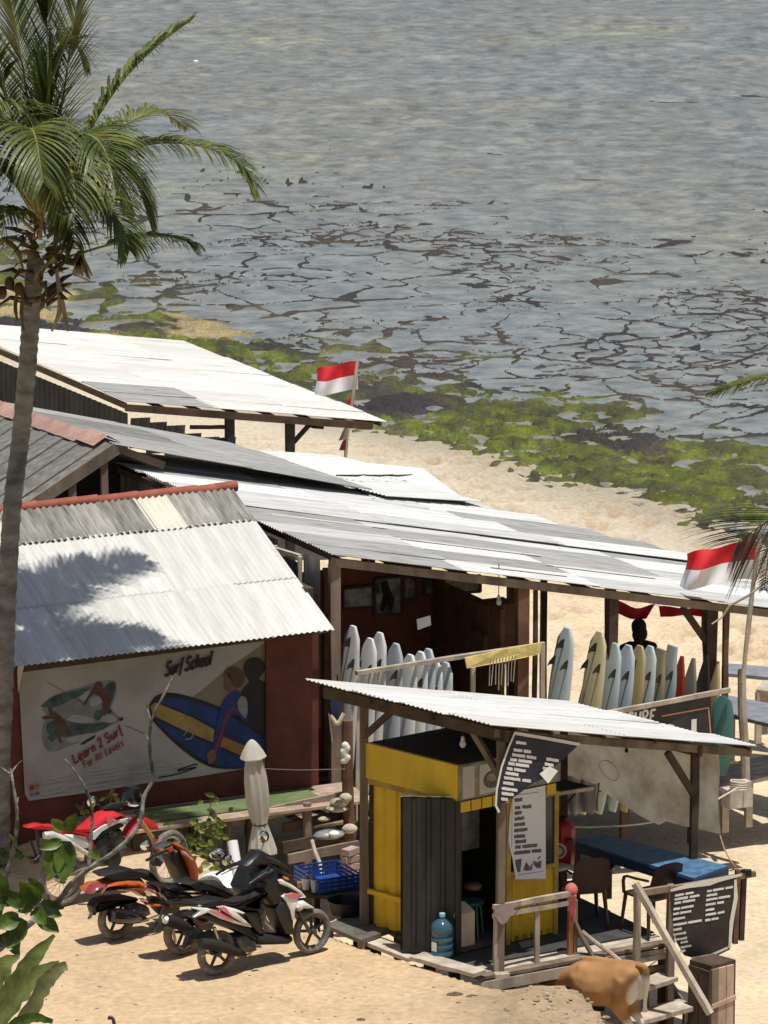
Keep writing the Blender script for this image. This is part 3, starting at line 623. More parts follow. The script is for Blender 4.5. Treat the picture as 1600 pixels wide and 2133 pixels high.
# wall on the left, above the hut roof: dark sheets, a hopper window and a pale sheet
lw = Vb.length; ev = Vb.normalized(); O = Vector((far.x, far.y, 0))
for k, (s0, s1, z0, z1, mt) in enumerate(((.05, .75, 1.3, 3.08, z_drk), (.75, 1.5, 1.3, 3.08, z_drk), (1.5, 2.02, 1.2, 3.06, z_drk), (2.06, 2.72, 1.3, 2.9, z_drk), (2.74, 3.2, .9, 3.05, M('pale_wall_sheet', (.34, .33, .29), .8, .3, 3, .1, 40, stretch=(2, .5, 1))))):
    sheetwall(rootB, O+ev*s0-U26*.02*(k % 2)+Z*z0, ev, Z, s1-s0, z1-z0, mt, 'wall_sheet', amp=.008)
fw = M('cream_window_frame', (.44, .42, .36), .7, .2)
a = O+ev*2.0-U26*.05
for s0, z0, s1, z1 in ((2.0, 1.3, 2.05, 3.0), (2.72, 1.3, 2.74, 3.0), (2.0, 2.95, 2.74, 3.0)):
    MB().beam(O+ev*s0-U26*.05+Z*z0, O+ev*s1-U26*.05+Z*z1, .05, .05).build('window_frame', fw, rootB)
MB().beam(O+ev*1.75-U26*.12+Z*1.5, O+ev*2.05-U26*.06+Z*2.95, .06, .04).build('leaning_batten', fw, rootB)
sheetwall(rootB, O+ev*2.74-U26*.045+Z*.75, ev, Z, .46, .85, fw, 'wall_sheet', amp=.006)
# back wall with framed pictures
bo = Vector((H.x, H.y, 0))-V26*2.75
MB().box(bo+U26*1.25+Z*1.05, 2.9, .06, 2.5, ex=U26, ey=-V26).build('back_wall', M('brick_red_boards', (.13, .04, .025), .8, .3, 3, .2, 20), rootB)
MB().box(bo+U26*2.72+V26*1.0+Z*.9, .06, 2.0, 2.3, ex=U26, ey=-V26).build('side_partition', wood_r, rootB)
post(rootB, bo+U26*1.05+V26*.3-Z*.2, bo+U26*1.05+V26*.3+Z*2.4, .07, .07, wood_r, 'inner_post')
pic = [M('picture_teal', (.10, .15, .17), .5, .8, 4, 0, col2=(.32, .36, .36)), M('picture_grey', (.06, .07, .09), .5, .8, 5, 0, col2=(.30, .33, .38)), M('picture_sea', (.12, .14, .13), .5, .8, 6, 0, col2=(.38, .38, .34))]
for k, (px0, py0, px1, py1, mi, lb) in enumerate(((714, 1220, 776, 1268, 0, 'leftmost of the framed surf photographs on the shelter back wall'), (780, 1200, 836, 1282, 1, 'tall framed photograph of a surfer, second from left on back wall'), (840, 1197, 866, 1250, 2, 'narrow framed sea photograph beside the tall surfer picture'), (884, 1194, 920, 1240, 0, 'small framed photograph just right of the inner post'), (924, 1198, 1000, 1236, 2, 'wide framed wave photograph, rightmost on the shelter back wall'))):
    P = [PL(x, y, bo+V26*.05, V26) for x, y in ((px0, py0+6), (px1, py0), (px1, py1-4), (px0, py1))]
    c = sum(P, Vector())/4; t = thing('framed_picture', lb, 'picture', Vector((c.x, c.y, min(p.z for p in P))), 'framed photographs on the back wall')
    q = MB(); q.plate(P, V26, .015); q.build('print', pic[mi], t)
    for i in range(4): MB().beam(P[i]+V26*.012, P[(i+1) % 4]+V26*.012, .03, .03, up=V26).build('frame', wood_d, t)
    if k == 1:
        q = MB(); q.plate([PL(x, y, bo+V26*.062, V26) for x, y in ((792, 1212), (806, 1208), (812, 1226), (822, 1250), (816, 1272), (806, 1258), (798, 1276), (792, 1270), (798, 1240))], V26, .002); q.build('surfer_print', blackm, t)
P = [D(868, 1290, 57.3), D(896, 1282, 57.4), D(898, 1302, 57.4), D(870, 1312, 57.3)]
tag(MB().plate(P, V26, .01).build('paper_notice', white_c), 'white paper notice pinned to the inner post of the shelter', 'notice')
for px, py, Y, zt, lb in ((1039, 1252, 57.9, 2.75, 'white light bulb hanging from the rental shelter beam'), (964, 1548, 50.6, 2.5, 'white light bulb hanging above the kiosk roof box'), (1305, 1572, 52.1, 2.15, 'bulb socket hanging in front of the stained canvas')):
    c = D(px, py, Y); t = thing('light_bulb', lb, 'light bulb', c-Z*.08)
    MB().tube([c+Z*.07, Vector((c.x, c.y, max(zt, c.z+.25)))], .006, 5).build('cord', blackm, t)
    MB().lathe([(.012, .08), (.02, .06), (.022, .03)], c).build('socket', blackm if px > 1200 else white_p, t)
    if px < 1200: MB().ball(c-Z*.01, .036, .036, .045).build('bulb', white_p, t, True)
# brown crates and sacks inside, dim
for px, py, s_, lb in ((1032, 1285, .42, 'brown cardboard box stacked high at the back of the rental shelter'), (1030, 1345, .5, 'brown cardboard box under another box in the rental shelter')):
    c = D(px, py, 58.9); b = MB(); b.box(c, s_, .4, .40, ex=U26, ey=-V26); b.box(c+Z*.205, s_*.98, .06, .012, ex=U26, ey=-V26)
    tag(b.build('cardboard_box', M('cardboard', (.16, .085, .05), .9, .2)), lb, 'box')

# ------------------------------------------------------------------ neighbouring sheds behind
def shed_roof(name, label, O, U, V, nu, nv, pick, base, uf=None):
    r = thing(name, label, 'shed', base); corr_roof(r, O, U, V, nu, nv, pick, jit=.02, uf=uf); return r
# second lean-to
c0 = G(205, 950, 3.25); c1 = G(398, 1030, 3.22); vv_ = (c1-c0).normalized(); c0x, c1x = c0-vv_*.7, c1+vv_*.55; Uc = Ub.normalized(); c2 = c0+Uc*5.55
rootC = shed_roof('lean_to_shed', 'lean-to shed between the rental shelter and gabled shed, streaky white roof', c0x, c2-c0, c1x-c0x, 3, 6, lambda i, j, r: z_grey2 if (i, j) in ((0, 2), (1, 1), (2, 3), (2, 4)) else (z_white if r.random() < .5 else z_whit2), (c0.x+2, c0.y, -1.2), uf=lambda j: .97+.085*j)
ev = (c1-c0).normalized()
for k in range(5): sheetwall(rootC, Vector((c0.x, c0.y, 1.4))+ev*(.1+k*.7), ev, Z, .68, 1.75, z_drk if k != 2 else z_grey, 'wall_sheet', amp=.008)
for t_ in (.05, .95): p = c0+(c2-c0)*.02+(c1-c0)*t_; post(rootC, Vector((p.x, p.y, -1.2)), p-Z*.05, .1, .1, wood_d)
for t_ in (.1, .9): p = c0+(c2-c0)*.97+(c1-c0)*t_; post(rootC, Vector((p.x, p.y, -1.35)), p-Z*.05, .08, .08, wood_d)
post(rootC, c0-Z*.07, c1-Z*.07, .05, .08, wood_d, 'beam', 0)
# gabled grey shed
a0 = G(240, 928, 3.62)
e2 = D(775, 1021, 62.9); e3 = D(480, 924, 66.7); Ve = e2-e3; ridge_b = a0-Ve
rootE = thing('gabled_shed', 'old gabled shed with grey shingle roof, pink ridge cap and dark open gable', 'shed', (a0.x, a0.y+1, -1.2))
corr_roof(rootE, ridge_b, e2-a0, Ve, 2, 5, lambda i, j, r: z_grey if r.random() < .3 else z_grey2, jit=.012)
lf = D(40, 1058, 60.45); Ul = lf-a0
shingle = M('grey_shingle', (.13, .128, .118), .9, .3, 5, .3, 30, col2=(.22, .215, .20)); shing2 = M('brown_grey_shingle', (.16, .15, .132), .9, .3, 5, .3, 30)
ev = Ve.normalized(); ul_n = Ul.normalized(); nE = ul_n.cross(ev); nE = nE if nE.z > 0 else -nE
vlen = Ve.length+.6; L_ = Ul.length*1.06; sh = [MB().box((0, L_/2, 0), .235, L_, .018).mesh('roof_board', m_) for m_ in (shingle, shing2)]
for k in range(int(vlen/.24)):                  # old boards laid down the slope
    u2 = (ul_n+nE*R.uniform(-.012, .012)).normalized(); o_ = a0-ev*(.12+k*.24)+ul_n*R.uniform(-.03, .03)+nE*(.02+.014*(k % 2)); place('roof_board', sh[0 if R.random() < .6 else 1], rootE, frame(o_, ev, u2, ev.cross(u2)))
pink = M('pink_ridge_cap', (.36, .22, .18), .85, .25, 4, .3, 40)
capm = MB().grid(lambda u_, v_: V3((u_-.5)*.42, v_*.62, .06-abs(u_-.5)*.24), 4, 1).mesh('ridge_cap', [pink])
for k in range(8):
    o_ = a0-ev*(.3+.55*(k+1))+Z*.02; ex = ev.cross(Z).normalized(); place('ridge_cap', capm, rootE, frame(o_, ex, ev, Z) if k > 0 else frame(o_+Z*.03, ex, ev, Z))
post(rootE, a0+ev*.05-Z*.03, lf+ev*.05-Z*.06, .04, .16, wood, 'bargeboard', 0)
rr_ = D(338, 964, 61.35); post(rootE, a0+ev*.05-Z*.03, rr_+ev*.05-Z*.03, .04, .1, wood_d, 'bargeboard', 0)
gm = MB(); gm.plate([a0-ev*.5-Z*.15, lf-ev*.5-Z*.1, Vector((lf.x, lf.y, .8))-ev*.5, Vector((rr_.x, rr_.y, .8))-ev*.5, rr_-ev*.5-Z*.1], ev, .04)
gm.build('gable_wall', M('near_black_boards', (.02, .018, .016), .9, .3), rootE)  # near-black plate filling the gable
for t_ in (.12, .45): p = lerp(lf, a0, 1-t_) if t_ < .2 else lerp(lf, a0, .55); post(rootE, Vector((p.x, p.y, .5)), p-Z*.1, .09, .09, wood, 'gable_stud')
for p in (lf, e2, ridge_b+(e2-a0)): post(rootE, Vector((p.x, p.y, -1.3))-ev*.2, p-ev*.2-Z*.05, .1, .1, wood_d)
# low pale roof beyond it
g0 = D(505, 934, 66.4)-Z*.03; g1 = D(775, 1024, 62.7)-Z*.05; g2 = D(975, 1043, 64.0)
rootG = shed_roof('low_shed', 'low pale green-white roof joined below the gabled shed, facing the beach', g0, g2-g1, g1-g0, 1, 5, lambda i, j, r: M('pale_celadon_sheet', (.58, .61, .575), .6, .1, 2, .05, 30, col2=(.66, .68, .65), stretch=(3, .5, 1)), (g1.x+.8, g1.y+1, -1.3))
g4 = D(880, 975, 66.9); corr_roof(rootG, g0-Z*.02, g4-g0, (g2-g4)*.98, 1, 2, lambda i, j, r: M('pale_celadon_sheet', (.6, .6, .6)), jit=.01)
for p in (g0+(g2-g1)*.95, g1+(g2-g1)*.95, g0, g1): post(rootG, Vector((p.x, p.y, -1.4)), p-Z*.05, .08, .08, wood_d)
for px, py in ((700, 990), (760, 990), (800, 990)):
    p = PL(px, py, g0+Z*.05, (g2-g1).cross(g1-g0).normalized()); tag(MB().tube([p, p+V3(.18+R.random()*.15, -.1, .015), p+V3(.4, -.05, .02)], [.012, .018, .008], 6).build('driftwood_stick', wood_d), {700: 'leftmost dark stick lying on the pale low roof', 760: 'middle dark stick lying on the pale low roof', 800: 'rightmost dark stick lying on the pale low roof'}[px], 'stick', 'sticks on the low roof')
# far white shed
f2_ = D(808, 879, 78.0); f3 = D(385, 712, 84.9); fN = D(262, 838, 75.85); Vf = f2_-f3; f0 = fN-Vf
rootF = shed_roof('white_roofed_shed', 'large shed with bright white roof and open timber front nearest the sea', f0, f2_-fN, Vf, 3, 9, lambda i, j, r: z_grey2 if (i == 0 and j > 6) or (i == 1 and j == 8 and False) else z_cream, (fN.x+1, fN.y+2, -1.6))
ev = Vf.normalized(); eu = (f2_-fN).normalized()
post(rootF, fN-Z*.09, f2_-eu*.3-Z*.09, .06, .12, wood_d, 'front_beam', .004); post(rootF, f0-Z*.06, fN-Z*.06, .05, .09, wood_d, 'high_beam', 0)
post(rootF, f3-Z*.07-eu*.2, f2_-Z*.07-eu*.3, .05, .09, wood_d, 'low_beam', 0)
for px in (480, 606): 
    t_ = (px-262)/(808-262); p = fN+(f2_-fN)*t_-ev*.1; post(rootF, Vector((p.x, p.y, -1.9)), p-Z*.1, .14, .14, M('charred_post', (.025, .025, .03), .9, .3), 'post')
p = fN+(f2_-fN)*((606-262)/546)-ev*.1; post(rootF, p-Z*.55, p+eu*.42-Z*.1, .05, .07, M('charred_post', (1, 1, 1)), 'brace', 0)
MB().plate([D(622, 880, 77.3), D(676, 884, 77.6), D(674, 894, 77.6), D(652, 892, 77.4)], V3(0, -1, 0), .03).build('corner_board', M('charred_post', (1, 1, 1)), rootF)
for k in range(8): post(rootF, f0+(f2_-fN)*(k/7.2)-Z*.05, fN+(f2_-fN)*(k/7.2)-Z*.05, .04, .06, wood_d, 'purlin', 0)
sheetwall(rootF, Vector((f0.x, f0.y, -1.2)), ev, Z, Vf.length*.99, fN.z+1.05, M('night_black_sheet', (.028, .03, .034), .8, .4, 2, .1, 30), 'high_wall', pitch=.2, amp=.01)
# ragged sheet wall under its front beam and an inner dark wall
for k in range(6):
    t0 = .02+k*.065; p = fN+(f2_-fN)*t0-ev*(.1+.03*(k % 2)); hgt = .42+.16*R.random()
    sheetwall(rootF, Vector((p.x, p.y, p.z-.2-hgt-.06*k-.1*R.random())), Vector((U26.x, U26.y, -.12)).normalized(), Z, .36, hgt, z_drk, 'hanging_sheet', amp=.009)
for zz in (-.35, -.6): p = fN+(f2_-fN)*.25; q = fN+(f2_-fN)*.40; post(rootF, p+Z*zz-ev*.1, q+Z*(zz+.05)-ev*.1, .04, .06, M('charred_post', (1, 1, 1)), 'rail', .003)

# ------------------------------------------------------------------ surfboards
def board_mesh(L, W, T, mat, tail='round', n=16, k=12, stripe=None):
    b = MB(); vs = []
    for i in range(n+1):
        t = i/n
        if tail == 'round': wv = min(1, (t/.035+.12)**.5)*(.76+.24*float(sstep(0, .26, np.array(t)))) if t < .5 else math.sin(math.pi*min(.985, t*.975))**.45
        elif tail == 'square': wv = (.55+.45*sstep(0, .28, np.array(t)))*1.0 if t < .5 else math.sin(math.pi*(t*.965+.0))**.45
        else: wv = math.sin(math.pi*max(.012, min(.988, t)))**.62
        wv = float(max(.04, min(1, wv))); th = T*(.35+.65*math.sin(math.pi*max(.06, min(.94, t)))**.5)
        roc = .05*(2*t-1)**2*L*.25
        for j in range(k):
            a = 2*math.pi*j/k; cx = math.copysign(abs(math.cos(a))**.75, math.cos(a)); sz = math.copysign(abs(math.sin(a))**.75, math.sin(a))
            vs.append((cx*W/2*wv, sz*th/2+roc, L*(1-t)))      # standing tail up, deck towards +y
    b.add(vs, [(i*k+j, i*k+(j+1) % k, (i+1)*k+(j+1) % k, (i+1)*k+j) for i in range(n) for j in range(k)]+[tuple(range(k))[::-1], tuple(range(n*k, n*k+k))])
    return b.mesh('hull', mat, True)
FIN = {}
def fin_mesh():
    if 'f' in FIN: return FIN['f']
    b = MB(); P = [V3(0, 0, 0), V3(0, 0, .17), V3(0, -.06, .15), V3(0, -.14, .06), V3(0, -.17, -.02), V3(0, -.12, .01), V3(0, -.05, .005)]
    b.plate([p_*.72 for p_ in P], V3(1, 0, 0), .012); FIN['f'] = b.mesh('fin', black); return FIN['f']
def surfboard(base, top, wdir, L, W, T, mat, tail, label, fins=2, group='surfboards'):
    base, top = Vector(base), Vector(top); ez = (top-base).normalized(); ex = (Vector(wdir)-ez*Vector(wdir).dot(ez)).normalized(); ey = ez.cross(ex)
    t = thing('surfboard', label, 'surfboard', base, group)
    W *= .84
    place('hull', board_mesh(L, W, T, mat, tail), t, frame(base, ex, ey, ez))
    offs = {0: [], 1: [(0, .22)], 2: [(-.28, .34), (.28, .34)], 3: [(-.30, .42), (.30, .42), (0, .18)]}[fins]
    for fx, fz in offs:
        place('fin', fin_mesh(), t, frame(base+ez*(L-fz-.08)+ex*(fx*W)-ey*(T*.42-.035), ex, ey, ez))
    return t
def bm(name, c): return M(name, c, .4, .08, 3, 0, 30, spec=.4)
c_teal, c_ylw, c_wht, c_blu = bm('pale_blue_board', (.50, .58, .59)), bm('pale_yellow_board', (.60, .53, .32)), bm('white_board', (.70, .71, .71)), bm('powder_blue_board', (.47, .53, .60))
c_tan, c_rdb, c_blk, c_gry, c_mnt = bm('tan_board', (.42, .34, .17)), bm('dark_red_board', (.25, .03, .02)), bm('black_board', (.02, .02, .022)), bm('mottled_grey_board', (.18, .17, .14)), bm('teal_board', (.06, .17, .165))
FLOOR = -.2
WD = Vector((.50, -.87, 0))
def rackboard(px, py, L, W, mat, tail, label, fins, lean=.10, inset=.0, wd=WD, group='boards in the right rack', T=.075):
    p = fr(px, inset); Y = p.y; top = D(px, py, Y+.05); base = top-(Vector((.09, .06, 1)) if group.endswith('right rack') else Vector((.05, .05, 1))).normalized()*L
    surfboard(base, top, wd, L, W, T, mat, tail, label, fins, group)
RB = [(1178, 1308, 2.45, .58, c_teal, 'round', 'big pale blue surfboard, leftmost and tallest in the right rack', 3),
      (1246, 1316, 2.35, .56, c_ylw, 'round', 'pale yellow surfboard with black fins next to the big blue one', 3),
      (1222, 1405, 1.75, .40, bm('patterned_board', (.34, .30, .22)), 'point', 'short patterned surfboard tucked between the tall blue and yellow ones', 0),
      (1278, 1340, 2.2, .54, c_teal, 'round', 'pale blue surfboard, third tall one from the left', 2), (1306, 1344, 2.15, .54, c_blu, 'round', 'powder blue surfboard in front of the dark figure', 2),
      (1330, 1345, 2.15, .50, c_tan, 'round', 'tan surfboard between two pale blue ones', 1), (1352, 1346, 2.1, .50, c_teal, 'round', 'greyish blue surfboard right of the tan one', 2),
      (1374, 1352, 2.05, .48, bm('dull_olive_board', (.28, .24, .15)), 'square', 'dull olive surfboard in the middle of the right rack', 2), (1398, 1345, 2.05, .48, bm('grey_blue_board', (.36, .43, .44)), 'square', 'grey blue surfboard with swallow tail', 2),
      (1418, 1367, 1.85, .46, c_rdb, 'point', 'dark red surfboard in the right rack', 0), (1442, 1371, 1.85, .47, c_gry, 'point', 'mottled grey surfboard with a small pale sticker', 0),
      (1470, 1366, 1.9, .48, c_blk, 'point', 'black surfboard with white edge at the right end of rack', 0), (1492, 1378, 1.8, .42, c_tan, 'point', 'narrow tan surfboard at the far right end of the rack', 0)]
for k, (px, py, L, W, mt, tl, lb, fn) in enumerate(RB): rackboard(px, py, L, W, mt, tl, lb, fn, inset=-.02 if k != 2 else .15)
LB = [(732, 1304, 2.3, c_wht, 3), (768, 1330, 2.15, c_wht, 2), (788, 1318, 2.25, c_wht, 2), (822, 1341, 2.1, c_blu, 2), (852, 1364, 1.95, c_wht, 0), (874, 1358, 2.0, c_wht, 2), (890, 1352, 2.05, c_blu, 1), (905, 1376, 1.9, c_wht, 2), (926, 1380, 1.85, c_teal, 1)]
lbn = ['leftmost', 'second from left', 'third from left', 'fourth from left', 'fifth from left', 'fourth from right', 'third from right', 'second from right', 'rightmost']
for k, (px, py, L, mt, fn) in enumerate(LB):
    rackboard(px, py, L, .54, mt, 'round', 'whitish surfboard standing in the left rack of the shelter, '+lbn[k], fn, inset=.06 if k else .1, group='boards in the left rack', lean=.06)

# rails, yellow plank with cords, in front of the shelter
a, b_ = D(742, 1402, 56.45), D(1132, 1342, 57.75); tag(MB().beam(a, b_, .06, .05, wob=.006).build('rack_rail', wood_l), 'pale wooden rail in front of the left surfboards', 'rail')
yw = M('ochre_cloth', (.46, .36, .13), .85, .25, 7, .4, 30); P = [D(968, 1370, 57.1), D(1050, 1352, 57.35), D(1128, 1338, 57.65), D(1124, 1362, 57.6), D(1060, 1376, 57.3), D(972, 1392, 57.05)]
t = thing('ochre_cover', 'ochre cloth folded over the rail with cords hanging below', 'cloth', sum(P, Vector())/6)
MB().plate(P, V26, .03).build('cloth', yw, t)
for k in range(9):
    x = 1022+k*6.5; p = D(x, 1372-k, 57.1); MB().tube([p, p+V3(-.01, 0, -.12), p+V3(-.03+.02*R.random(), -.01, -.32-.1*R.random())], .007, 5).build('cord', wood_l, t)
for px, y0, y1 in ((985, 1390, 1470), (1130, 1338, 1480), (745, 1390, 1480)):
    p = D(px, y0, fr(px, .02).y-.06); post(rootB, Vector((p.x, p.y, -.2)), p, .055, .055, wood_l, 'rail_post')
# the black banner reading SURF ...
bp0 = fr(1400, -.33); blackb = M('black_vinyl_banner', (.022, .024, .027), .55, .4, 2.5, .5, 6, bdist=.03)
def bn(px, py, off=0.0): return PL(px, py, bp0+V26*off, V26)
t = thing('surf_banner', 'black banner lettered SURF with orange border on the rack railing', 'banner', Vector((bp0.x, bp0.y, FLOOR)))
q = MB(); P = [bn(1200, 1497), bn(1270, 1482), bn(1340, 1466), bn(1420, 1450), bn(1480, 1440), bn(1484, 1600), bn(1200, 1660)]; q.plate(P, V26, .012); q.build('vinyl', blackb, t)
q = MB(); lt = M('banner_white_ink', (.74, .74, .74), .6, .05); ot = M('banner_orange_ink', (.58, .25, .12), .6, .1)
a = bn(1306, 1512, .010); e = (bn(1372, 1487, .010)-a).normalized(); e = Vector((e.x, e.y, 0)).normalized()
lettering(q, 'SURF', lambda s, t_: a+e*(s+t_*.06)+Z*t_, V26, .095, .165, .030)
q.build('lettering', lt, t); q = MB()
o_ = bn(1392, 1535, .010); ring = [o_+e*(.12*math.cos(x*math.pi/9))+Z*(.13*math.sin(x*math.pi/9)+.01) for x in range(19)]; ribbon(q, ring, V26, .055)
ribbon(q, [bn(1446, 1498, .010), bn(1445, 1545, .010)], V26, .075)
q.build('lettering', lt, t); q = MB(); ribbon(q, [bn(1378, 1492, .011), bn(1477, 1474, .011)], V26, .018); ribbon(q, [bn(1476, 1474, .0115), bn(1481, 1535, .0115)], V26, .018); q.build('border', ot, t)
post(t, bn(1262, 1486, .03), bn(1520, 1437, .03), .05, .06, wood_l, 'top_rail')
pt = bn(1506, 1450, -.07); surfboard(pt+Z*-1.05+V26*.0, pt, U26*.6+V26*.5, 1.05, .34, .05, c_mnt, 'round', 'teal board with yellow edge standing at the right end of the black banner', 0, 'boards by the banner')
# right end: slanting post, tied pole, benches, low decking
rt_ = D(1550, 1270, 58.9)
def lonepost(name, p, q, w_, mat, lb, cat='post', tube=True):
    b = MB(); b.tube([p, lerp(p, q, .35)+V3(.01, 0, 0), lerp(p, q, .7)-V3(.008, 0, 0), q], [w_*.55, w_*.5, w_*.5, w_*.45], 8); return tag(b.build(name, mat, smooth=True), lb, cat)
lonepost('mooring_post', D(1553, 1655, 58.7), D(1545, 1395, 58.7), .115, wood_l, 'pale debarked post wrapped with rope right of the banner')
lonepost('thin_prop_pole', D(1545, 1420, 58.55), D(1585, 1108, 58.5), .045, wood_l, 'thin leaning flag pole tied to the pale post', 'pole')
blk = MB(); blk.box(D(1535, 1660, 58.5), .34, .22, .24, ex=U26, ey=-V26); blk.box(D(1545, 1650, 58.5), .2, .15, .3, ex=U26, ey=-V26); tag(blk.build('concrete_block', M('concrete', (.42, .39, .34), .9, .25, 6, .4, 30)), 'rope-wrapped concrete block at the foot of the pale post', 'block')
q = MB(); c = D(1538, 1642, 58.35)
for k in range(4): q.torus(c+Z*(.03*k), (.1, .1, 1), .10, .012, 16, 5)
tag(q.build('rope_coil', M('cream_rope', (.55, .50, .40), .9, .15)), 'cream rope wound round the foot of the pale post', 'rope')
P = [D(1538, 1640, 58.3), D(1500, 1662, 57.0), D(1440, 1696, 54.6), D(1395, 1706, 53.6), D(1320, 1718, 52.6), D(1240, 1723, 51.9), D(1190, 1722, 51.6)]
tag(MB().tube(catmull(P, 5), .011, 6).build('guy_rope', M('cream_rope', (1, 1, 1))), 'cream rope stretched from the kiosk under the stained canvas', 'rope')
bw = M('pale_bench_wood', (.40, .34, .28), .9, .25, 3, .3, 30); gw = M('grey_table_cloth', (.20, .21, .24), .8, .2)
def bench(label, quad, h, z0, mat, name='beach_table'):
    t = thing(name, label, 'table', Vector((sum(p.x for p in quad)/4, sum(p.y for p in quad)/4, z0)))
    MB().plate(quad, Z, .05).build('table_top', mat, t)
    for p in quad: c = lerp(p, sum(quad, Vector())/4, .1); MB().beam(Vector((c.x, c.y, z0)), c-Z*.02, .08, .08).build('leg', bw, t)
    return t
z_ = -.55
bench('long grey-topped table in sun behind the right rack', [G(1505, 1405, z_), G(1640, 1418, z_), G(1600, 1392, z_), G(1505, 1384, z_)], .7, -1.35, gw)
bench('round-edged pale table at the right edge beyond the posts', [G(1575, 1440, z_), G(1680, 1455, z_), G(1680, 1425, z_), G(1590, 1420, z_)], .7, -1.3, bw)
bench('dark grey table right of the banner, in roof shade', [G(1512, 1490, z_+.3), G(1660, 1525, z_+.3), G(1660, 1480, z_+.3), G(1518, 1452, z_+.3)], .7, -1.2, gw)
pf = thing('low_platform', 'low platform of pale boards behind the stained canvas', 'platform', G(1560, 1620, -.5))
for k in range(5): MB().beam(G(1490, 1640-k*9, -.55), G(1680, 1600-k*9, -.55), .17, .05).build('plank', bw, pf)
for k in range(3): p = G(1510+k*50, 1640-k*11, -.6); MB().beam(p-Z*.6, p, .09, .09).build('leg', bw, pf)

# ------------------------------------------------------------------ the dark figure behind the boards
def remesh(o, vox, sm=6):
    r = o.modifiers.new('r', 'REMESH'); r.mode = 'VOXEL'; r.voxel_size = vox; r.use_smooth_shade = True
    s_ = o.modifiers.new('s', 'SMOOTH'); s_.iterations = sm; s_.factor = .5
pb = D(1330, 1309, 59.5); hx, hy = pb.x, pb.y; hz_ = pb.z                 # head centre
skin = M('dark_tanned_skin', (.10, .055, .035), .6, .15, 8, .1, 60); shirt = M('black_shirt', (.014, .014, .016), .9, .3)
t = thing('person', 'dark silhouetted person in black shirt standing behind the right surfboards', 'person', (hx, hy, hz_-1.52))
b = MB(); c = Vector((hx, hy, hz_)); f_ = Vector((-.25, .97, 0)); sd = Vector((.97, .25, 0))
b.ball(c, .078, .095, .115, sd, f_, Z); b.ball(c+f_*.03-Z*.06, .058, .065, .06, sd, f_, Z); b.ball(c+f_*.098-Z*.015, .014, .022, .028, sd, f_, Z, 8, 6)
for s_ in (-1, 1): b.ball(c+sd*.08*s_-Z*.01, .014, .024, .034, sd, f_, Z, 8, 6)
b.tube([c-Z*.08, c-Z*.20], [.052, .062], 10)
tor = [c-Z*.17, c-Z*.24, c-Z*.36, c-Z*.52, c-Z*.66, c-Z*.78]; b.tube([p+f_*.01 for p in tor], [.07, .17, .185, .155, .15, .165], 12, flat=.62)
for s_ in (-1, 1):
    sh_ = c+sd*(.185*s_)-Z*.25; el = sh_+sd*(.10*s_)-Z*.27+f_*.03; wr = el+f_*.22-Z*.08-sd*.05*s_
    b.tube([c-Z*.22+sd*.08*s_, sh_, lerp(sh_, el, .5), el, lerp(el, wr, .5), wr], [.06, .062, .05, .042, .038, .027], 8)
    for k in range(4): q0 = wr+sd*((k-1.5)*.018); b.tube([wr, q0+f_*.08-Z*.01, q0+f_*.13-Z*.035, q0+f_*.15-Z*.06], [.02, .011, .010, .008], 6)
    b.tube([wr, wr-sd*.045*s_+f_*.05, wr-sd*.05*s_+f_*.085-Z*.01], [.02, .012, .009], 6)
    hp = c+sd*(.085*s_)-Z*.78; kn = hp-Z*.38+f_*.03; an = kn-Z*.36-f_*.02; b.tube([hp+Z*.04, hp-Z*.1, kn, lerp(kn, an, .4), an], [.088, .08, .055, .053, .035], 10)
    b.tube([an-f_*.03-Z*.01, an+f_*.06-Z*.03, an+f_*.16-Z*.04], [.038, .038, .03], 8)
o = b.build('body', skin, t); remesh(o, .014)
b = MB(); b.tube([p+f_*.01 for p in tor], [.085, .185, .20, .172, .168, .185], 14, flat=.64)
for s_ in (-1, 1):
    sh_ = c+sd*(.185*s_)-Z*.25; el = sh_+sd*(.10*s_)-Z*.27+f_*.03; b.tube([c-Z*.22+sd*.08*s_, sh_, lerp(sh_, el, .75)], [.07, .076, .066], 8)
o = b.build('shirt', shirt, t); remesh(o, .016)
b = MB()
for s_ in (-1, 1): hp = c+sd*(.085*s_)-Z*.78; b.tube([hp+Z*.1, hp-Z*.1, hp-Z*.34+f_*.03], [.10, .094, .078], 10)
o = b.build('shorts', shirt, t); remesh(o, .016)
b = MB(); b.ball(c-f_*.018+Z*.03, .10, .11, .11, sd, f_, Z); b.ball(c-f_*.06-Z*.06, .105, .07, .12, sd, f_, Z); b.build('hair', blackm, t, True)
b = MB()
for s_ in (-1, 1): b.ball(c+f_*.088+sd*.032*s_+Z*.012, .013, .008, .009, sd, f_, Z, 8, 6)
b.build('eyes', white_p, t, True); MB().ball(c+f_*.098-Z*.055, .026, .008, .007, sd, f_, Z, 8, 6).build('mouth', red_wall, t, True)

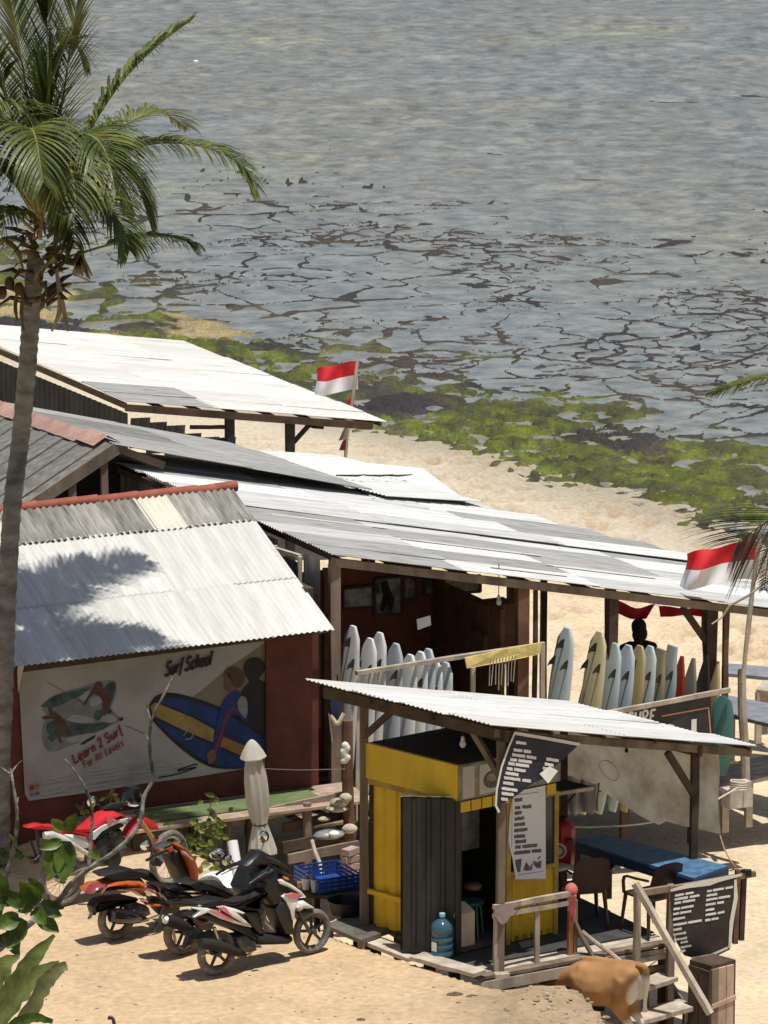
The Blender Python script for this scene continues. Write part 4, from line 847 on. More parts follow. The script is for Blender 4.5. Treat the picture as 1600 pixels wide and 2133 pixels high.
# ------------------------------------------------------------------ flags and bunting
fl_r = M('flag_red_cloth', (.60, .018, .025), .7, .15, 5, .15, 30); fl_w = M('flag_white_cloth', (.74, .73, .73), .8, .05, 5, .15, 30); pole_m = M('peeled_pole', (.40, .35, .27), .85, .25)
def flag(name, label, pole, corner, wv, hv, wave, seed, nu=20, nv=10):
    t = thing(name, label, 'flag', pole[0]); MB().tube(catmull(pole, 4), [.03]*(4*(len(pole)-1))+[.014], 7).build('pole', pole_m, t, True)
    rr = random.Random(seed); ph = rr.uniform(0, 6); nrm = wv.cross(hv).normalized()
    def fn(u_, v_, off=0):
        k = u_**.8; sag = -.16*wv.length*u_*u_*(1-.3*v_)+.05*u_*math.sin(u_*6+ph)
        return corner+wv*u_*(1-.06*math.sin(v_*3+ph))+hv*v_+nrm*(wave*k*math.sin(u_*7+v_*1.6+ph)+wave*.5*k*math.sin(u_*13-v_*3))+Z*(sag+.05*k*math.sin(u_*8+ph+v_*2)*wv.length*.5)
    MB().grid(lambda u_, v_: fn(u_, v_*.5), nu, nv//2).build('red_half', fl_r, t, True); MB().grid(lambda u_, v_: fn(u_, .5+v_*.5), nu, nv//2).build('white_half', fl_w, t, True)
    return t
pp = [D(712, 1104, 80.0), D(722, 920, 80.0), D(735, 830, 80.0), D(747, 735, 80.0)]
t = flag('beach_flag', 'red and white flag flying beside the far white shed', pp, D(744, 752, 80), Vector((-.72, .12, -.06)), Vector((.02, 0, -.50)), .11, 3)
q = MB(); q.plate([D(735, 823, 80), D(724, 832, 80.05), D(719, 842, 80.05), D(733, 846, 80)], V3(0, -1, 0), .006); q.build('red_rag', fl_r, t)
q = MB(); q.plate([D(722, 880, 79.9), D(726, 880, 79.9), D(722, 915, 79.9), D(705, 918, 79.95), D(713, 900, 79.9)], V3(0, -1, 0), .01, 0); q.plate([D(722, 914, 79.9), D(719, 938, 79.9), D(706, 938, 79.9), D(714, 918, 79.9)], V3(0, -1, 0), .011, 1); q.build('furled_cloth', [M('grey_cloth', (.3, .28, .28), .9), M('maroon_cloth', (.16, .02, .03), .9)], t)
fp = D(1583, 1118, 58.5)
flag('shelter_flag', 'red and white flag flying over the right end of the shelter roof', [D(1547, 1420, 58.5), D(1562, 1270, 58.5), D(1586, 1095, 58.5)], fp+V3(-.03, 0, -.05), Vector((-.90, .2, -.08)), Vector((-.03, 0, -.50)), .16, 8)
def bunting(lb, pts0, pts1, Y):
    P = [D(x, y, Y) for x, y in pts0]; Q = [D(x, y, Y) for x, y in pts1]; P = catmull(P, 4); Q = catmull(Q, 4); n = len(P)-1
    o = MB().grid(lambda u_, v_: lerp(P[round(u_*n)], Q[round(u_*n)], v_)+V3(0, .03*math.sin(u_*9+v_*2), 0), n, 3).build('red_banner', M('red_banner_cloth', (.50, .015, .04), .7, .2, 6, .2, 20), smooth=True)
    tag(o, lb, 'banner', 'red banners under the shelter eave')
bunting('red banner with faded white print hung left above the dark figure', [(1286, 1250), (1325, 1266), (1365, 1258)], [(1286, 1278), (1322, 1290), (1346, 1288)], 59.6)
bunting('red banner hung right of the other, near the eave brace', [(1372, 1262), (1420, 1266), (1466, 1268)], [(1376, 1286), (1420, 1282), (1466, 1284)], 59.4)
lonepost('prop_pole', D(1467, 1425, 59.4), D(1465, 1262, 59.4), .045, wood_r, 'thin reddish pole under the shelter eave behind the black surfboard', 'pole')

# ------------------------------------------------------------------ food kiosk: timber shelter
p1 = G(1018, 2045, -.1); zB = 2.66
rB = D(1052, 1516, p1.y-.16); zB = rB.z; rA = G(650, 1418, zB); rC = D(1590, 1558, 52.05); rD = rA+rC-rB
Uk, Vk = rC-rB, rB-rA; uk = Vector((Uk.x, Uk.y, 0)).normalized(); vk = Vector((Vk.x, Vk.y, 0)).normalized()
rootK = thing('kiosk_shelter', 'small timber shelter with white corrugated lean-to roof over the yellow kiosk', 'shelter', (p1.x+.8, p1.y+1.2, 0))
corr_roof(rootK, rA-Uk*.03, Uk*1.03, Vk, 2, 4, lambda i, j, r: z_white if (i+j) % 3 else z_cream, jit=.016)
def under(s, t_, dz=.05): return rA+Uk*s+Vk*t_-Z*dz
t1 = .94; t0 = (745-650)/400*1.0
pst = {}
for nm, s, t_, zb in (('a', .03, t1, -.35), ('b', .03, .235, -.6), ('c', .775, t1, .0), ('d', .75, .3, -.9), ('e', .30, .62, 0)):
    if nm == 'e': continue
    top = under(s, t_, .09); pst[nm] = top; post(rootK, Vector((top.x, top.y, zb)), top, .08, .08, wood if nm in 'ab' else wood_d, 'post')
post(rootK, under(.02, .04, .10), under(.02, .985, .10), .06, .13, wood_d, 'high_beam', .003); post(rootK, under(.78, .04, .11), under(.775, .97, .11), .06, .12, wood_d, 'low_beam', .003)
post(rootK, under(.0, .955, .085), under(.985, .955, .085), .05, .09, wood, 'front_beam', .003); post(rootK, under(0, .3, .07), under(.97, .3, .07), .05, .07, wood_d, 'rafter', 0); post(rootK, under(0, .62, .07), under(.97, .62, .07), .05, .07, wood_d, 'rafter', 0)
for k in (.2, .4, .6, .97): post(rootK, under(k, .03, .035), under(k, .97, .035), .04, .035, wood_d, 'batten', 0)
a = pst['b']; post(rootK, a-Z*.42, a+vk*.42-Z*.06, .05, .07, wood_d, 'brace', 0); a = pst['a']; post(rootK, a-Z*.5, a-vk*.42-Z*.05, .05, .07, wood, 'brace', 0)
a = pst['c']; post(rootK, a-Z*.55, a-uk*.42-Z*-.03, .05, .075, wood_d, 'brace', 0)

# ------------------------------------------------------------------ the yellow kiosk box
F0, F1 = G(940, 1990, .05), G(1140, 1945, .05); bl = G(757, 1546, 2.24); bl = Vector((bl.x, bl.y, .05)); br = bl+(F1-F0); HT = 2.2
ef = (F1-F0).normalized(); es = (bl-F0).normalized(); nf = Vector((ef.y, -ef.x, 0)); ns = Vector((-abs(es.y), -abs(es.x), 0)).normalized(); ns = Vector((-es.y, es.x, 0)) if Vector((-es.y, es.x, 0)).x < 0 else Vector((es.y, -es.x, 0))
for _v in (F0, F1, bl, br): _v += uk*.10
rootY = thing('yellow_kiosk', 'yellow corrugated metal food kiosk with black flat top and open black door', 'kiosk', (F0+br)/2)
Ls, Lf = (bl-F0).length, (F1-F0).length
sheetwall(rootY, F0+Z*.45, es, Z, Ls, 1.75-.45, yel, 'side_panel', pitch=.185, amp=.028, trap=True)
sheetwall(rootY, F0+Z*.0, es, Z, Ls, .43, yel, 'lower_side_panel', pitch=.185, amp=.028, trap=True)
MB().beam(F0+Z*.45+ns*.03, bl+Z*.45+ns*.03, .05, .05).build('side_rail', yel, rootY)
MB().box((F0+bl)/2+Z*1.97+ns*.03, Ls+.06, .05, .40, ex=es, ey=ns).build('fascia', yel, rootY)
MB().box((F0+bl)/2+Z*1.73+ns*.01, Ls, .05, .07, ex=es, ey=ns).build('fascia_gutter', steel_y, rootY)
MB().box((F0+F1)/2+Z*1.97+nf*.03, Lf+.06, .05, .40, ex=ef, ey=nf).build('fascia', M('fascia_print', (.26, .25, .23), .6, .3, 8, 0), rootY)
q = MB(); q.box(F0+ef*.09+Z*1.97+nf*.06, .16, .008, .36, ex=ef, ey=nf, mi=0)
for k, s in enumerate((.42, .85)):
    q.box(F0+ef*s+Z*1.97+nf*.06, .36, .008, .34, ex=ef, ey=nf, mi=0)
    cc = F0+ef*s+Z*1.95+nf*.066; q.plate([cc+ef*(.13*math.cos(x*math.pi/8))+Z*(.10*math.sin(x*math.pi/8)) for x in range(16)], nf, .004, 1)
    q.plate([cc+nf*.004+ef*(.09*math.cos(x*math.pi/8))+Z*(.03+.05*math.sin(x*math.pi/8)) for x in range(16)], nf, .004, 2)
q.build('fascia_picture', [M('print_white', (.55, .55, .52), .6, .1), M('print_dark_grey', (.10, .10, .10), .6, .4, 30, 0), M('print_mid_grey', (.30, .29, .26), .6, .4, 30, 0)], rootY)
for k in range(9): MB().box(F0+ef*(.06+k*.15)+Z*1.69+nf*.03, .13, .03, .12, ex=ef, ey=nf).build('fascia_rib', yel, rootY)
MB().box((F0+br)/2+Z*2.165, Lf, Ls, .02, ex=ef, ey=es).build('flat_top', blackm, rootY)
MB().box((bl+br)/2+Z*1.1, Lf, .04, 2.1, ex=ef, ey=es).build('back_panel', M('kiosk_inner_shade', (.05, .045, .03), .9, .3), rootY)
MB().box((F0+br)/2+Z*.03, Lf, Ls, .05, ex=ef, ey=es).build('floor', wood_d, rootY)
MB().box((F0+bl)/2-ns*.05+Z*1.0, Ls*.98, .03, 2.0, ex=es, ey=ns).build('side_shade_lining', M('kiosk_inner_shade', (1, 1, 1)), rootY)
MB().box((F1+br)/2-ef*.05+Z*1.0, Ls*.98, .03, 2.0, ex=es, ey=ef).build('right_shade_lining', M('kiosk_inner_shade', (1, 1, 1)), rootY); MB().box((F0+br)/2+Z*2.12, Lf*.97, Ls*.97, .02, ex=ef, ey=es).build('shade_ceiling', M('kiosk_inner_shade', (1, 1, 1)), rootY)  # dark linings and ceiling added, their colour standing in for inner shade
sheetwall(rootY, F1+Z*.0, es, Z, Ls, .95, yel, 'right_panel', pitch=.185, amp=.02, trap=True)
# front right: lower ribbed panel, window and posts
xw = (1040-940)/200*Lf
sheetwall(rootY, F0+ef*xw, ef, Z, Lf-xw, .78, yel, 'front_panel', pitch=.12, amp=.014, trap=True)
q = MB(); q.plate([F0+ef*xw+Z*.8+nf*.01, F1+Z*.8+nf*.01, F1+Z*1.62+nf*.01, F0+ef*xw+Z*1.62+nf*.01], nf, .006); q.build('window_pane', M('smoky_glass', (.06, .065, .06), .12, .1, 4, 0, 20, spec=.6), rootY)
for s in (xw, Lf): MB().beam(F0+ef*s+nf*.02-Z*.02, F0+ef*s+nf*.02+Z*1.65, .05, .05).build('corner_post', steel_y, rootY)
for z in (.80, 1.63): MB().beam(F0+ef*xw+nf*.022+Z*z, F1+nf*.022+Z*z, .04, .045).build('window_rail', steel_y, rootY)
# door swung open to the left
dn = Vector((-.985, .06, 0)).normalized(); dr = D(823, 1668, F0.y+.05); W = .64
dro = sheetwall(rootY, F0+dn*W+nf*.04+Z*.02, -dn, Z, W, 1.77, M('black_door_paint', (.022, .024, .024), .5, .25, 5, .05, 30), 'door', pitch=.155, amp=.022, trap=True)
MB().box(F0+dn*W/2+Z*.9+Vector((0, .04, 0)), W, .03, 1.76, ex=-dn, ey=Vector((-.06, -.985, 0))).build('door_back', blackm, rootY); MB().box(F0+dn*W/2+Z*1.80+V3(0, .02, 0), W, .06, .015, ex=-dn, ey=Vector((-.06, -.985, 0))).build('door_lit_edge', steel, rootY)  # bright steel strip stands in for the sunlit top edge of the door
# right-hand flap and its strut, shelf
q = MB(); q.plate([F1+Z*1.62+nf*.0, F1+Z*1.62+es*.9, F1+Z*1.60+es*.9+ef*.52, F1+Z*1.60+ef*.52], Z, .03); q.build('hatch_flap', blackm, rootY)
MB().beam(F1+Z*1.615+ef*.0+nf*.02, F1+Z*1.595+ef*.53+nf*.02, .03, .04).build('flap_edge', wood_l, rootY); MB().beam(F1+Z*1.32+nf*.0, F1+Z*1.6+ef*.32, .018, .018).build('flap_strut', blackm, rootY)
MB().box(F1+ef*.13+es*.35+Z*.72, .26, .75, .03, ex=ef, ey=es).build('side_shelf', wood_l, rootY)
# shelf with pictures inside the doorway
q = MB(); q.plate([F0+ef*.25+es*.35+Z*1.05, F0+ef*.6+es*.35+Z*1.05, F0+ef*.6+es*.35+Z*1.5, F0+ef*.25+es*.35+Z*1.5], nf, .03); tag(q.build('display_case', M('dim_glass_case', (.10, .10, .10), .2, .4, 6, 0)), 'dim glass display case inside the kiosk doorway', 'display case')
# poster on the front
wp = M('white_vinyl_poster', (.74, .76, .79), .6, .05, 2, .1, 6)
t = thing('menu_poster', 'white menu poster with drink pictures on the kiosk front', 'poster', (F0+F1)/2+Z*.75)
def onf(px, py, off=.0): return PL(px, py, F0+nf*(.06+off), nf)
q = MB(); q.plate([onf(x, y) for x, y in ((1066, 1668), (1078, 1648), (1136, 1636), (1137, 1830), (1074, 1832), (1068, 1790), (1059, 1752), (1062, 1700))], nf, .004); q.build('sheet', wp, t)
q = MB(); ink = M('poster_grey_ink', (.11, .12, .14), .7, .3, 40, 0)
rr = random.Random(5)
def blob(q, pt, x0, y0, x1, y1, h_, n, mi=0):     # a hand-printed word too small to read
    A, B = pt(x0, y0), pt(x1, y1); m = max(3, int((x1-x0)/3)); up_ = (Z-n*Z.dot(n)).normalized(); T_ = []; Bt = []
    for k in range(m+1): c = lerp(A, B, k/m); T_.append(c+up_*h_*(.40+.18*rr.random())); Bt.append(c-up_*h_*(.40+.18*rr.random()))
    q.plate(T_+Bt[::-1], n, .002, mi)
for y, ws in ((1667, ((1072, 1088),)), (1683, ((1073, 1084), (1088, 1107))), (1694, ((1072, 1087),)), (1706, ((1072, 1092),)), (1718, ((1071, 1094),)), (1730, ((1071, 1099),)), (1743, ((1071, 1094),)), (1754, ((1073, 1096),)), (1765, ((1073, 1085), (1088, 1119))), (1777, ((1071, 1105), (1108, 1128)))):
    for x0, x1 in ws: blob(q, lambda x, y_: onf(x, y_, .004), x0, y-(x0-1072)*.1, x1, y-(x1-1072)*.1, .04, nf)
for pts in (((1073, 1792), (1087, 1788), (1086, 1796), (1084, 1816), (1078, 1817), (1074, 1800)), ((1090, 1812), (1096, 1795), (1104, 1806), (1110, 1796), (1108, 1812), (1098, 1814)), ((1111, 1792), (1119, 1796), (1128, 1792), (1127, 1808), (1118, 1808), (1112, 1802)), ((1119, 1790), (1124, 1783), (1127, 1784), (1122, 1790))): q.plate([onf(x, y, .004) for x, y in pts], nf, .002)
ribbon(q, [onf(1074, 1656, .004), onf(1122, 1650, .004)], nf, .006); ribbon(q, [onf(1080, 1822, .004), onf(1132, 1815, .004)], nf, .006); ribbon(q, [onf(1067, 1660, .004), onf(1066, 1765, .004)], nf, .005)
q.build('print', ink, t)
# navy banner curling from the front beam
bp_ = under(.03, .955, .12)+nf*.05; nb = Vector((uk.y, -uk.x, 0))
def onb(px, py, off=.0): return PL(px, py, bp_+nb*off, nb)
t = thing('navy_menu_banner', 'navy menu banner with white lettering, torn loose from the kiosk beam', 'banner', onb(1100, 1690))
q = MB(); q.plate([onb(x, y) for x, y in ((1072, 1524), (1120, 1532), (1165, 1539), (1208, 1549), (1194, 1562), (1166, 1588), (1148, 1602), (1130, 1622), (1106, 1634), (1080, 1654), (1056, 1668), (1044, 1674), (1040, 1692), (1031, 1680), (1033, 1645), (1044, 1598), (1060, 1552))], nb, .008); q.build('vinyl', M('navy_vinyl', (.018, .018, .035), .6, .4, 3, .3, 8), t)
q = MB(); ribbon(q, [onb(1072, 1527, .007), onb(1120, 1535, .007), onb(1165, 1543, .007), onb(1208, 1551, .007)], nb, .035); ribbon(q, [onb(1073, 1526, .008), onb(1060, 1556, .008), onb(1045, 1598, .008), onb(1035, 1645, .008), onb(1033, 1678, .008), onb(1040, 1692, .008)], nb, .028); q.build('hem', white_c, t)
q = MB()
for y, ws in ((1544, ((1075, 1096),)), (1560, ((1070, 1088), (1091, 1106))), (1571, ((1067, 1094), (1097, 1117))), (1581, ((1063, 1077), (1080, 1108))), (1590, ((1059, 1072), (1074, 1102))), (1601, ((1056, 1068), (1071, 1095))), (1611, ((1053, 1080),)), (1621, ((1050, 1084), (1088, 1106))), (1632, ((1048, 1070),)), (1644, ((1045, 1078),)), (1654, ((1045, 1070),)), (1666, ((1044, 1058),)), (1570, ((1138, 1164),)), (1581, ((1135, 1153),)), (1590, ((1131, 1146),))):
    for x0, x1 in ws:
        q = MB(); blob(q, lambda x, y_: onb(x, y_, .007), x0, y+(x0-1060)*.14, x1, y+(x1-1060)*.14, .035, nb); q.build('lettering', white_p, t)
q = MB(); q.plate([onb(1145, 1596, .02), onb(1162, 1606, .03), onb(1142, 1632, .05), onb(1124, 1612, .03)], (nb+Z*.4).normalized(), .006); q.build('folded_corner', white_c, t)
# red dispenser with round badge
rd = D(1168, 1755, F1.y+.42); t = thing('red_dispenser', 'red plastic dispenser with round white badge beside the kiosk', 'dispenser', rd-Z*.28)
q = MB(); q.lathe([(.10, -.27), (.155, -.25), (.165, -.1), (.165, .15), (.15, .22), (.10, .26), (.05, .27)], rd, n=8); q.build('tank', M('dark_red_plastic', (.30, .012, .02), .4, .15), t, True)
q = MB(); rc = rd+V3(-.03, -.168, -.05)
for r_, d2, mi in ((.095, 0, 0), (.07, .004, 1), (.045, .008, 0)): q.lathe([(r_, 0), (r_*.98, .006+d2)], rc, (0, -1, 0), 18, mi)
q.build('badge', [M('badge_cream', (.5, .47, .45), .6), M('badge_grey', (.10, .10, .12), .6)], t); MB().box(rd+V3(.10, -.17, .06), .07, .05, .06).build('tap', black, t)
MB().lathe([(.05, .26), (.055, .30)], rd).build('lid', blackm, t)

# stained canvas hung along the low edge
cvm = leafmat('stained_canvas', (.52, .47, .37), .25, .9, .5, 1.8, col2=(.78, .75, .68))
T0, T1 = under(.90, -.02, .1), under(.90, .90, .1)
def canv(u_, v_):
    p = lerp(T1, T0, u_); hgt = lerp(1.0, .80, u_)+.10*math.sin(u_*5)*(1 if u_ > .3 else .3)
    return p-Z*(v_*hgt)+uk*(.05*math.sin(u_*9+v_*2)*v_)+vk*.02*math.sin(v_*7)
t = thing('stained_canvas', 'large water-stained pale canvas hung along the low side of the kiosk roof', 'canvas', lerp(T0, T1, .5)-Z*1.0)
MB().grid(canv, 26, 8).build('cloth', cvm, t, True)
q = MB(); n_c = Vector((-uk.x, -uk.y, 0))
for (u0, v0, rx, rz, arc) in ((.60, .62, .17, .11, (0, 6.283)),):
    P = [canv(u0+rx*math.cos(a_)/2.8, v0+rz*math.sin(a_)*-1.1)+n_c*.012 for a_ in np.linspace(arc[0], arc[1], 18)]; ribbon(q, P, n_c, .010)
q.build('ring_stain', leafmat('tea_brown_stain', (.46, .41, .31), .3, .9, .45, 6), t)
for u0, v0 in ((.66, .42), (.28, .55)): q = MB(); q.lathe([(.012, 0), (.012, .004)], canv(u0, v0)+n_c*.014, n_c, 8); q.build('eyelet', white_p, t)
dr_ = MB(); b0, b1 = under(.93, .05, .75), under(.90, .34, .85)
t = thing('pale_drape', 'pale bunched cloth hanging behind the kiosk hatch', 'cloth', b0-Z*.7)
pd = D(1150, 1610, 53.6); pe = D(1252, 1625, 52.9)
MB().grid(lambda u_, v_: lerp(pd, pe, u_)-Z*(v_*(.52-.18*u_))+V3(.03*math.sin(u_*16+v_*2), .07*math.sin(u_*21), 0)-V3(.0, 0, .05*u_), 26, 5).build('cloth', M('pale_pinkish_cloth', (.58, .53, .50), .9, .1), t, True)

# ------------------------------------------------------------------ kiosk deck
rootD = thing('kiosk_deck', 'raised plank deck under the kiosk roof, dark floor and sunlit front boards', 'deck', (p1.x+1, p1.y+1, -1))
dz = .02
dk0 = G(1000, 2036, dz); dk1 = G(1400, 1962, dz); ud = (dk1-dk0).normalized(); vd = Vector((-ud.y, ud.x, 0)); Ld = (dk1-dk0).length
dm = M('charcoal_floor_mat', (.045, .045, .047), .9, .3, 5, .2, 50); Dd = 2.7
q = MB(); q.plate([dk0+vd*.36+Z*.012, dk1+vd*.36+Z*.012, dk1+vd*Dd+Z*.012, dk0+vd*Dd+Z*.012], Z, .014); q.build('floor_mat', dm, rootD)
nb_ = int(Dd/.12)
for k in range(nb_):
    a = dk0+vd*(.06+k*.12)-Z*.02; e0 = R.uniform(-.07, .05) if k < 4 else 0
    MB().beam(a+ud*e0, a+ud*(Ld+R.uniform(-.06, .06)), .108, .032+.01*R.random()).build('plank', wood_l if k % 4 else wood, rootD)
MB().beam(dk0+vd*.02-Z*.12, dk1+vd*.02-Z*.12, .05, .12).build('front_joist', wood_l, rootD)
MB().beam(dk0+vd*.04-Z*.32+ud*.2, dk1+vd*.04-Z*.30, .05, .10, wob=.01).build('lower_rail', wood, rootD)
for s in (.08, .5, .98):
    for v_ in (.08, 1.4, 2.6): p = dk0+ud*(Ld*s)+vd*v_; MB().beam(Vector((p.x, p.y, -1.2)), p-Z*.04, .11, .11).build('support_post', wood_d, rootD)
# loose boards bridging the yard edge to the deck
for k, (x0, y0, x1, y1, w_, lb) in enumerate(((770, 1958, 868, 1996, .26, 'wide flat board lying at the yard edge below the basins'), (880, 1996, 960, 1972, .2, 'short board behind the water bottle'), (868, 1992, 1000, 2028, .22, 'grey board under the water bottle'), (1030, 2032, 1060, 2030, .1, 'small bleached offcut at the foot of the kiosk post'))):
    a, b_ = G(x0, y0, .02+.03*k), G(x1, y1, .02+.03*k); tag(MB().beam(a, b_, w_, .045, wob=.004).build('loose_board', wood_l), lb, 'board')

# ------------------------------------------------------------------ things on and by the deck
t_ = .76
tb = [G(1190, 1752, t_), G(1445, 1832, t_), G(1516, 1806, t_), G(1262, 1741, t_)]
t = thing('blue_table', 'long table with bright blue top under the kiosk roof', 'table', Vector((sum(p.x for p in tb)/4, sum(p.y for p in tb)/4, .03)))
blu = M('blue_table_paint', (.05, .13, .24), .6, .25, 9, .1, 30, col2=(.085, .20, .34)); MB().plate(tb, Z, .03).build('table_top', blu, t)
for i in range(4): MB().beam(tb[i]-Z*.06, tb[(i+1) % 4]-Z*.06, .03, .10).build('apron', M('dark_blue_edge', (.01, .03, .09), .5), t)
for p in tb: c = lerp(p, sum(tb, Vector())/4, .08); MB().beam(Vector((c.x, c.y, .03)), c-Z*.03, .06, .06).build('leg', wood_d, t)
c0_ = lerp(lerp(tb[0], tb[3], .5), lerp(tb[1], tb[2], .5), .12); c1_ = lerp(lerp(tb[0], tb[3], .5), lerp(tb[1], tb[2], .5), .3); MB().beam(Vector((c0_.x, c0_.y, .35)), c1_-Z*.05, .05, .05).build('brace', wood_d, t)
brn = M('brown_plastic_chair', (.05, .026, .02), .45, .2, 5, 0)
def chair(label, c, yaw):
    t = thing('plastic_chair', label, 'chair', c, 'brown plastic chairs at the blue table', local=True); t.rotation_euler = (0, 0, yaw)
    MB().pillow([V3(-.22, -.21, .44), V3(.22, -.21, .44), V3(.19, .22, .43), V3(-.19, .22, .43)], Z, .035).build('seat', brn, t)
    q = MB()
    def bk(u_, v_): x = (u_-.5)*2; return V3(x*(.225-.03*v_*v_), .22+.10*v_-.05*(1-x*x)*-1*.6, .46+v_*.42-.05*abs(x)**3*v_)
    q.grid(bk, 10, 6); q.grid(lambda u_, v_: bk(u_, v_)+V3(0, .018, 0), 10, 6); q.build('backrest', brn, t, True)
    for x, y in ((-.2, -.19), (.2, -.19), (-.18, .2), (.18, .2)): MB().tube([V3(x, y, .43), V3(x*1.18, y*1.22, 0)], [.026, .02], 6).build('leg', brn, t)
    for s in (-1, 1):
        MB().tube(catmull([V3(.22*s, .24, .68), V3(.25*s, .05, .67), V3(.25*s, -.16, .64), V3(.22*s, -.2, .44)], 3), .02, 6, flat=.7).build('armrest', brn, t)
ch = G(1215, 1925, .03); chair('brown plastic chair beside the red dispenser, with its back to the camera', Vector((ch.x, ch.y, .035)), math.radians(195))
ch = G(1350, 1940, .03); chair('brown plastic chair half hidden behind the right handrail', Vector((ch.x+.02, ch.y, .035)), math.radians(215))
# water bottle
wb = G(921, 1990, .08); blue_b = M('blue_bottle_plastic', (.16, .38, .55), .08, .1, 4, 0, 20, spec=.6, trans=.75)
t = thing('water_bottle', 'large blue refillable water bottle standing before the black kiosk door', 'water bottle', wb)
pr = [(.10, 0), (.125, .012), (.128, .06), (.118, .075), (.128, .09), (.128, .14), (.118, .155), (.128, .17), (.128, .22), (.118, .235), (.128, .25), (.128, .33), (.115, .37), (.06, .41), (.03, .425), (.028, .455)]
MB().lathe(pr, wb, n=20).build('bottle', blue_b, t, True); MB().lathe([(.034, .45), (.034, .485), (.02, .49)], wb).build('cap', M('pale_blue_cap', (.25, .5, .7), .4), t, True)
q = MB(); q.box(wb+V3(-.09, -.105, .13), .07, .004, .10, ex=(.75, -.66, 0), ey=(.66, .75, 0)); q.build('label_sticker', white_p, t)
# paper bag, green stool, sandal
p = G(960, 1975, .06); t = thing('cream_carton', 'tall cream carton with folded top behind the water bottle', 'carton', p); ct = M('cream_card', (.55, .44, .33), .85, .1)
MB().box(p+Z*.22, .22, .18, .42, ex=ef, ey=es).build('box', ct, t); q = MB(); q.plate([p+Z*.43-ef*.11-es*.09, p+Z*.43+ef*.11-es*.09, p+Z*.52+ef*.09+es*.05, p+Z*.52-ef*.07+es*.05], nf, .01); q.build('flap', ct, t)
p = G(995, 1960, .06)+es*.1; gs = M('green_stool_plastic', (.01, .12, .085), .5, .15); t = thing('green_stool', 'green plastic stool inside the kiosk doorway', 'stool', p)
MB().lathe([(.13, .40), (.15, .43), (.14, .45)], p, n=12).build('seat', gs, t, True)
for k in range(4): a_ = k*math.pi/2+.5; MB().beam(p+V3(.15*math.cos(a_), .15*math.sin(a_), 0), p+V3(.11*math.cos(a_), .11*math.sin(a_), .41), .05, .02).build('leg', gs, t)
p = D(985, 1846, F0.y+.7); tag(MB().ball(p, .11, .10, .05).build('melon_bowl', M('pinkish_bowl', (.28, .15, .11), .6, .2), smooth=True), 'dim pinkish bowl inside the kiosk doorway', 'bowl')
p = G(1098, 1966, .06); tag(MB().tube([p-ef*.1, p, p+ef*.12], [.04, .05, .035], 8, flat=.3).build('sandal', M('grey_sandal', (.16, .14, .12), .8), smooth=True), 'single grey sandal on deck under the yellow panel', 'sandal')

# hand rail left of the steps, with rag and pink-headed post
t = thing('front_railing', 'weathered railing of sticks in front of the yellow kiosk panel', 'railing', G(1100, 2035, -.1))
r0, r1 = D(1028, 1890, p1.y-.05), D(1186, 1862, p1.y+.55)
for dzz in (0, -.10): MB().beam(r0+Z*dzz, r1+Z*dzz, .045, .055, wob=.004).build('rail', wood_l, t)
for px, y0, y1, Yo in ((1034, 1895, 2045, .0), (1118, 1885, 2022, .32)): 
    p = D(px, y0, p1.y+Yo); MB().beam(Vector((p.x, p.y, -.32)), p, .055, .055, wob=.006).build('upright', wood_l, t)
q = MB(); ra = lerp(r0, r1, .08)+V3(0, -.045, 0); rb = lerp(r0, r1, .72)+V3(0, -.045, 0)
q.grid(lambda u_, v_: lerp(lerp(r0, r1, .02), lerp(r0, r1, .36), u_)+V3(0, -.05-.015*math.sin(u_*11), .03-.2*v_*(math.sin(math.pi*min(1, u_*1.2+.1))*.9+.25)), 12, 5)
tag(q.build('grey_rag', M('grey_rag', (.30, .25, .23), .95, .25), smooth=True), 'grey rag drying over the weathered railing', 'rag')
pk = M('faded_pink_cap', (.45, .13, .12), .8, .2); orp = M('orange_brown_paint', (.40, .16, .07), .7, .3)
ps = D(1190, 1858, p1.y+.6); t = thing('gate_post', 'orange-brown post topped with a faded pink cloth cap', 'post', Vector((ps.x, ps.y, -.3)))
q = MB(); q.beam(Vector((ps.x-.02, ps.y, -.45)), ps, .07, .05); q.build('post', orp, t); MB().ball(ps+Z*.02, .075, .07, .085).build('cap', pk, t, True)
for k in range(3): MB().tube([ps+V3(.03*(k-1), -.06, -.02), ps+V3(.03*(k-1), -.06, -.2-.06*k)], [.03, .015], 6).build('cap_tail', pk, t)
MB().beam(Vector((ps.x+.05, ps.y+.05, -.4)), ps+V3(.05, .03, -.1), .04, .04).build('second_stake', wood, t)
for k, (x0, y0, x1, y1) in enumerate(((1198, 1920, 1245, 2018), (1212, 1940, 1295, 2005), (1195, 1985, 1235, 2030))):
    lonepost('leaning_stick', D(x1, y1, p1.y+.55), D(x0, y0, p1.y+.62), .055, wood_l if k == 1 else wood, ['thin grey stick leaning on the pink-capped post', 'pale stick slanting right from the pink-capped post', 'short stick low beside the pink-capped post'][k], 'stick')
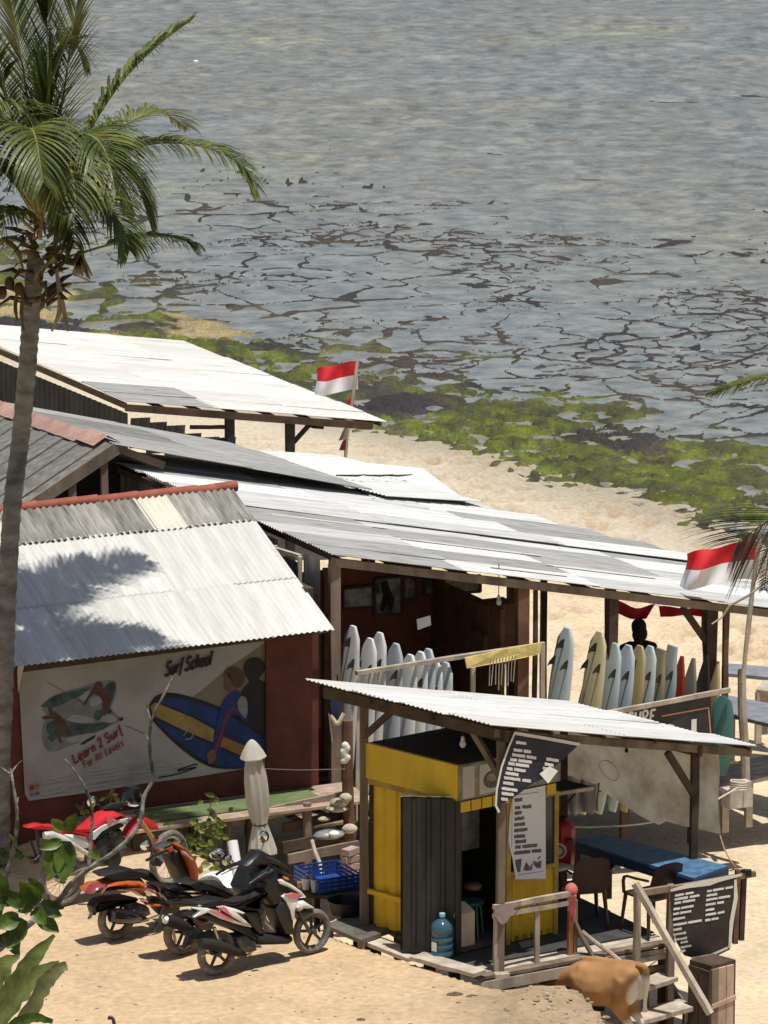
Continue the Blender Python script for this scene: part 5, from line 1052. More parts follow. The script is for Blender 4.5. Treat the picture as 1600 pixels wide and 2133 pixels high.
# steps with right rail, menu frame and pillar
t = thing('beach_steps', 'rough plank steps from the deck down to the sand, beside the cow', 'steps', G(1400, 2110, -.9))
def tread(a, b_, z, w_): 
    p, q_ = G(*a, z), G(*b_, z); MB().beam(p, q_, w_, .05, wob=.004).build('tread', wood_l, t)
tread((1205, 2022), (1372, 1984), -.12, .26); tread((1300, 2066), (1393, 2034), -.33, .28); tread((1275, 2136), (1435, 2092), -.62, .30); tread((1300, 2190), (1470, 2150), -.88, .3)
for (x, y, z) in ((1396, 2030, -.36), (1430, 2090, -.65), (1345, 2050, -.36), (1360, 2120, -.65)): p = G(x, y, z); MB().beam(Vector((p.x, p.y, -1.2)), p, .07, .07).build('support', wood, t)
q = MB(); a = G(1392, 2034, -.36); q.plate([a, G(1430, 2092, -.65), G(1435, 2100, -.95), G(1380, 2120, -1.0), a-Z*.5], uk, .03); q.build('riser_board', M('grey_riser_board', (.2, .19, .18), .9, .2), t)
yR = dk1.y-.25
t = thing('steps_rail', 'timber rail frame with a long bleached pole slanting down the steps', 'railing', G(1400, 2000, -.2))
pA, pB = D(1328, 1852, dk1.y-.45), D(1398, 1850, dk1.y-.22)
MB().beam(Vector((pA.x, pA.y, -.15)), pA+Z*.05, .085, .06, wob=.004).build('upright', wood_l, t); MB().beam(Vector((pB.x, pB.y, -1.1)), pB+Z*.04, .085, .07, wob=.004).build('upright', wood, t)
MB().beam(pA-Z*.05, pB-Z*.0, .05, .07).build('cross_rail', wood, t)
MB().beam(D(1323, 1840, dk1.y-.55), D(1480, 2112, dk1.y-1.0), .085, .06, wob=.003).build('slanting_pole', wood_l, t)
pC = D(1560, 1822, dk1.y+.12); t = thing('framed_menu_banner', 'black menu banner with white lettering stretched on a stick frame', 'banner', G(1480, 2000, -.1))
MB().beam(pB+V3(-.02, -.03, .0), pC+(pC-pB)*.08, .05, .055, wob=.003).build('top_stick', wood, t)
for px, y1, mt, Yo in ((1537, 1965, wood_r, .06), (1550, 1958, wood_d, .14)): a = D(px, 1822, dk1.y+Yo); MB().beam(D(px-6, y1, dk1.y+Yo), a+Z*.06, .055, .055).build('upright', mt, t)
MB().box(D(1556, 1818, dk1.y+.1), .10, .06, .07).build('clamp', blackm, t)
em = (pC-pB).normalized(); em = Vector((em.x, em.y, 0)).normalized(); nm_ = Vector((em.y, -em.x, 0)); pm = pB+nm_*.05
def onm(px, py, off=0.0): return PL(px, py, pm+nm_*off, nm_)
q = MB(); q.plate([onm(x, y) for x, y in ((1397, 1858), (1460, 1846), (1533, 1828), (1534, 1860), (1528, 1920), (1520, 1978), (1490, 1992), (1455, 1998), (1425, 1990), (1408, 1960), (1400, 1900))], nm_, .008); q.build('vinyl', M('brown_black_vinyl', (.03, .024, .024), .45, .4, 3, .4, 7, bdist=.03), t)
q = MB(); ribbon(q, [onm(1397, 1855, .012), onm(1430, 1846, .012), onm(1478, 1838, .012), onm(1500, 1832, .012), onm(1545, 1822, .012)], nm_, [.03, .05, .075, .05, .03]); ribbon(q, [onm(1532, 1832, .012), onm(1533, 1870, .012), onm(1524, 1920, .012), onm(1520, 1975, .012)], nm_, [.03, .05, .05, .03]); ribbon(q, [onm(1440, 1996, .012), onm(1480, 1990, .012), onm(1516, 1974, .012)], nm_, .03); q.build('hem', white_c, t)
q = MB()
for y, ws in ((1866, ((1406, 1425), (1428, 1445))), (1874, ((1405, 1433), (1437, 1457))), (1882, ((1405, 1419), (1422, 1448))), (1894, ((1403, 1417), (1419, 1445))), (1904, ((1402, 1415), (1417, 1440))), (1915, ((1402, 1427),)), (1927, ((1402, 1431), (1433, 1462))), (1937, ((1402, 1420),)), (1947, ((1402, 1429),)), (1958, ((1404, 1431),)), (1966, ((1418, 1433),)), (1976, ((1418, 1440),)), (1984, ((1416, 1428),)),
              (1857, ((1473, 1483), (1485, 1508), (1511, 1527))), (1866, ((1472, 1494),)), (1875, ((1471, 1495), (1497, 1521))), (1885, ((1470, 1491), (1494, 1508))), (1896, ((1470, 1488),)), (1906, ((1470, 1492), (1495, 1509))), (1917, ((1469, 1480), (1482, 1497)))):
    for x0, x1 in ws: xr = 1404 if x0 < 1465 else 1471; q = MB(); blob(q, lambda x, y_: onm(x, y_, .009), x0, y-(x0-xr)*.17, x1, y-(x1-xr)*.17, .026, nm_); q.build('lettering', white_p, t)
# pillar under the menu
pl = G(1482, 2175, -1.05); t = thing('boxed_pillar', 'square pillar of old boards supporting the deck corner under the black menu', 'pillar', pl)
tops = D(1482, 2008, pl.y); hgt = tops.z-pl.z+.05
MB().box(pl+Z*hgt/2, .36, .32, hgt, ex=uk, ey=vk).build('core', wood_d, t)
pinkw = M('lit_pinkish_board', (.44, .31, .24), .9, .25, 4, .4, 40, stretch=(1, 1, .3))  # pinkish boards, lightened in colour so the front face looks sunlit
for k, (s, w_) in enumerate(((-.13, .10), (-.02, .12), (.10, .11))): MB().box(pl+Z*(hgt/2-.02)+nb*.172+uk*s, w_*.96, .03, hgt-.04, ex=uk, ey=nb).build('board', pinkw if k else wood, t)
for k, s in enumerate((-.09, .09)): MB().box(pl+Z*(hgt/2-.03)-uk*.192+nb*s, .03, .165, hgt-.06, ex=uk, ey=nb).build('board', wood_d, t)
MB().box(pl+Z*(hgt*.55)+nb*.19, .36, .02, .05, ex=(uk+Z*.12).normalized(), ey=nb).build('batten', pinkw, t)
a = D(1500, 1740, 54.4); P = [a, D(1512, 1775, 53.5), D(1530, 1803, 52.6), D(1552, 1820, dk1.y+.1)]; tag(MB().tube(catmull(P, 4), .008, 5).build('twine', M('orange_twine', (.4, .2, .1), .9)), 'thin orange twine running from canvas to menu frame', 'twine')

# ------------------------------------------------------------------ cow
cb = D(1332, 2002, 49.6); hd = Vector((-.80, .60, -.10)).normalized(); cs = Vector((hd.y, -hd.x, 0)).normalized()    # rump, heading, its right-hand side... camera side
if cs.y > 0: cs = -cs
top = cb.z; t = thing('cow', 'tan cow with white rump patch, seen from behind beside the beach steps', 'cow', Vector((cb.x, cb.y, top-1.0)))
q = MB(); L0 = cb-Z*.20
secs = [(-.03, -.03, .06), (.02, 0, .15), (.10, .01, .20), (.22, -.02, .225), (.38, -.085, .285), (.56, -.10, .285), (.70, -.06, .24), (.80, -.04, .19), (.88, -.05, .14), (.98, -.08, .11), (1.08, -.12, .095)]
q.tube([L0+hd*x+Z*z for x, z, r in secs], [r for x, z, r in secs], 14, flat=.86)
for s in (-1, 1): q.ball(L0+hd*.10+cs*.10*s-Z*.08, .17, .12, .22, hd, cs, Z); q.ball(L0+hd*.70+cs*.09*s-Z*.02, .10, .09, .17, hd, cs, Z)
q.tube([L0+Z*.17+hd*x for x in (.08, .3, .55, .78)], [.04, .03, .04, .03], 8)
hdc = L0+hd*1.20+Z*-.20; q.tube([L0+hd*1.06+Z*-.12, hdc, hdc+hd*.18-Z*.10, hdc+hd*.28-Z*.18], [.10, .105, .08, .06], 10)
for s in (-1, 1):
    q.tube([hdc+cs*.08*s+Z*.05, hdc+cs*.20*s+Z*.06], [.03, .015], 8, flat=.5)
    h0 = L0+hd*.10+cs*(.10*s)-Z*.05; kn = h0+hd*.10-Z*.28; hk = h0-hd*.07-Z*.48; ft = hk+hd*.015-Z*.31
    q.tube([h0+Z*.08, h0+hd*.04-Z*.1, kn, lerp(kn, hk, .6), hk, lerp(hk, ft, .5), ft+Z*.04, ft], [.14, .15, .10, .06, .045, .034, .038, .042], 10)
    f0_ = L0+hd*.72+cs*(.10*s)-Z*.08; k2 = f0_+hd*.02-Z*.34; f2 = k2-Z*.36; q.tube([f0_+Z*.08, f0_-Z*.12, k2, lerp(k2, f2, .5), f2+Z*.03, f2], [.12, .09, .052, .036, .04, .042], 10)
cowm = M('tan_cowhide', (.37, .19, .07), .8, .2, 3, .25, 120, col2=(.42, .225, .09))
nt_ = cowm.node_tree; N_ = nt_.nodes; b_sdf = N_['Principled BSDF']; rp_ = [n_ for n_ in N_ if n_.type == 'VALTORGB'][0]; tc_ = [n_ for n_ in N_ if n_.type == 'TEX_COORD'][0]
def spot(center, rad, soft):
    vm = N_.new('ShaderNodeVectorMath'); vm.operation = 'DISTANCE'; nt_.links.new(tc_.outputs['Object'], vm.inputs[0]); vm.inputs[1].default_value = center
    mr = N_.new('ShaderNodeMapRange'); mr.inputs[1].default_value = rad; mr.inputs[2].default_value = rad+soft; mr.inputs[3].default_value = 1; mr.inputs[4].default_value = 0; nt_.links.new(vm.outputs['Value'], mr.inputs[0]); return mr.outputs[0]
prev = None
for c_, r_ in ((L0-hd*.12-Z*.17+cs*.04, .19), (L0-hd*.02-Z*.70, .26)):
    o_ = spot(tuple(c_), r_, .05)
    if prev is None: prev = o_
    else: m_ = N_.new('ShaderNodeMath'); m_.operation = 'MAXIMUM'; nt_.links.new(prev, m_.inputs[0]); nt_.links.new(o_, m_.inputs[1]); prev = m_.outputs[0]
mx_ = N_.new('ShaderNodeMixRGB'); nt_.links.new(prev, mx_.inputs[0]); nt_.links.new(rp_.outputs[0], mx_.inputs[1]); mx_.inputs[2].default_value = (.62, .57, .50, 1); nt_.links.new(mx_.outputs[0], b_sdf.inputs['Base Color'])
o = q.build('body', cowm, t); remesh(o, .018, 14)
tl = L0-hd*.03+Z*.12; q = MB(); q.tube(catmull([tl+hd*.06+Z*.04, tl-hd*.05, tl-hd*.10+cs*.05-Z*.14, tl-hd*.07+cs*.03-Z*.34, tl-hd*.05-Z*.48], 4), [.036]*8+[.028]*4+[.022]*4+[.035], 8); q.build('tail', cowm, t, True)
q = MB(); 
for s in (-1, 1): q.tube(catmull([hdc+cs*.05*s+Z*.09, hdc+cs*.09*s+Z*.15, hdc+cs*.07*s+Z*.2], 3), [.022]*6+[.006], 7)
q.build('horns', blackm, t, True)

# ------------------------------------------------------------------ palms
pg = [leafmat('palm_leaf', (.055, .085, .018), .5, .5, .3, 2.2, col2=(.105, .15, .03)), leafmat('palm_leaf_light', (.13, .155, .03), .4, .4, .3, 2.2, col2=(.20, .21, .05)), leafmat('palm_leaf_old', (.14, .12, .045), .4, .5, .2, 2.2, col2=(.26, .20, .08))]
rach = M('palm_rachis', (.24, .22, .06), .6, .25, 5, .1); husk = M('brown_palm_fibre', (.105, .062, .034), .95, .45, 6, .6, 50, col2=(.20, .13, .075)); dryl = M('dry_palm_leaf', (.30, .22, .14), .9, .3, 5, .3)
def frond(parent, P, ll=.55, n=46, droop=1.0, mat=0, seed=0, up=Z, fwd=.55, sides=(1, -1), wmax=.034, start=.16, ragged=.0, r0=.022):
    rr = random.Random(seed); C = catmull(P, 10); m = len(C)-1
    ob = MB().tube(C, [lerp(r0, .004, i/m) for i in range(m+1)], 6).build('frond', rach, parent, True)
    b = MB()
    for i in range(n):
        t = start+(1-start)*(i+.5*rr.random())/n; f = t*m; k = min(m-1, int(f)); p = lerp(C[k], C[k+1], f-k); T = (C[k+1]-C[k]).normalized()
        S_ = T.cross(up).normalized(); N_ = S_.cross(T)
        for s in sides:
            if rr.random() < ragged: continue
            L_ = ll*(.35+.65*math.sin(math.pi*min(1, .12+.80*t))**.7)*(.85+.3*rr.random())*(1-.45*max(0, t-.8)/.2)
            d_ = (S_*s*(1-.25*t)+T*(fwd+.5*t+rr.uniform(-.08, .08))+N_*(.28+rr.uniform(-.1, .1))).normalized()
            q = p.copy(); w_ = wmax*(.8+.4*rr.random()); pts = []; seg = 5
            for j in range(seg+1):
                u_ = j/seg; ww = w_*(.35+.65*min(1, u_*4))*(1-u_**2.2)+.0015
                side = d_.cross(Z); side = side.normalized() if side.length > .05 else S_
                side = (side*.8+N_*.25*s).normalized()
                pts.append((q-side*ww*.5, q+Z*(-.006)*0, q+side*ww*.5)); q = q+d_*(L_/seg); d_ = (d_-Z*(droop*(.16+.22*u_)*(.8+.4*rr.random()))+V3(rr.uniform(-.03, .03), rr.uniform(-.03, .03), 0)).normalized()
            vs = [v for a_, b_, c_ in pts for v in (a_, c_)]
            b.add(vs, [(2*j, 2*j+1, 2*j+3, 2*j+2) for j in range(seg)], 1 if (mat == 0 and rr.random() < .38) else 0)
    o = b.build('leaflets', [pg[mat], pg[1 if mat == 0 else mat]], ob); o['kind'] = 'stuff'; return ob
bark = M('palm_bark', (.17, .165, .152), .95, .35, 3, .6, 30, col2=(.29, .28, .26), stretch=(1, 1, 2.2), bdist=.02)
YP = 53.5
tp = [D(-8, 1790, 53.9), D(0, 1640, 53.8), D(6, 1500, 53.75), D(11, 1350, 53.75), D(17, 1200, 53.8), D(26, 1050, 53.9), D(42, 920, 54.05), D(54, 800, 53.9), D(62, 700, 53.75), D(68, 610, 53.6), D(76, 530, 53.5)]
t = thing('palm_tree', 'tall coconut palm at left with ragged green crown and brown husks', 'palm tree', tp[0])
C = catmull(tp, 22); m = len(C)-1; rs = []
for i in range(m+1):
    u_ = i/m; rs.append((.114-.012*u_+.05*max(0, .12-u_)/.12)*(1+.04*math.sin(i*1.27)+.025*(1 if i % 5 == 0 else 0)+.02*R.uniform(-1, 1)))
MB().tube(C, rs, 14).build('trunk', bark, t, True)
cc = D(84, 515, YP)
def pf(pts, Y=None, **k):                         # rachis through photo columns/rows with depth offsets
    P = [D(a, b, YP+c) for a, b, c in pts]; return frond(t, P, **k)
FR = [([(100, 480, 0), (170, 380, .05), (255, 320, .1), (330, 298, .1), (420, 305, .0), (490, 335, -.1), (533, 392, -.2)], dict(ll=.62, droop=1.3, seed=1, n=56)),
      ([(95, 460, -.1), (140, 370, -.15), (185, 275, -.2), (235, 195, -.2), (285, 135, -.2), (340, 85, -.2), (398, 42, -.2)], dict(ll=.6, droop=1.0, seed=2, n=50, ragged=.12, fwd=.2)),
      ([(100, 545, .1), (160, 530, .2), (220, 512, .3), (300, 494, .4), (360, 495, .5), (412, 510, .5)], dict(ll=.42, droop=1.7, seed=3, n=40, start=.4, mat=0)),
      ([(98, 440, -.3), (130, 345, -.5), (165, 285, -.8), (200, 290, -1.1), (225, 330, -1.3), (240, 400, -1.4)], dict(ll=.75, droop=1.2, seed=4, n=50)),
      ([(100, 430, .4), (170, 340, .8), (250, 265, 1.3), (330, 235, 1.7), (390, 265, 2.0)], dict(ll=.55, droop=.9, seed=5, n=40, mat=1)),
      ([(88, 430, 0), (96, 300, .1), (100, 180, .1), (98, 60, .2), (90, -80, .2)], dict(ll=.8, droop=.25, seed=6, n=40, fwd=1.8, wmax=.05)),
      ([(92, 430, .1), (115, 300, .3), (135, 180, .5), (150, 70, .6), (170, -40, .7)], dict(ll=.7, droop=.5, seed=7, n=40, fwd=1.0, mat=1, ragged=.2)),
      ([(80, 430, .1), (68, 300, .2), (52, 170, .3), (30, 40, .4), (0, -80, .5)], dict(ll=.75, droop=.55, seed=8, n=46, fwd=.8)),
      ([(76, 440, -.2), (40, 320, -.5), (10, 240, -.8), (-40, 220, -1.2), (-80, 260, -1.5)], dict(ll=.7, droop=1.2, seed=9, n=50)),
      ([(72, 450, 0), (20, 370, 0), (-40, 340, 0), (-110, 370, 0), (-170, 450, 0)], dict(ll=.6, droop=1.3, seed=10, n=46)),
      ([(82, 440, -.4), (70, 330, -.9), (62, 270, -1.3), (75, 290, -1.8), (90, 380, -2.1)], dict(ll=.72, droop=1.3, seed=11, n=50)),
      ([(90, 440, -.4), (118, 360, -.9), (140, 330, -1.3), (150, 360, -1.7), (160, 440, -2.0)], dict(ll=.62, droop=1.4, seed=12, n=46)),
      ([(84, 450, .5), (60, 350, 1.0), (30, 280, 1.4), (-10, 270, 1.8)], dict(ll=.6, droop=1.0, seed=13, n=40)),
      ([(92, 440, .5), (140, 360, .9), (200, 330, 1.3), (250, 370, 1.7), (280, 440, 1.9)], dict(ll=.62, droop=1.3, seed=14, n=46)),
      ([(70, 480, -.3), (20, 440, -.6), (-20, 440, -.9), (-50, 490, -1.2)], dict(ll=.6, droop=1.5, seed=15, n=40)),
      ([(104, 460, -.2), (165, 410, -.4), (215, 415, -.7), (255, 470, -.9), (268, 520, -1.0)], dict(ll=.5, droop=1.3, seed=16, n=40)),
      ([(86, 430, .3), (78, 250, .4), (110, 130, .5), (150, 90, .6), (180, 130, .7)], dict(ll=.6, droop=1.1, seed=17, n=44, ragged=.15)),
      ([(80, 420, -.2), (30, 260, -.3), (-5, 130, -.4), (-40, 60, -.5)], dict(ll=.6, droop=.9, seed=18, n=40, ragged=.1)),
      ([(74, 520, .1), (30, 500, .2), (-10, 510, .3), (-50, 560, .4)], dict(ll=.4, droop=1.6, seed=19, n=30, mat=2))]
for pts, k in FR:
    k['n'] = int(k['n']*1.35); k['ll'] *= 1.12; k['wmax'] = k.get('wmax', .034)*1.15; pf(pts, **k)
rr = random.Random(21)
for k in range(6):                                # older inner fronds that fill the crown
    a_ = rr.uniform(0, 6.28); L_ = rr.uniform(1.1, 1.6); d_ = V3(math.cos(a_), math.sin(a_), 0); b0 = cc+Z*.35
    frond(t, [b0, b0+d_*L_*.3+Z*L_*.42, b0+d_*L_*.6+Z*L_*.5, b0+d_*L_*.85+Z*L_*.3, b0+d_*L_*.98-Z*L_*.08], ll=.66, droop=1.4, seed=60+k, n=60)
# husks, dry sheaths and hanging dead leaves under the crown
q = MB(); rr = random.Random(4)
for k in range(46):
    a_ = rr.uniform(0, 6.28); z0 = rr.uniform(-.75, .35); p = cc+Z*z0+V3(math.cos(a_)*.10, math.sin(a_)*.10, 0); o_ = V3(math.cos(a_), math.sin(a_), rr.uniform(.1, .9)).normalized(); L_ = rr.uniform(.25, .55)
    q.tube([p, p+o_*L_*.5, p+o_*L_*.9-Z*rr.uniform(.0, .2)], [.05*rr.uniform(.6, 1.2), .032, .006], 6, flat=.45)
q.build('husk_fibres', husk, t); 
for k, (px, py, yo) in enumerate(((20, 590, -.1), (40, 602, -.15), (4, 610, -.1))):
    MB().ball(D(px, py, YP+yo), .06, .055, .08, n=10, m=7).build('coconut', husk, t, True)
for k, (pts, w_, mt) in enumerate((([(105, 520), (150, 545), (168, 525), (178, 560)], .05, husk), ([(95, 560), (120, 530), (160, 510)], .025, rach), ([(118, 560), (125, 640), (108, 690)], .04, dryl), ([(122, 585), (132, 640), (142, 690)], .035, dryl), ([(90, 600), (75, 580), (100, 545)], .03, dryl), ([(35, 610), (32, 640), (36, 668)], .03, husk), ([(48, 605), (45, 650), (50, 690)], .03, husk), ([(92, 395), (86, 440), (84, 500)], .05, dryl), ([(2, 495), (35, 520), (48, 560)], .035, rach), ([(110, 510), (130, 480), (164, 462)], .02, pg[2]))):
    P = catmull([D(a, b, YP-.22) for a, b in pts], 5); MB().tube(P, [w_*(.4+.6*math.sin(math.pi*min(.95, .1+i/len(P)))) for i in range(len(P))], 6, flat=.35).build('dry_sheath', mt, t)
q = MB(); o0 = D(166, 522, YP-.2)
for k in range(9): e = D(152+k*5, 572+4*math.sin(k*2.1)+(6 if k > 5 else 0), YP-.2); q.plate([o0-V3(.01, 0, 0), o0+V3(.01, 0, 0), lerp(o0, e, .6)+V3(.018, -.01*k % .02, 0), e+V3(.012, 0, 0), e-V3(.012, 0, 0), lerp(o0, e, .6)-V3(.016, 0, 0)], V3(0, -1, 0), .003)
q.build('dead_leaf_fan', dryl, t)

# palm outside the right of the frame: only two of its fronds reach into view
tr = thing('leaning_palm', 'palm standing beyond the right edge with dark frond drooping over shelter roof', 'palm tree', (9.9, 49.0, -1.1))
tb_ = [V3(9.9, 49.0, -1.2), V3(9.7, 49.0, 1.5), V3(9.3, 49.0, 3.4), V3(8.8, 49.0, 5.2)]
C = catmull(tb_, 16); MB().tube(C, [.16-.03*i/len(C)+.006*(i % 4 == 0) for i in range(len(C))], 12).build('trunk', bark, tr, True)
tpz = tb_[-1]
def pr_(pts, Y, **k): return frond(tr, [tpz]+[D(a, b, Y) for a, b in pts], **k)
pr_([(2000, 820), (1750, 775), (1600, 786), (1530, 803), (1482, 816)], 48.2, ll=.36, droop=1.2, seed=31, n=90, mat=1, start=.3)
dk = leafmat('palm_leaf_dark', (.05, .035, .025), .4, .6, .08); pg.append(dk)
pr_([(1850, 960), (1720, 1020), (1640, 1062), (1585, 1095), (1538, 1128)], 47.0, ll=.95, droop=.3, seed=32, n=60, mat=3, start=.55, ragged=.35, wmax=.022, up=V3(0, -1, .25), fwd=.95)
pr_([(1720, 1000), (1640, 1075), (1604, 1150), (1592, 1230)], 47.3, ll=.22, droop=.1, seed=33, n=60, mat=3, start=.5, wmax=.02, up=V3(0, -1, .2), fwd=.1)
for k, a_ in enumerate((.3, 1.1, 2.0, -.5, -1.2, -2.1)):
    d_ = V3(math.cos(a_), math.sin(a_), 0) if abs(a_) < 1.4 else V3(abs(math.cos(a_))*.5, math.sin(a_), 0); frond(tr, [tpz, tpz+d_*.8+Z*.8, tpz+d_*1.8+Z*.9, tpz+d_*2.7+Z*.2], ll=.6, seed=40+k, n=30)
P = [D(1600, 1208, 50), D(1560, 1240, 50), D(1520, 1262, 50), D(1505, 1285, 50), D(1483, 1300, 50)]
tag(MB().tube([D(1760, 1090, 50)]+P, [.02, .016, .016, .014, .012, .009], 6).build('bare_twig', wood_l, tr), None)

# ------------------------------------------------------------------ shrub on the slope below the camera
YS = 30.0; bk2 = M('pale_shrub_bark', (.13, .11, .095), .9, .5, 16, .5, 60, col2=(.34, .31, .27)); lf1 = leafmat('shrub_leaf', (.055, .115, .018), .45, .35, .3, 12, col2=(.14, .20, .03)); lf2 = leafmat('shrub_leaf_young', (.16, .22, .03), .3, .35, .35, 12, col2=(.26, .30, .06))
ts = thing('flowering_shrub', 'leafy shrub with bare forked pale branches in the left foreground', 'shrub', V3(-2.9, 28.6, 5.35))
sb = V3(-2.9, 28.6, 5.3)
def sbr(pts, r0, r1, root_=True, Yo=0.0):
    P = [D(a, b, YS+Yo+.05*math.sin(i)) for i, (a, b) in enumerate(pts)]
    P = catmull(P, 4); n = len(P); MB().tube(P, [lerp(r0, r1, i/(n-1))*(1+.18*math.sin(i*2.3)) for i in range(n)], 7).build('branch', bk2, ts, True)
MB().tube(catmull([sb, sb+V3(.15, .5, .6), D(-60, 2060, YS-.2), D(-20, 1990, YS)], 6), [.06-.001*i for i in range(19)], 8).build('stem', bk2, ts, True)
sbr([(-20, 1990), (60, 1925), (110, 1890), (150, 1840), (185, 1810), (250, 1765), (290, 1715), (300, 1660), (318, 1620), (312, 1560), (316, 1500), (340, 1450), (362, 1408)], .024, .007)
sbr([(316, 1510), (308, 1480), (306, 1462)], .010, .004); sbr([(312, 1545), (304, 1532)], .007, .003); sbr([(185, 1810), (190, 1740), (192, 1690), (182, 1650), (160, 1612), (136, 1582)], .014, .005)
sbr([(-40, 2040), (0, 1900), (12, 1830), (30, 1760), (36, 1700), (30, 1650), (22, 1600)], .020, .008); sbr([(22, 1612), (34, 1596), (46, 1584)], .007, .003); sbr([(22, 1612), (10, 1604), (2, 1598)], .007, .003); sbr([(34, 1690), (38, 1660)], .007, .003)
sbr([(110, 1890), (98, 1860), (85, 1830)], .010, .004)
def leaf(parent, base, tip, w_, mat, curl=.1, seg=6):
    base, tip = Vector(base), Vector(tip); a = tip-base; L_ = a.length; a.normalize(); view = V3(0, -1, .25); sdv = a.cross(view).normalized(); nn_ = sdv.cross(a).normalized()
    q = MB(); rows_ = []
    for i in range(seg+1):
        u_ = i/seg; ww = w_*math.sin(math.pi*(.06+.92*u_)**.8)**.85*.5+.001; c = base+a*(L_*u_)+nn_*(curl*L_*math.sin(u_*2.2)*-.6)
        rows_ += [c-sdv*ww+nn_*ww*.35, c-sdv*ww*.5+nn_*ww*.1, c, c+sdv*ww*.5+nn_*ww*.1, c+sdv*ww+nn_*ww*.35]
    q.add(rows_, [(i*5+j, i*5+j+1, (i+1)*5+j+1, (i+1)*5+j) for i in range(seg) for j in range(4)])
    o = q.build('leaf', mat, parent, True); return o
for (x0, y0, x1, y1, w_, mt) in ((138, 1752, 132, 1838, 50, 0), (120, 1760, 104, 1832, 46, 0), (132, 1728, 108, 1708, 26, 1), (140, 1730, 158, 1698, 30, 0), (128, 1752, 82, 1768, 24, 0), (190, 1770, 208, 1792, 20, 1), (80, 1880, 42, 1838, 40, 0), (86, 1880, 132, 1892, 22, 0), (60, 1885, 2, 1862, 36, 0), (70, 1895, 96, 1925, 36, 0), (78, 1905, 122, 1942, 36, 0), (40, 1910, -10, 1930, 40, 0), (50, 1915, 14, 1975, 44, 0), (30, 1880, -20, 1850, 40, 0), (20, 1930, 38, 1985, 30, 0), (90, 1860, 60, 1830, 24, 0), (10, 1860, -15, 1810, 36, 0), (66, 1880, 38, 1900, 30, 0), (36, 1760, 20, 1740, 8, 1), (62, 1868, 44, 1848, 30, 0), (92, 1892, 128, 1908, 26, 0)):
    leaf(ts, D(x0, y0, YS-.03), D(x1, y1, YS-.08+R.uniform(-.08, .05)), w_/330, (lf1, lf2)[mt], curl=R.uniform(.05, .3))
for k in range(4):
    x, y = R.uniform(-15, 40), R.uniform(1850, 1985); a_ = R.uniform(0, 6.28); leaf(ts, D(x, y, YS+.1), D(x+42*math.cos(a_), y+34*math.sin(a_), YS+R.uniform(-.05, .15)), R.uniform(.06, .1), lf1, .2)
# thick succulent leaves at the lower left corner
su = leafmat('succulent_leaf', (.15, .185, .045), .35, .5, .15, 9, col2=(.30, .33, .10)); t = thing('succulent_plant', 'succulent with thick ragged yellow-green leaves at the lower left corner', 'plant', V3(-2.2, 26.9, 5.9))
def fat(pts, ws, Y, mat=su):
    P = catmull([D(a, b, Y) for a, b in pts], 5); n = len(P); W_ = np.interp(np.linspace(0, 1, n), np.linspace(0, 1, len(ws)), ws)/360; q = MB(); v = []
    for i, p in enumerate(P):
        tt = (P[min(i+1, n-1)]-P[max(0, i-1)]).normalized(); s_ = tt.cross(V3(0, -1, .3)).normalized(); nn_ = s_.cross(tt); w1 = W_[i]*(1+.22*R.uniform(-1, 1))/2; w2 = W_[i]*(1+.22*R.uniform(-1, 1))/2
        v += [p-s_*w1+nn_*.3*w1, p-nn_*.0, p+s_*w2+nn_*.3*w2, p-nn_*.25*w1]
    q.add(v, [(i*4+j, i*4+(j+1) % 4, i*4+4+(j+1) % 4, i*4+4+j) for i in range(n-1) for j in range(4)]+[(0, 1, 2, 3)[::-1], tuple(4*(n-1)+j for j in range(4))]); q.build('leaf', mat, t, True)
fat([(-60, 2170), (0, 2095), (40, 2040), (80, 1985), (114, 1948)], [40, 50, 44, 30, 8], 28.0); fat([(-40, 2220), (5, 2120), (55, 2055), (95, 2020), (124, 2004)], [30, 40, 42, 32, 8], 27.9)
fat([(20, 2180), (60, 2110), (95, 2050), (125, 2018), (140, 2012)], [26, 34, 36, 26, 18], 27.8, leafmat('succulent_stalk', (.20, .20, .08), .35, .6, .1, 9)); fat([(-20, 2180), (30, 2136), (70, 2120), (110, 2128)], [20, 26, 22, 10], 27.7, lf1); fat([(-60, 2120), (-20, 2060), (10, 2010), (40, 1990)], [40, 50, 40, 10], 28.2)
MB().tube(catmull([D(236, 2180, 28), D(238, 2140, 28), D(236, 2124, 28), D(229, 2118, 28), D(227, 2124, 28)], 4), [.012]*12+[.010]*4+[.006], 6).build('curled_tendril', M('purple_tendril', (.10, .05, .09), .6), t, True)

# ------------------------------------------------------------------ green-carpeted deck before the painted wall
t = thing('carpet_deck', 'plank deck covered with worn green carpet before the mural wall', 'deck', w0+V26*.4-Z*1)
grn = M('worn_green_carpet', (.10, .145, .05), .95, .25, 4, .4, 60, col2=(.15, .19, .08)); zd = .36
cA, cB, cC, cD_ = G(300, 1716, zd), G(672, 1664, zd), G(636, 1642, zd), G(280, 1690, zd)
MB().plate([cA, cB, cC, cD_], Z, .014).build('carpet', grn, t)
for k in range(7): a = w0-Z*(w0.z-zd+.03)+V26*(.06+k*.125); MB().beam(a-U26*3.2, a+U26*(.42+.05*R.random()), .118, .035).build('plank', M('pink_grey_plank', (.36, .27, .20), .9, .25, 4, .4, 40), t)
for k in range(5): a = w0+U26*(.35-k*.75)+V26*.7; MB().beam(Vector((a.x, a.y, -1.1)), Vector((a.x, a.y, zd-.05)), .09, .09).build('support_post', wood_d, t)
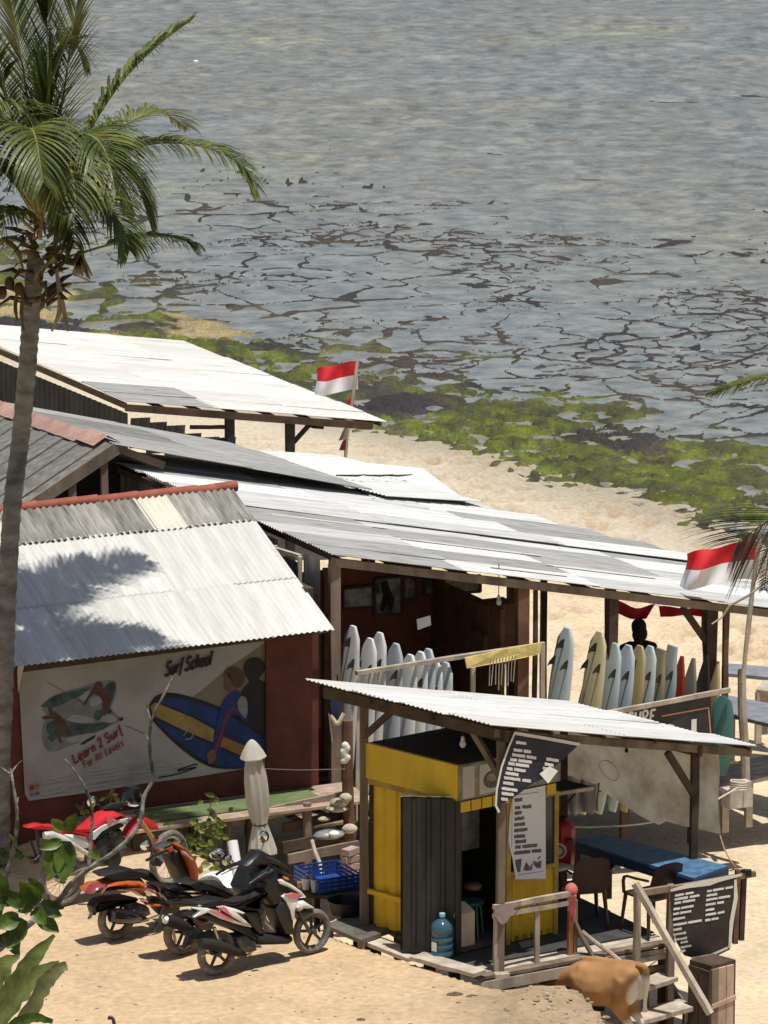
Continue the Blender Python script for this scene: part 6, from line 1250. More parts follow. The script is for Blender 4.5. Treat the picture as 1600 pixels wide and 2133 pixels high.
# rough fence of planks in front of it
t = thing('plank_fence', 'rough fence of grey planks between yard and carpeted deck', 'fence', G(560, 1800, -.3))
pgm = M('pinkish_grey_plank', (.30, .235, .19), .9, .3, 4, .4, 40)
def plank(a, b_, Y0, Y1, w_, mat, name='plank', th=.04): MB().beam(D(*a, Y0), D(*b_, Y1), th, w_, wob=.004).build(name, mat, t)
plank((286, 1752), (400, 1728), 54.6, 54.9, .13, pgm); plank((400, 1726), (722, 1660), 54.85, 55.6, .15, pgm); plank((590, 1725), (735, 1692), 55.2, 55.6, .12, wood_d); plank((588, 1766), (742, 1732), 55.1, 55.5, .13, wood_d); plank((600, 1790), (748, 1760), 54.5, 54.9, .12, wood)
for px, y0, y1 in ((372, 1712, 1790), (474, 1702, 1830), (640, 1672, 1702), (728, 1650, 1850)): p = D(px, y0, 54.7+(px-372)/360*.8); MB().tube([Vector((p.x, p.y, -.6)), p-Z*.2, p], [.062, .058, .05], 9).build('stake', wood, t, True)
lonepost('reddish_upright', V3(D(728, 1650, 55.4).x, 55.4, -1.0), D(724, 1500, 55.4), .14, wood_r, 'thick reddish post between the mural hut and yellow kiosk')
lonepost('bleached_stick', D(672, 1822, 54.1), D(650, 1750, 54.4), .05, wood_l, 'bleached stick leaning across the planks above the blue crate', 'stick')
stn = M('pale_stone', (.46, .40, .31), .9, .25, 6, .4, 30)
for k, (px, py, a_, b_, c_, lb) in enumerate(((706, 1672, .12, .08, .06, 'rounded pale stone on the deck corner'), (702, 1684, .14, .09, .045, 'flat pale stone under the rounded one at deck corner'), (720, 1662, .08, .07, .06, 'topmost small stone by the reddish post'), (728, 1726, .10, .08, .06, 'pale stone lower down by the kiosk post'), (675, 1706, .08, .05, .03, 'sunlit chip of stone under the deck edge'))):
    tag(MB().ball(D(px, py, 55.3), a_, b_, c_, n=9, m=6).build('stone', stn, smooth=True), lb, 'stone', 'stones at the deck corner')
t = thing('tarp_bundle', 'grey plastic bundle lying on the shaded planks', 'bundle', D(690, 1745, 54.9)); MB().ball(D(686, 1738, 55.2), .2, .12, .06, ex=(.95, .3, 0), ey=(-.3, .95, 0)).build('bag', M('grey_plastic_bag', (.22, .23, .24), .35, .4, 8, .4, 20), t, True); MB().ball(D(696, 1737, 55.05), .07, .06, .04).build('white_patch', white_p, t, True)
t = thing('brick_pile', 'small stack of pale bricks behind the blue crate', 'brick stack', D(730, 1810, 54.6))
for k in range(4): MB().box(D(730, 1818-k*15, 54.6), .2, .12, .075, ex=(math.cos(.3*k), math.sin(.3*k), 0)).build('brick', M('pinkish_brick', (.42, .30, .25), .9, .2), t)
# cloth, roll and white rags on the posts by the kiosk
t = thing('hanging_wetsuit', 'dark blue wetsuit with pale strap hanging beside the kiosk post', 'wetsuit', D(700, 1560, 54.6)); p = D(703, 1460, 54.6)
MB().tube([p+Z*.16, p, p-Z*.22], [.05, .12, .09], 10, flat=.4).build('suit', M('navy_neoprene', (.015, .025, .06), .7, .3), t, True); MB().tube(catmull([p+V3(-.08, -.05, -.16), p+V3(0, -.08, -.26), p+V3(.08, -.05, -.14)], 4), .028, 7).build('strap', M('straw_strap', (.5, .42, .27), .8), t, True); MB().beam(p+V3(-.10, -.03, -.15), p+V3(-.06, -.03, -.5), .03, .01).build('tape', white_p, t); MB().tube([p+Z*.16, p+Z*.32], .01, 5).build('hook', blackm, t)
q = MB()
for k in range(6): q.ball(D(719+4*math.sin(k*2), 1552+k*6.5, 55.1), .05, .04, .045, n=8, m=6)
o = q.build('white_cloth_knot', white_c); remesh(o, .014, 4); tag(o, 'knot of white rags tied to the reddish post', 'rag')
# parasol, folded
pz = leafmat('cream_parasol_cloth', (.70, .67, .59), .08, .9, .4, 5); b0, b1 = D(548, 1778, 54.2), D(524, 1541, 54.15); ax = (b1-b0).normalized(); HL = (b1-b0).length
t = thing('closed_parasol', 'closed cream parasol tied with a cord, standing behind the scooters', 'parasol', Vector((b0.x, b0.y, -.5)))
MB().tube([b0-ax*.75, b1-ax*.05], .02, 8).build('pole', steel, t, True); fo = lambda th, k: 1+.10*math.sin(th*9+k*.2)+.05*math.sin(th*5+1)
MB().lathe([(.15, .0), (.168, .015), (.145, HL*.09), (.11, HL*.19), (.085, HL*.265), (.118, HL*.36), (.135, HL*.5), (.13, HL*.66), (.11, HL*.78), (.085, HL*.85), (.05, HL*.94)], b0, ax, 36, fold=fo).build('canopy', pz, t, True)
MB().lathe([(.145, HL*.84), (.15, HL*.85), (.118, HL*.90), (.075, HL*.955), (.045, HL*.985), (.02, HL*1.0)], b0, ax, 24, fold=lambda th, k: 1+.06*math.sin(th*6)).build('cap', pz, t, True); MB().torus(b0+ax*(HL*.265), ax, .088, .008, 24, 6).build('tie_cord', blackm, t)
# white rolled tube and pale board by the scooters
a, b_ = D(504, 1872, 52.6), D(484, 1752, 52.9); t = thing('white_tube', 'white plastic drain tube leaning up between the motorbikes', 'tube', a); MB().tube([a, b_], .062, 16, cap=False).build('tube', white_p, t, True); MB().tube([a, b_], .056, 16, cap=False).build('bore', M('tube_inside', (.4, .4, .4), .7), t, True)
t = thing('white_basin', 'upturned white plastic tub on the ground behind the scooters', 'tub', D(480, 1850, 53.3)); MB().lathe([(.42, 0), (.40, .04), (.33, .10), (.22, .13), (.02, .135)], D(480, 1852, 53.3), (.1, -.15, 1), 20).build('tub', white_p, t, True)
# bench with basins, crate, cups
t = thing('wash_bench', 'low dark wooden bench carrying two black basins beside the scooter', 'bench', G(770, 1935, -.3)); zt = .08
qd = [G(678, 1930, zt), G(752, 1962, zt), G(838, 1932, zt), G(752, 1898, zt)]; MB().plate(qd, Z, .045).build('bench_top', M('grey_wet_wood', (.13, .115, .10), .6, .35, 5, .3), t)
for p in qd: c = lerp(p, sum(qd, Vector())/4, .12); MB().beam(Vector((c.x, c.y, -1.0)), c, .07, .07).build('leg', wood, t)
for px, py, r_, lb in ((722, 1902, .215, 'larger black basin on the wash bench, left'), (790, 1914, .16, 'smaller black basin on the wash bench, right')):
    c = G(px, py, zt+.03); tag(MB().lathe([(r_*.82, 0), (r_*.93, .08), (r_*1.0, .16), (r_*1.04, .165), (r_*.98, .16), (r_*.86, .03), (.01, .025)], c, n=28).build('basin', black, smooth=True), lb, 'basin')
sh_ = [G(625, 1866, .22), G(742, 1873, .22), G(768, 1850, .22), G(660, 1838, .22)]
t = thing('crate_stand', 'low rack of planks holding the blue crate and cups', 'rack', G(700, 1870, -.4)); MB().plate(sh_, Z, .04).build('shelf', wood_d, t)
for p in sh_: MB().beam(Vector((p.x, p.y, -.9)), p, .06, .06).build('leg', wood_d, t)
bc = M('blue_crate_plastic', (.02, .07, .28), .4, .15); cq = [G(640, 1836, .42), G(668, 1862, .25), G(752, 1848, .25), G(722, 1828, .25)]
o0 = G(664, 1863, .25); o1 = G(752, 1850, .25); ce = (o1-o0).normalized(); cn = Vector((-ce.y, ce.x, 0)); Wc = (o1-o0).length; Dc = .62
t = thing('blue_crate', 'blue plastic slatted crate on the rack left of the kiosk', 'crate', (o0+o1)/2+cn*.3)
for k in range(4):
    for (a, b_) in ((o0, o1), (o1, o1+cn*Dc), (o1+cn*Dc, o0+cn*Dc), (o0+cn*Dc, o0)): MB().beam(a+Z*(.02+.048*k), b_+Z*(.02+.048*k), .014, .03 if k < 3 else .02).build('slat', bc, t)
for k in range(7): a = lerp(o0, o1, k/6); MB().beam(a, a+Z*.18, .016, .016).build('rib', bc, t); MB().beam(a+cn*Dc, a+cn*Dc+Z*.18, .016, .016).build('rib', bc, t)
MB().plate([o0+Z*.008, o1+Z*.008, o1+cn*Dc+Z*.008, o0+cn*Dc+Z*.008], Z, .01).build('base', bc, t)
for px, py, r_, h_, mt, lb in ((638, 1852, .055, .13, white_p, 'white plastic cup on the rack edge'), (655, 1858, .045, .15, M('mint_cup', (.50, .62, .60), .4), 'pale mint cup in front of the blue crate'), (626, 1848, .04, .06, M('peach_cup', (.55, .36, .22), .4), 'small peach-coloured cup left of the white one')):
    tag(MB().lathe([(r_*.75, 0), (r_, h_), (r_*.9, h_), (r_*.68, .01)], G(px, py, .25), n=14).build('cup', mt, smooth=True), lb, 'cup')
a, b_ = D(740, 1858, 52.3), D(788, 1848, 51.9); tag(MB().tube([a, lerp(a, b_, .4)+Z*.01, b_], [.012, .015, .010], 6).build('wire_whisk', M('pale_bamboo', (.6, .5, .32), .8)), 'pale bamboo stick poking out by the yellow wall', 'stick')
t = thing('string_line', 'thin wire strung from the parasol to the reddish post', 'wire', D(640, 1600, 55)); MB().tube([D(516, 1600, 54.2), D(620, 1604, 54.8), D(720, 1602, 55.3)], .005, 4).build('wire', M('grey_wire', (.25, .25, .25), .6), t)
# creepers by the fence and pale-leaved plant
def plant(name, label, spots, mats, n, sz, Y, rx, ry, seed):
    rr = random.Random(seed); base = D(*spots[0], Y); t = thing(name, label, 'plant', base); 
    for (px, py) in spots:
        c = D(px, py, Y); MB().tube(catmull([c+V3(rr.uniform(-.05, .05), .05, -.35), c+V3(0, 0, -.12), c+V3(rr.uniform(-.1, .1), 0, .12)], 3), .007, 5).build('stem', M('green_stem', (.12, .14, .05), .7), t)
        for k in range(n):
            a_ = rr.uniform(0, 6.28); p = c+V3(rr.gauss(0, rx), rr.gauss(0, .1), rr.gauss(0, ry)); d_ = V3(math.cos(a_), -.3, math.sin(a_)*.6+.1).normalized()
            leaf(t, p, p+d_*sz*rr.uniform(.7, 1.3), sz*rr.uniform(.5, .75), mats[k % len(mats)], rr.uniform(0, .4), 4)
plant('creeper', 'bright green creeper climbing the plank fence above the orange moped', [(395, 1745), (420, 1725), (430, 1760), (450, 1740), (410, 1770), (435, 1690), (380, 1760)], [lf1, lf2], 11, .10, 54.4, .11, .10, 2)
plant('pale_leaved_plant', 'plant with pale yellowish leaves beside the upturned white tub', [(415, 1830), (440, 1815), (460, 1830)], [leafmat('pale_yellow_leaf', (.34, .34, .16), .3, .5, .2), lf2], 10, .11, 53.6, .10, .08, 3)
plant('potted_sprout', 'small bright green sprouts behind the red dirt bike', [(228, 1662), (175, 1690), (240, 1690)], [lf2], 7, .07, 54.6, .06, .05, 5); plant('ground_weed', 'low green weeds at the foot of the palm trunk', [(8, 1778), (20, 1782)], [lf1], 9, .09, 53.6, .1, .04, 6)
# stones and scraps on the yard
for k, (px, py, s, lb) in enumerate(((948, 2073, .10, 'dark weedy lump on the yard near the slope'), (985, 2078, .09, 'greenish lump of weed on the yard'), (1022, 2085, .08, 'small grey-green lump right of the others'), (752, 2124, .05, 'small dark chip at the bottom of the yard'), (956, 2090, .04, 'tiny dark pebble below the dark lump'))):
    p = G(px, py, .02); tag(MB().ball(p, s, s*.6, s*.35, n=9, m=6).build('yard_clod', M('weedy_clod', (.11, .095, .06), .95, .4, 20, .6, 40), smooth=True), lb, 'clod')
q = MB(); rr = random.Random(12)                   # pebbles bedded in the mound
for k in range(150):
    px, py = rr.gauss(1170, 80), rr.uniform(2050, 2140); p = G(px, py, .1); zz = float(ground_z(np.array([[p.x]]), np.array([[p.y]]))[0, 0])
    if zz < -.1: continue
    s = rr.uniform(.01, .035); q.ball(Vector((p.x, p.y, zz)), s*rr.uniform(.8, 1.5), s, s*.55, n=6, m=4)
tag(q.build('mound_pebbles', M('mound_rock', (.28, .22, .15), .95, .35, 5, .5, 25, col2=(.40, .33, .24)), smooth=True), 'small brown pebbles bedded in the earth mound', 'pebbles', kind='stuff')
q = MB(); rr = random.Random(15)                   # grit, husk scraps and dry leaf bits trodden into the yard
for k in range(230):
    px, py = rr.uniform(-20, 1240), rr.uniform(1860, 2140)
    if py < 1760+.29*px: continue
    p = G(px, py, 0); zz = float(ground_z(np.array([[p.x]]), np.array([[p.y]]))[0, 0]); s = rr.uniform(.004, .014)*(2 if rr.random() < .07 else 1)
    q.ball(Vector((p.x, p.y, zz+.002)), s*rr.uniform(.8, 2.2), s, s*.5, n=5, m=4, mi=int(rr.random() < .5))
tag(q.build('yard_grit', [M('grit_brown', (.16, .11, .06), .95, .4), M('grit_pale', (.50, .43, .33), .95, .3)]), 'grit and dry scraps strewn over the earth yard', 'grit', kind='stuff')
bt = D(408, 134, 150); tag(MB().ball(Vector((bt.x, 150, SEA+.03)), .09, .05, .05).build('sea_bird', white_p, smooth=True), 'tiny white bird on the water beyond the palm', 'bird')

# ------------------------------------------------------------------ parked motorbikes
class Bike:
    """parts are drawn in the bike's own side plane; fr_(x, y) turns the drawing's units into photo pixels"""
    def __init__(s, label, rear, front, fr_, name='motorbike'):
        gz = lambda p: float(ground_z(np.array([[p.x]]), np.array([[p.y]]))[0, 0])
        s.rc, s.fc = G(*rear, 0), G(*front, 0); s.z = gz(s.rc); s.rc = G(*rear, s.z); s.fc = G(*front, s.z)
        s.h = (s.fc-s.rc).normalized(); s.s = Vector((s.h.y, -s.h.x, 0)); s.fr = fr_
        s.t = thing(name, label, 'motorbike', (s.rc+s.fc)/2, 'parked motorbikes')
    def p(s, x, y, off=0.0): a, b = s.fr(x, y); return PL(a, b, s.rc+s.s*off, s.s)
    def panel(s, name, pts, mat, th=.2, near=None, rd=.3):
        near = th/2 if near is None else near
        P = [s.p(x, y, near)-s.s*(th/2) for x, y in pts]; q = MB(); q.pillow(P, s.s, th, rd); return q.build(name, mat, s.t, True)
    def rod(s, name, pts, r, mat, off=0.0, n=8):
        q = MB(); q.tube([s.p(x, y, off if not hasattr(off, '__len__') else off[i]) for i, (x, y) in enumerate(pts)], r, n); return q.build(name, mat, s.t, True)
    def wheel(s, c, rad, tr, rim=.72, spokes=5, wire=False, ax=None, name='wheel'):
        ax = ax or s.s; c = Vector(c)
        w_ = bpy.data.objects.new(name, MB().lathe([(.03, -.06), (.035, 0), (.03, .06)], c, ax, 10).mesh('hub', dsteel, True)); w_.parent = s.t; w_.location = -s.t.location; COL.objects.link(w_)
        MB().torus(c, ax, rad-tr, tr, 36, 8, flat=1.05).build('tyre', rubber, w_, True)
        MB().torus(c, ax, rad-tr*2.0, .018, 32, 6).build('rim', dsteel if not wire else steel, w_, True)
        a = ax.orthogonal().normalized(); b = ax.cross(a)
        for k in range(spokes):
            th = 2*math.pi*k/spokes+.4; d_ = a*math.cos(th)+b*math.sin(th)
            if wire: MB().tube([c+ax*(.03*(-1)**k), c+d_*(rad-tr*2)], .0035, 4).build('spoke', steel, w_)
            else: MB().beam(c+d_*.02, c+d_*(rad-tr*2), .03, .02, up=ax).build('spoke', black, w_)
        return w_
    def disc(s, name, x, y, r, mat, off, th=.02):
        q = MB(); q.lathe([(r*.9, -th/2), (r, 0), (r*.9, th/2)], s.p(x, y, off), s.s, 20); return q.build(name, mat, s.t, True)
    def mirror(s, x, y, off, rx, rz, stalk):
        c = s.p(x, y, off); q = MB(); q.ball(c+V3(.012, .025, .004), rx*1.15, .03, rz*1.2); m_ = q.build('mirror', black, s.t, True)
        MB().ball(c, rx, .012, rz).build('mirror_glass', mirror_m, m_, True)
        MB().tube([c+V3(.01, .03, -.01), lerp(c, stalk, .5)+V3(.02, 0, .01), stalk], .008, 6).build('mirror_stalk', black, m_)
pinkp = M('pinkish_red_decal', (.62, .20, .22), .35, .15, 8, 0)
chrome = M('chrome', (.7, .7, .7), .12, .05, 5, 0, metal=1.0)

# --- white and black scooter in front
B = Bike('black scooter with white and pink side panels, nearest of the parked bikes', (452, 2031), (650, 1985), lambda x, y: (380+x/5.0, 1740+y/5.0))
R1 = .255; rc_, fc_ = B.rc+Z*R1, B.fc+Z*R1
B.wheel(rc_, R1, .042, spokes=5, name='rear_wheel'); B.wheel(fc_, R1, .038, spokes=5, name='front_wheel')
B.panel('under_body', [(90, 850), (190, 800), (320, 815), (560, 900), (730, 965), (830, 1040), (860, 1080), (800, 1130), (700, 1080), (560, 1010), (420, 960), (250, 900), (130, 880)], black, .22)
B.panel('floorboard', [(790, 1045), (900, 1040), (1170, 1045), (1180, 1110), (1120, 1160), (830, 1170), (770, 1110)], blackm, .26)
B.panel('seat_base', [(640, 800), (820, 790), (850, 900), (870, 1050), (800, 1060), (720, 950)], black, .20)
B.panel('seat', [(170, 728), (300, 705), (560, 698), (680, 650), (800, 592), (910, 572), (915, 620), (880, 670), (840, 690), (830, 800), (660, 806), (560, 765), (380, 742), (220, 752)], blackm, .24)
B.panel('tail_panel', [(80, 752), (270, 762), (400, 800), (560, 890), (725, 945), (722, 962), (560, 925), (400, 872), (270, 806), (130, 862), (120, 850), (190, 790)], white_p, .05, near=.155, rd=.2)
B.panel('side_panel', [(372, 752), (440, 738), (570, 772), (655, 808), (640, 824), (560, 800), (640, 870), (726, 945), (640, 915), (520, 850)], white_p, .05, near=.165, rd=.2)
B.panel('side_decal', [(290, 775), (380, 790), (480, 845), (550, 905), (470, 885), (360, 830)], pinkp, .03, near=.172, rd=.1); B.panel('side_decal', [(372, 752), (440, 742), (470, 765), (520, 845), (440, 800)], pinkp, .03, near=.182, rd=.1)
B.panel('leg_shield', [(1040, 640), (1120, 620), (1200, 700), (1190, 900), (1180, 1060), (1080, 1060), (1000, 900), (960, 780)], black, .30)
B.panel('front_cowl', [(850, 590), (860, 520), (800, 470), (860, 350), (990, 322), (1040, 440), (1120, 520), (1190, 620), (1130, 700), (1020, 740), (960, 760), (900, 690)], black, .26)
B.panel('front_panel', [(1000, 468), (1050, 462), (1150, 515), (1240, 580), (1292, 640), (1270, 655), (1200, 590), (1120, 545), (1020, 510)], white_p, .06, near=.15, rd=.2)
B.panel('front_panel', [(1042, 640), (1080, 612), (1200, 640), (1292, 645), (1210, 662), (1180, 780), (1168, 885), (1150, 890), (1125, 790), (1080, 690)], white_p, .06, near=.16, rd=.2)
B.panel('front_decal', [(1070, 622), (1150, 600), (1240, 622), (1200, 655), (1130, 665)], pinkp, .03, near=.17, rd=.1)
B.panel('front_fender', [(1200, 760), (1230, 705), (1290, 690), (1390, 760), (1330, 772), (1270, 770), (1220, 815)], white_p, .11, near=.06); B.panel('fender_skirt', [(1190, 820), (1260, 775), (1370, 790), (1300, 840), (1220, 870)], black, .10, near=.05)
B.rod('fork', [(1220, 800), (1325, 1010)], .022, dsteel, .06); B.panel('headlight', [(805, 462), (860, 370), (960, 340), (985, 400), (900, 420), (840, 480)], M('tinted_lens', (.03, .05, .05), .08, .2, 4, 0, coat=.8), .18, near=.14)
B.panel('handlebar_cowl', [(640, 320), (700, 280), (760, 230), (800, 165), (860, 165), (900, 220), (980, 250), (1060, 290), (1140, 345), (1170, 440), (1080, 420), (960, 360), (860, 330), (760, 345), (680, 370)], black, .20)
B.rod('handlebar', [(690, 520), (800, 450), (900, 330)], .016, black, (.30, .22, .1)); B.rod('handlebar', [(560, 290), (480, 320), (420, 370)], .016, black, (-.15, -.3, -.36))
B.rod('brake_lever', [(880, 380), (780, 440), (700, 500)], .007, steel, (.2, .27, .32))
B.mirror(838, 22, -.25, .05, .06, B.p(812, 180, -.1))
MB().tube([B.p(190, 1120, .13), B.p(330, 1140, .14), B.p(470, 1180, .14), B.p(560, 1215, .13), B.p(660, 1245, .08)], [.055, .062, .06, .045, .02], 12).build('exhaust', blackm, B.t, True)
B.panel('engine', [(560, 1060), (680, 1030), (790, 1100), (800, 1210), (720, 1250), (600, 1230)], dsteel, .24); B.panel('swing_arm', [(300, 1200), (480, 1090), (600, 1060), (640, 1150), (480, 1190), (320, 1260)], dsteel, .08, near=-.02)
B.rod('shock', [(330, 960), (390, 1150)], .022, steel, .10); B.rod('side_stand', [(700, 1230), (640, 1260), (560, 1262)], .010, steel, -.1); B.rod('kick_lever', [(200, 1260), (280, 1215)], .010, steel, .12)
B.panel('tail_lamp', [(200, 890), (280, 880), (290, 920), (220, 955), (180, 940)], M('smoked_red_lens', (.20, .06, .05), .2), .16); B.panel('plate_bracket', [(75, 990), (140, 955), (160, 1000), (60, 1130), (20, 1190), (10, 1180), (40, 1080)], black, .05); B.panel('plate', [(30, 1060), (110, 1010), (70, 1090), (15, 1185)], M('plate_dark', (.12, .12, .12), .4), .02, near=-.06)
B.panel('hugger', [(170, 1090), (230, 1040), (330, 1010), (440, 1030), (500, 1090), (440, 1060), (330, 1035), (230, 1070)], black, .10, near=.05)

B.rod('cable', [(760, 250), (700, 330), (760, 420), (880, 480)], .005, black, (.1, .2, .2, .12)); B.rod('cable', [(1000, 300), (1110, 420), (1150, 520)], .005, black, (.12, .16, .14)); B.panel('foot_peg', [(760, 1150), (830, 1150), (830, 1175), (760, 1175)], dsteel, .05, near=.2)
B.panel('indicator', [(1060, 430), (1110, 440), (1120, 470), (1070, 460)], M('amber_lens', (.6, .25, .04), .2), .03, near=.155, rd=.2); B.panel('seat_seam', [(180, 738), (560, 716), (800, 612), (802, 620), (562, 726), (182, 746)], black, .01, near=.128, rd=.05)
# --- black moped behind it
B = Bike('glossy black moped squeezed between the orange moped and the white-panelled scooter', (382, 1988), (578, 1943), lambda x, y: (180+x/5.333, 1760+y/5.333))
rc_, fc_ = B.rc+Z*.26, B.fc+Z*.26; B.wheel(rc_, .26, .045, spokes=5, name='rear_wheel'); B.wheel(fc_, .26, .04, spokes=5, name='front_wheel')
B.panel('side_body', [(760, 445), (900, 440), (1080, 455), (1260, 470), (1420, 560), (1560, 610), (1640, 640), (1560, 680), (1340, 645), (1100, 640), (940, 640), (860, 600), (800, 520)], blackg, .24)
B.panel('seat', [(1080, 440), (1240, 432), (1420, 420), (1560, 440), (1660, 520), (1700, 600), (1660, 640), (1520, 600), (1380, 540), (1240, 480)], blackm, .26)
for a in ([(1040, 515), (1180, 508), (1300, 520), (1180, 530)], [(1150, 552), (1300, 548), (1330, 562), (1180, 570)], [(880, 470), (980, 474), (1030, 486), (920, 490)]): B.panel('gloss_glint', a, chrome, .012, near=.135, rd=.1)  # slivers stand in for white reflections on the gloss paint
B.panel('tail_lamp', [(730, 520), (780, 470), (830, 530), (800, 560)], M('smoked_red_lens', (1, 1, 1)), .18); B.panel('side_cover', [(840, 545), (920, 515), (1080, 600), (1060, 640), (900, 620)], blackg, .05, near=.15)
MB().tube([B.p(880, 835, .14), B.p(960, 850, .14), B.p(1080, 900, .14), B.p(1160, 945, .12), B.p(1300, 980, .06)], [.068, .07, .064, .04, .02], 14).build('exhaust', blackm, B.t, True)
MB().tube([B.p(858, 838, .145), B.p(905, 838, .145)], [.03, .062], 14).build('exhaust_tip', M('pale_alloy', (.6, .6, .57), .5, .2, metal=.3), B.t, True)
B.panel('plate', [(1120, 960), (1210, 900), (1230, 930), (1150, 1050), (1080, 1165), (1075, 1150), (1110, 1040)], M('plate_grey', (.20, .2, .2), .4), .02, near=.10); B.panel('mudguard', [(1030, 880), (1180, 850), (1260, 910), (1220, 960), (1120, 1000)], black, .12)
B.panel('engine', [(1180, 820), (1340, 760), (1460, 860), (1400, 980), (1240, 960)], dsteel, .22); B.rod('shock', [(960, 930), (990, 1080)], .016, M('yellow_spring', (.5, .42, .2), .5), .02)
B.panel('leg_shield', [(1760, 520), (1850, 300), (1960, 180), (2060, 260), (2080, 480), (2040, 720), (1960, 820), (1880, 740)], black, .36)
B.panel('front_cowl', [(1820, 330), (1900, 150), (2020, 90), (2150, 160), (2230, 300), (2160, 420), (1980, 420)], blackg, .22); B.panel('frame_tunnel', [(1560, 680), (1700, 640), (1900, 740), (1900, 860), (1700, 880), (1560, 800)], black, .16); B.panel('front_fender', [(2020, 700), (2130, 620), (2260, 690), (2220, 740), (2080, 760)], blackg, .1)
B.rod('fork', [(2040, 420), (2140, 860)], .022, dsteel, .05); B.rod('handlebar', [(1440, 330), (1560, 250), (1680, 215), (1800, 200), (1920, 180)], .016, black, (-.3, -.3, -.2, -.05, 0)); B.rod('clutch_lever', [(1500, 330), (1600, 280), (1720, 230)], .007, steel, (-.28, -.28, -.2))
B.mirror(1450, 110, -.30, .085, .055, B.p(1620, 240, -.25)); B.mirror(1570, 150, -.1, .03, .03, B.p(1640, 220, -.1))

# --- orange retro moped
B = Bike('burnt orange retro moped with round tail and black seat', (243, 1957), (432, 1912), lambda x, y: (180+x/5.333, 1760+y/5.333))
rc_, fc_ = B.rc+Z*.25, B.fc+Z*.25; B.wheel(rc_, .25, .043, spokes=4, name='rear_wheel'); B.wheel(fc_, .25, .04, spokes=4, name='front_wheel')
B.panel('tail_body', [(55, 555), (95, 480), (160, 432), (260, 412), (340, 380), (480, 358), (620, 368), (700, 408), (750, 470), (765, 580), (720, 612), (650, 592), (580, 548), (420, 536), (250, 548), (120, 575)], org_g, .30, rd=.42)
B.panel('tail_lamp', [(52, 560), (92, 482), (150, 440), (245, 436), (210, 500), (140, 555)], M('dusky_red_lens', (.24, .05, .05), .2, .2, 6, 0, coat=.5), .22, near=.155); B.panel('lamp_chrome', [(150, 530), (200, 470), (240, 445), (230, 480), (180, 540)], chrome, .03, near=.165, rd=.2)
B.panel('seat', [(180, 352), (300, 322), (560, 312), (690, 288), (770, 305), (850, 420), (800, 450), (730, 420), (640, 378), (480, 352), (300, 372), (220, 380)], blackm, .26)
B.disc('emblem', 692, 512, .062, chrome, .165, .03); B.panel('grab_rail', [(200, 345), (330, 330), (340, 345), (210, 362)], black, .2)
B.panel('lower_cover', [(690, 660), (760, 640), (850, 655), (850, 700), (800, 715), (720, 690)], org_g, .2, near=.13); B.panel('lower_cover', [(925, 665), (1020, 648), (1030, 700), (940, 718)], org_g, .2, near=.13); B.panel('step_chrome', [(600, 598), (650, 598), (700, 630), (680, 640), (620, 620)], chrome, .05, near=.15, rd=.2)
B.panel('rear_fender', [(70, 690), (140, 600), (250, 575), (420, 560), (600, 600), (560, 660), (400, 620), (260, 640), (160, 700), (110, 800)], black, .15); B.panel('plate', [(25, 830), (50, 760), (90, 650), (140, 620), (120, 690), (85, 760), (60, 815)], M('plate_pale', (.35, .35, .35), .4, .4, 20, 0), .03, near=.02)
MB().tube([B.p(280, 780, .13), B.p(360, 790, .14), B.p(480, 800, .14), B.p(590, 820, .10), B.p(680, 830, .05)], [.085, .092, .085, .05, .02], 14).build('exhaust', blackg, B.t, True)
B.panel('engine', [(500, 730), (620, 660), (720, 690), (740, 780), (640, 840), (540, 800)], M('grey_crankcase', (.14, .14, .14), .5, .4, 12, .2, metal=.5), .22); B.rod('side_stand', [(850, 670), (830, 780), (740, 965)], .016, dsteel, .12); B.rod('kick_lever', [(600, 850), (720, 810), (800, 780)], .012, steel, .15)
B.panel('frame_cover', [(760, 580), (900, 600), (1060, 640), (1060, 760), (860, 800), (760, 700)], black, .2); B.panel('floorboard', [(860, 640), (1150, 600), (1260, 640), (1250, 700), (1000, 730)], black, .3)
B.panel('leg_shield', [(1060, 22), (1120, 15), (1200, 70), (1245, 180), (1265, 320), (1275, 440), (1215, 440), (1190, 300), (1150, 190), (1090, 100)], org_g, .36, near=.2); B.panel('shield_inner', [(960, 60), (1040, 20), (1090, 120), (1150, 210), (1210, 440), (1080, 440), (1020, 300), (970, 200)], black, .3, near=.1)
B.panel('shield_highlight', [(1065, 60), (1110, 80), (1190, 160), (1180, 180), (1120, 130), (1070, 100)], M('cream_highlight', (.62, .5, .42), .4), .03, near=.215, rd=.2); B.panel('headlight_cowl', [(850, 40), (960, -10), (990, 20), (975, 90), (925, 115), (880, 80)], org_g, .2); B.panel('cowl_rim', [(842, 42), (955, -18), (962, -4), (858, 52)], dsteel, .2)  # cream strip paints a white highlight onto the leg shield
B.panel('front_fender', [(1260, 420), (1340, 400), (1400, 500), (1330, 520)], org_g, .12, near=-.02); B.rod('fork', [(1190, 300), (1330, 700)], .02, dsteel, .0); B.rod('handlebar', [(670, 170), (760, 120), (860, 75), (920, 60)], .017, black, (.34, .26, .14, .05)); B.rod('handlebar', [(1000, 30), (1050, -10), (1080, -40)], .017, black, (-.1, -.25, -.32)); B.panel('chrome_pedal', [(1060, 425), (1090, 380), (1150, 362), (1200, 400), (1180, 425)], chrome, .08, near=-.05)
B.mirror(650, 15, .30, .052, .05, B.p(740, 130, .28)); B.panel('switch_box', [(740, 150), (800, 130), (830, 170), (870, 190), (830, 250), (760, 240), (735, 200)], dsteel, .08, near=.2)

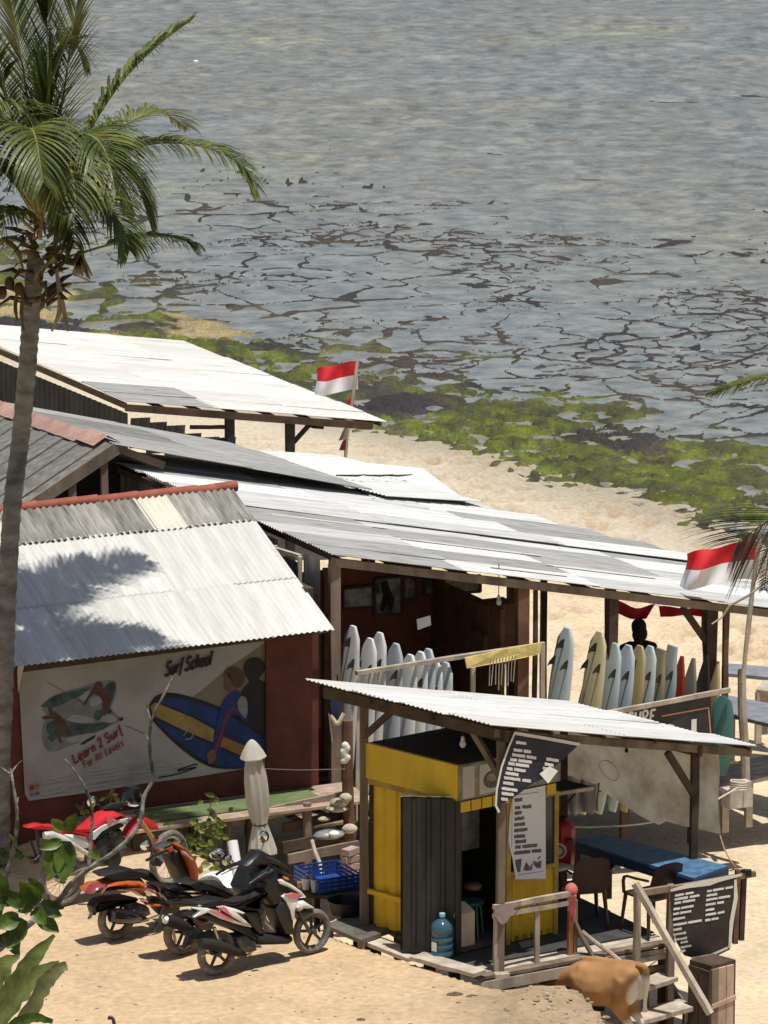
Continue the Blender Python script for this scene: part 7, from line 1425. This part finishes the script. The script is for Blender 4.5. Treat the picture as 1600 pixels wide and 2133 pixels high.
# --- red and white dirt bike
B = Bike('red and white off-road motorbike with knobbly tyres by the mural wall', (128, 1888), (352, 1845), lambda x, y: (50+x/4.0, 1620+y/4.0))
rc_ = B.rc+Z*.31; fc_ = B.fc+Z*.335; B.wheel(rc_, .31, .05, spokes=18, wire=True, name='rear_wheel'); B.wheel(fc_, .335, .04, spokes=18, wire=True, name='front_wheel', ax=(B.s+B.h*.35).normalized())
B.panel('rear_fender', [(28, 424), (90, 400), (240, 396), (330, 432), (440, 440), (440, 470), (300, 462), (140, 432)], red_g, .16); B.panel('seat', [(330, 432), (440, 425), (560, 405), (640, 350), (660, 400), (560, 470), (430, 470)], red_g, .18)
B.panel('tank', [(540, 440), (600, 370), (690, 302), (760, 288), (880, 330), (890, 352), (800, 372), (700, 405), (620, 470)], red_g, .26); B.panel('tank_decal', [(570, 460), (640, 410), (760, 355), (870, 340), (850, 358), (740, 400), (650, 450), (590, 520), (560, 510)], white_p, .03, near=.145, rd=.1); B.panel('tank_decal', [(700, 320), (760, 345), (720, 400), (700, 402), (690, 360)], pinkp, .02, near=.15, rd=.1)
B.panel('side_panel', [(335, 475), (420, 462), (540, 492), (592, 585), (520, 605), (430, 562)], white_p, .22); B.panel('side_edge', [(420, 455), (545, 470), (600, 575), (580, 590), (540, 500)], red_g, .03, near=.125, rd=.1); B.panel('shroud', [(600, 520), (650, 440), (740, 395), (830, 380), (860, 400), (760, 425), (690, 460), (640, 530)], black, .28)
B.panel('engine', [(600, 540), (700, 450), (830, 430), (870, 560), (850, 660), (780, 740), (660, 760), (560, 740), (570, 640)], dsteel, .22); B.disc('crankcase_cover', 745, 682, .10, M('dull_black_metal', (.03, .03, .03), .5, .3, 8, .1), .14, .06); B.disc('carburettor', 735, 470, .05, dsteel, .13, .05); B.rod('foot_lever', [(690, 590), (860, 578)], .008, dsteel, .14)
B.panel('swing_arm', [(270, 840), (480, 720), (600, 690), (600, 740), (420, 800), (290, 880)], steel, .12); MB().tube([B.p(165, 480, .12), B.p(230, 478, .13), B.p(330, 520, .13), B.p(470, 600, .12), B.p(620, 680, .10)], [.04, .05, .05, .03, .02], 10).build('exhaust', M('pale_alloy', (1, 1, 1)), B.t, True)
B.rod('rear_frame', [(110, 430), (115, 540), (140, 640), (90, 690)], .02, black, .05); B.rod('plate_holder', [(50, 520), (90, 620), (110, 690)], .018, black, 0); B.panel('rear_plate', [(75, 690), (140, 660), (130, 720), (80, 730)], black, .1)
for o_ in (.10, -.10): B.rod('fork_leg', [(960, 345), (1070, 500)], .028, M('gold_fork', (.42, .30, .12), .4, .2, metal=.4), o_); B.rod('fork_lower', [(1060, 490), (1150, 690)], .026, M('red_grey_guard', (.35, .33, .32), .5), o_)
B.panel('fork_guard', [(1090, 512), (1120, 520), (1165, 610), (1140, 625), (1105, 570)], red_g, .04, near=.16); B.panel('front_fender', [(860, 500), (885, 440), (920, 390), (985, 330), (1060, 348), (1125, 385), (1148, 440), (1080, 452), (980, 440), (920, 470), (880, 520)], red_g, .18)
B.panel('headlight_mask', [(850, 230), (860, 150), (910, 90), (980, 80), (1010, 150), (1000, 230), (920, 248)], blackg, .18); B.panel('mask_plate', [(862, 196), (900, 230), (960, 232), (930, 246), (880, 240)], white_p, .04, near=.11, rd=.1); B.rod('handlebar', [(640, 260), (740, 235), (850, 215), (960, 190)], .015, black, (.34, .25, .1, -.1)); B.panel('hand_guard', [(650, 265), (740, 215), (830, 205), (840, 250), (760, 280), (680, 285)], blackm, .06, near=.3)
B.mirror(562, 205, .34, .05, .055, B.p(660, 260, .34)); B.rod('shock', [(500, 560), (560, 720)], .02, steel, 0)
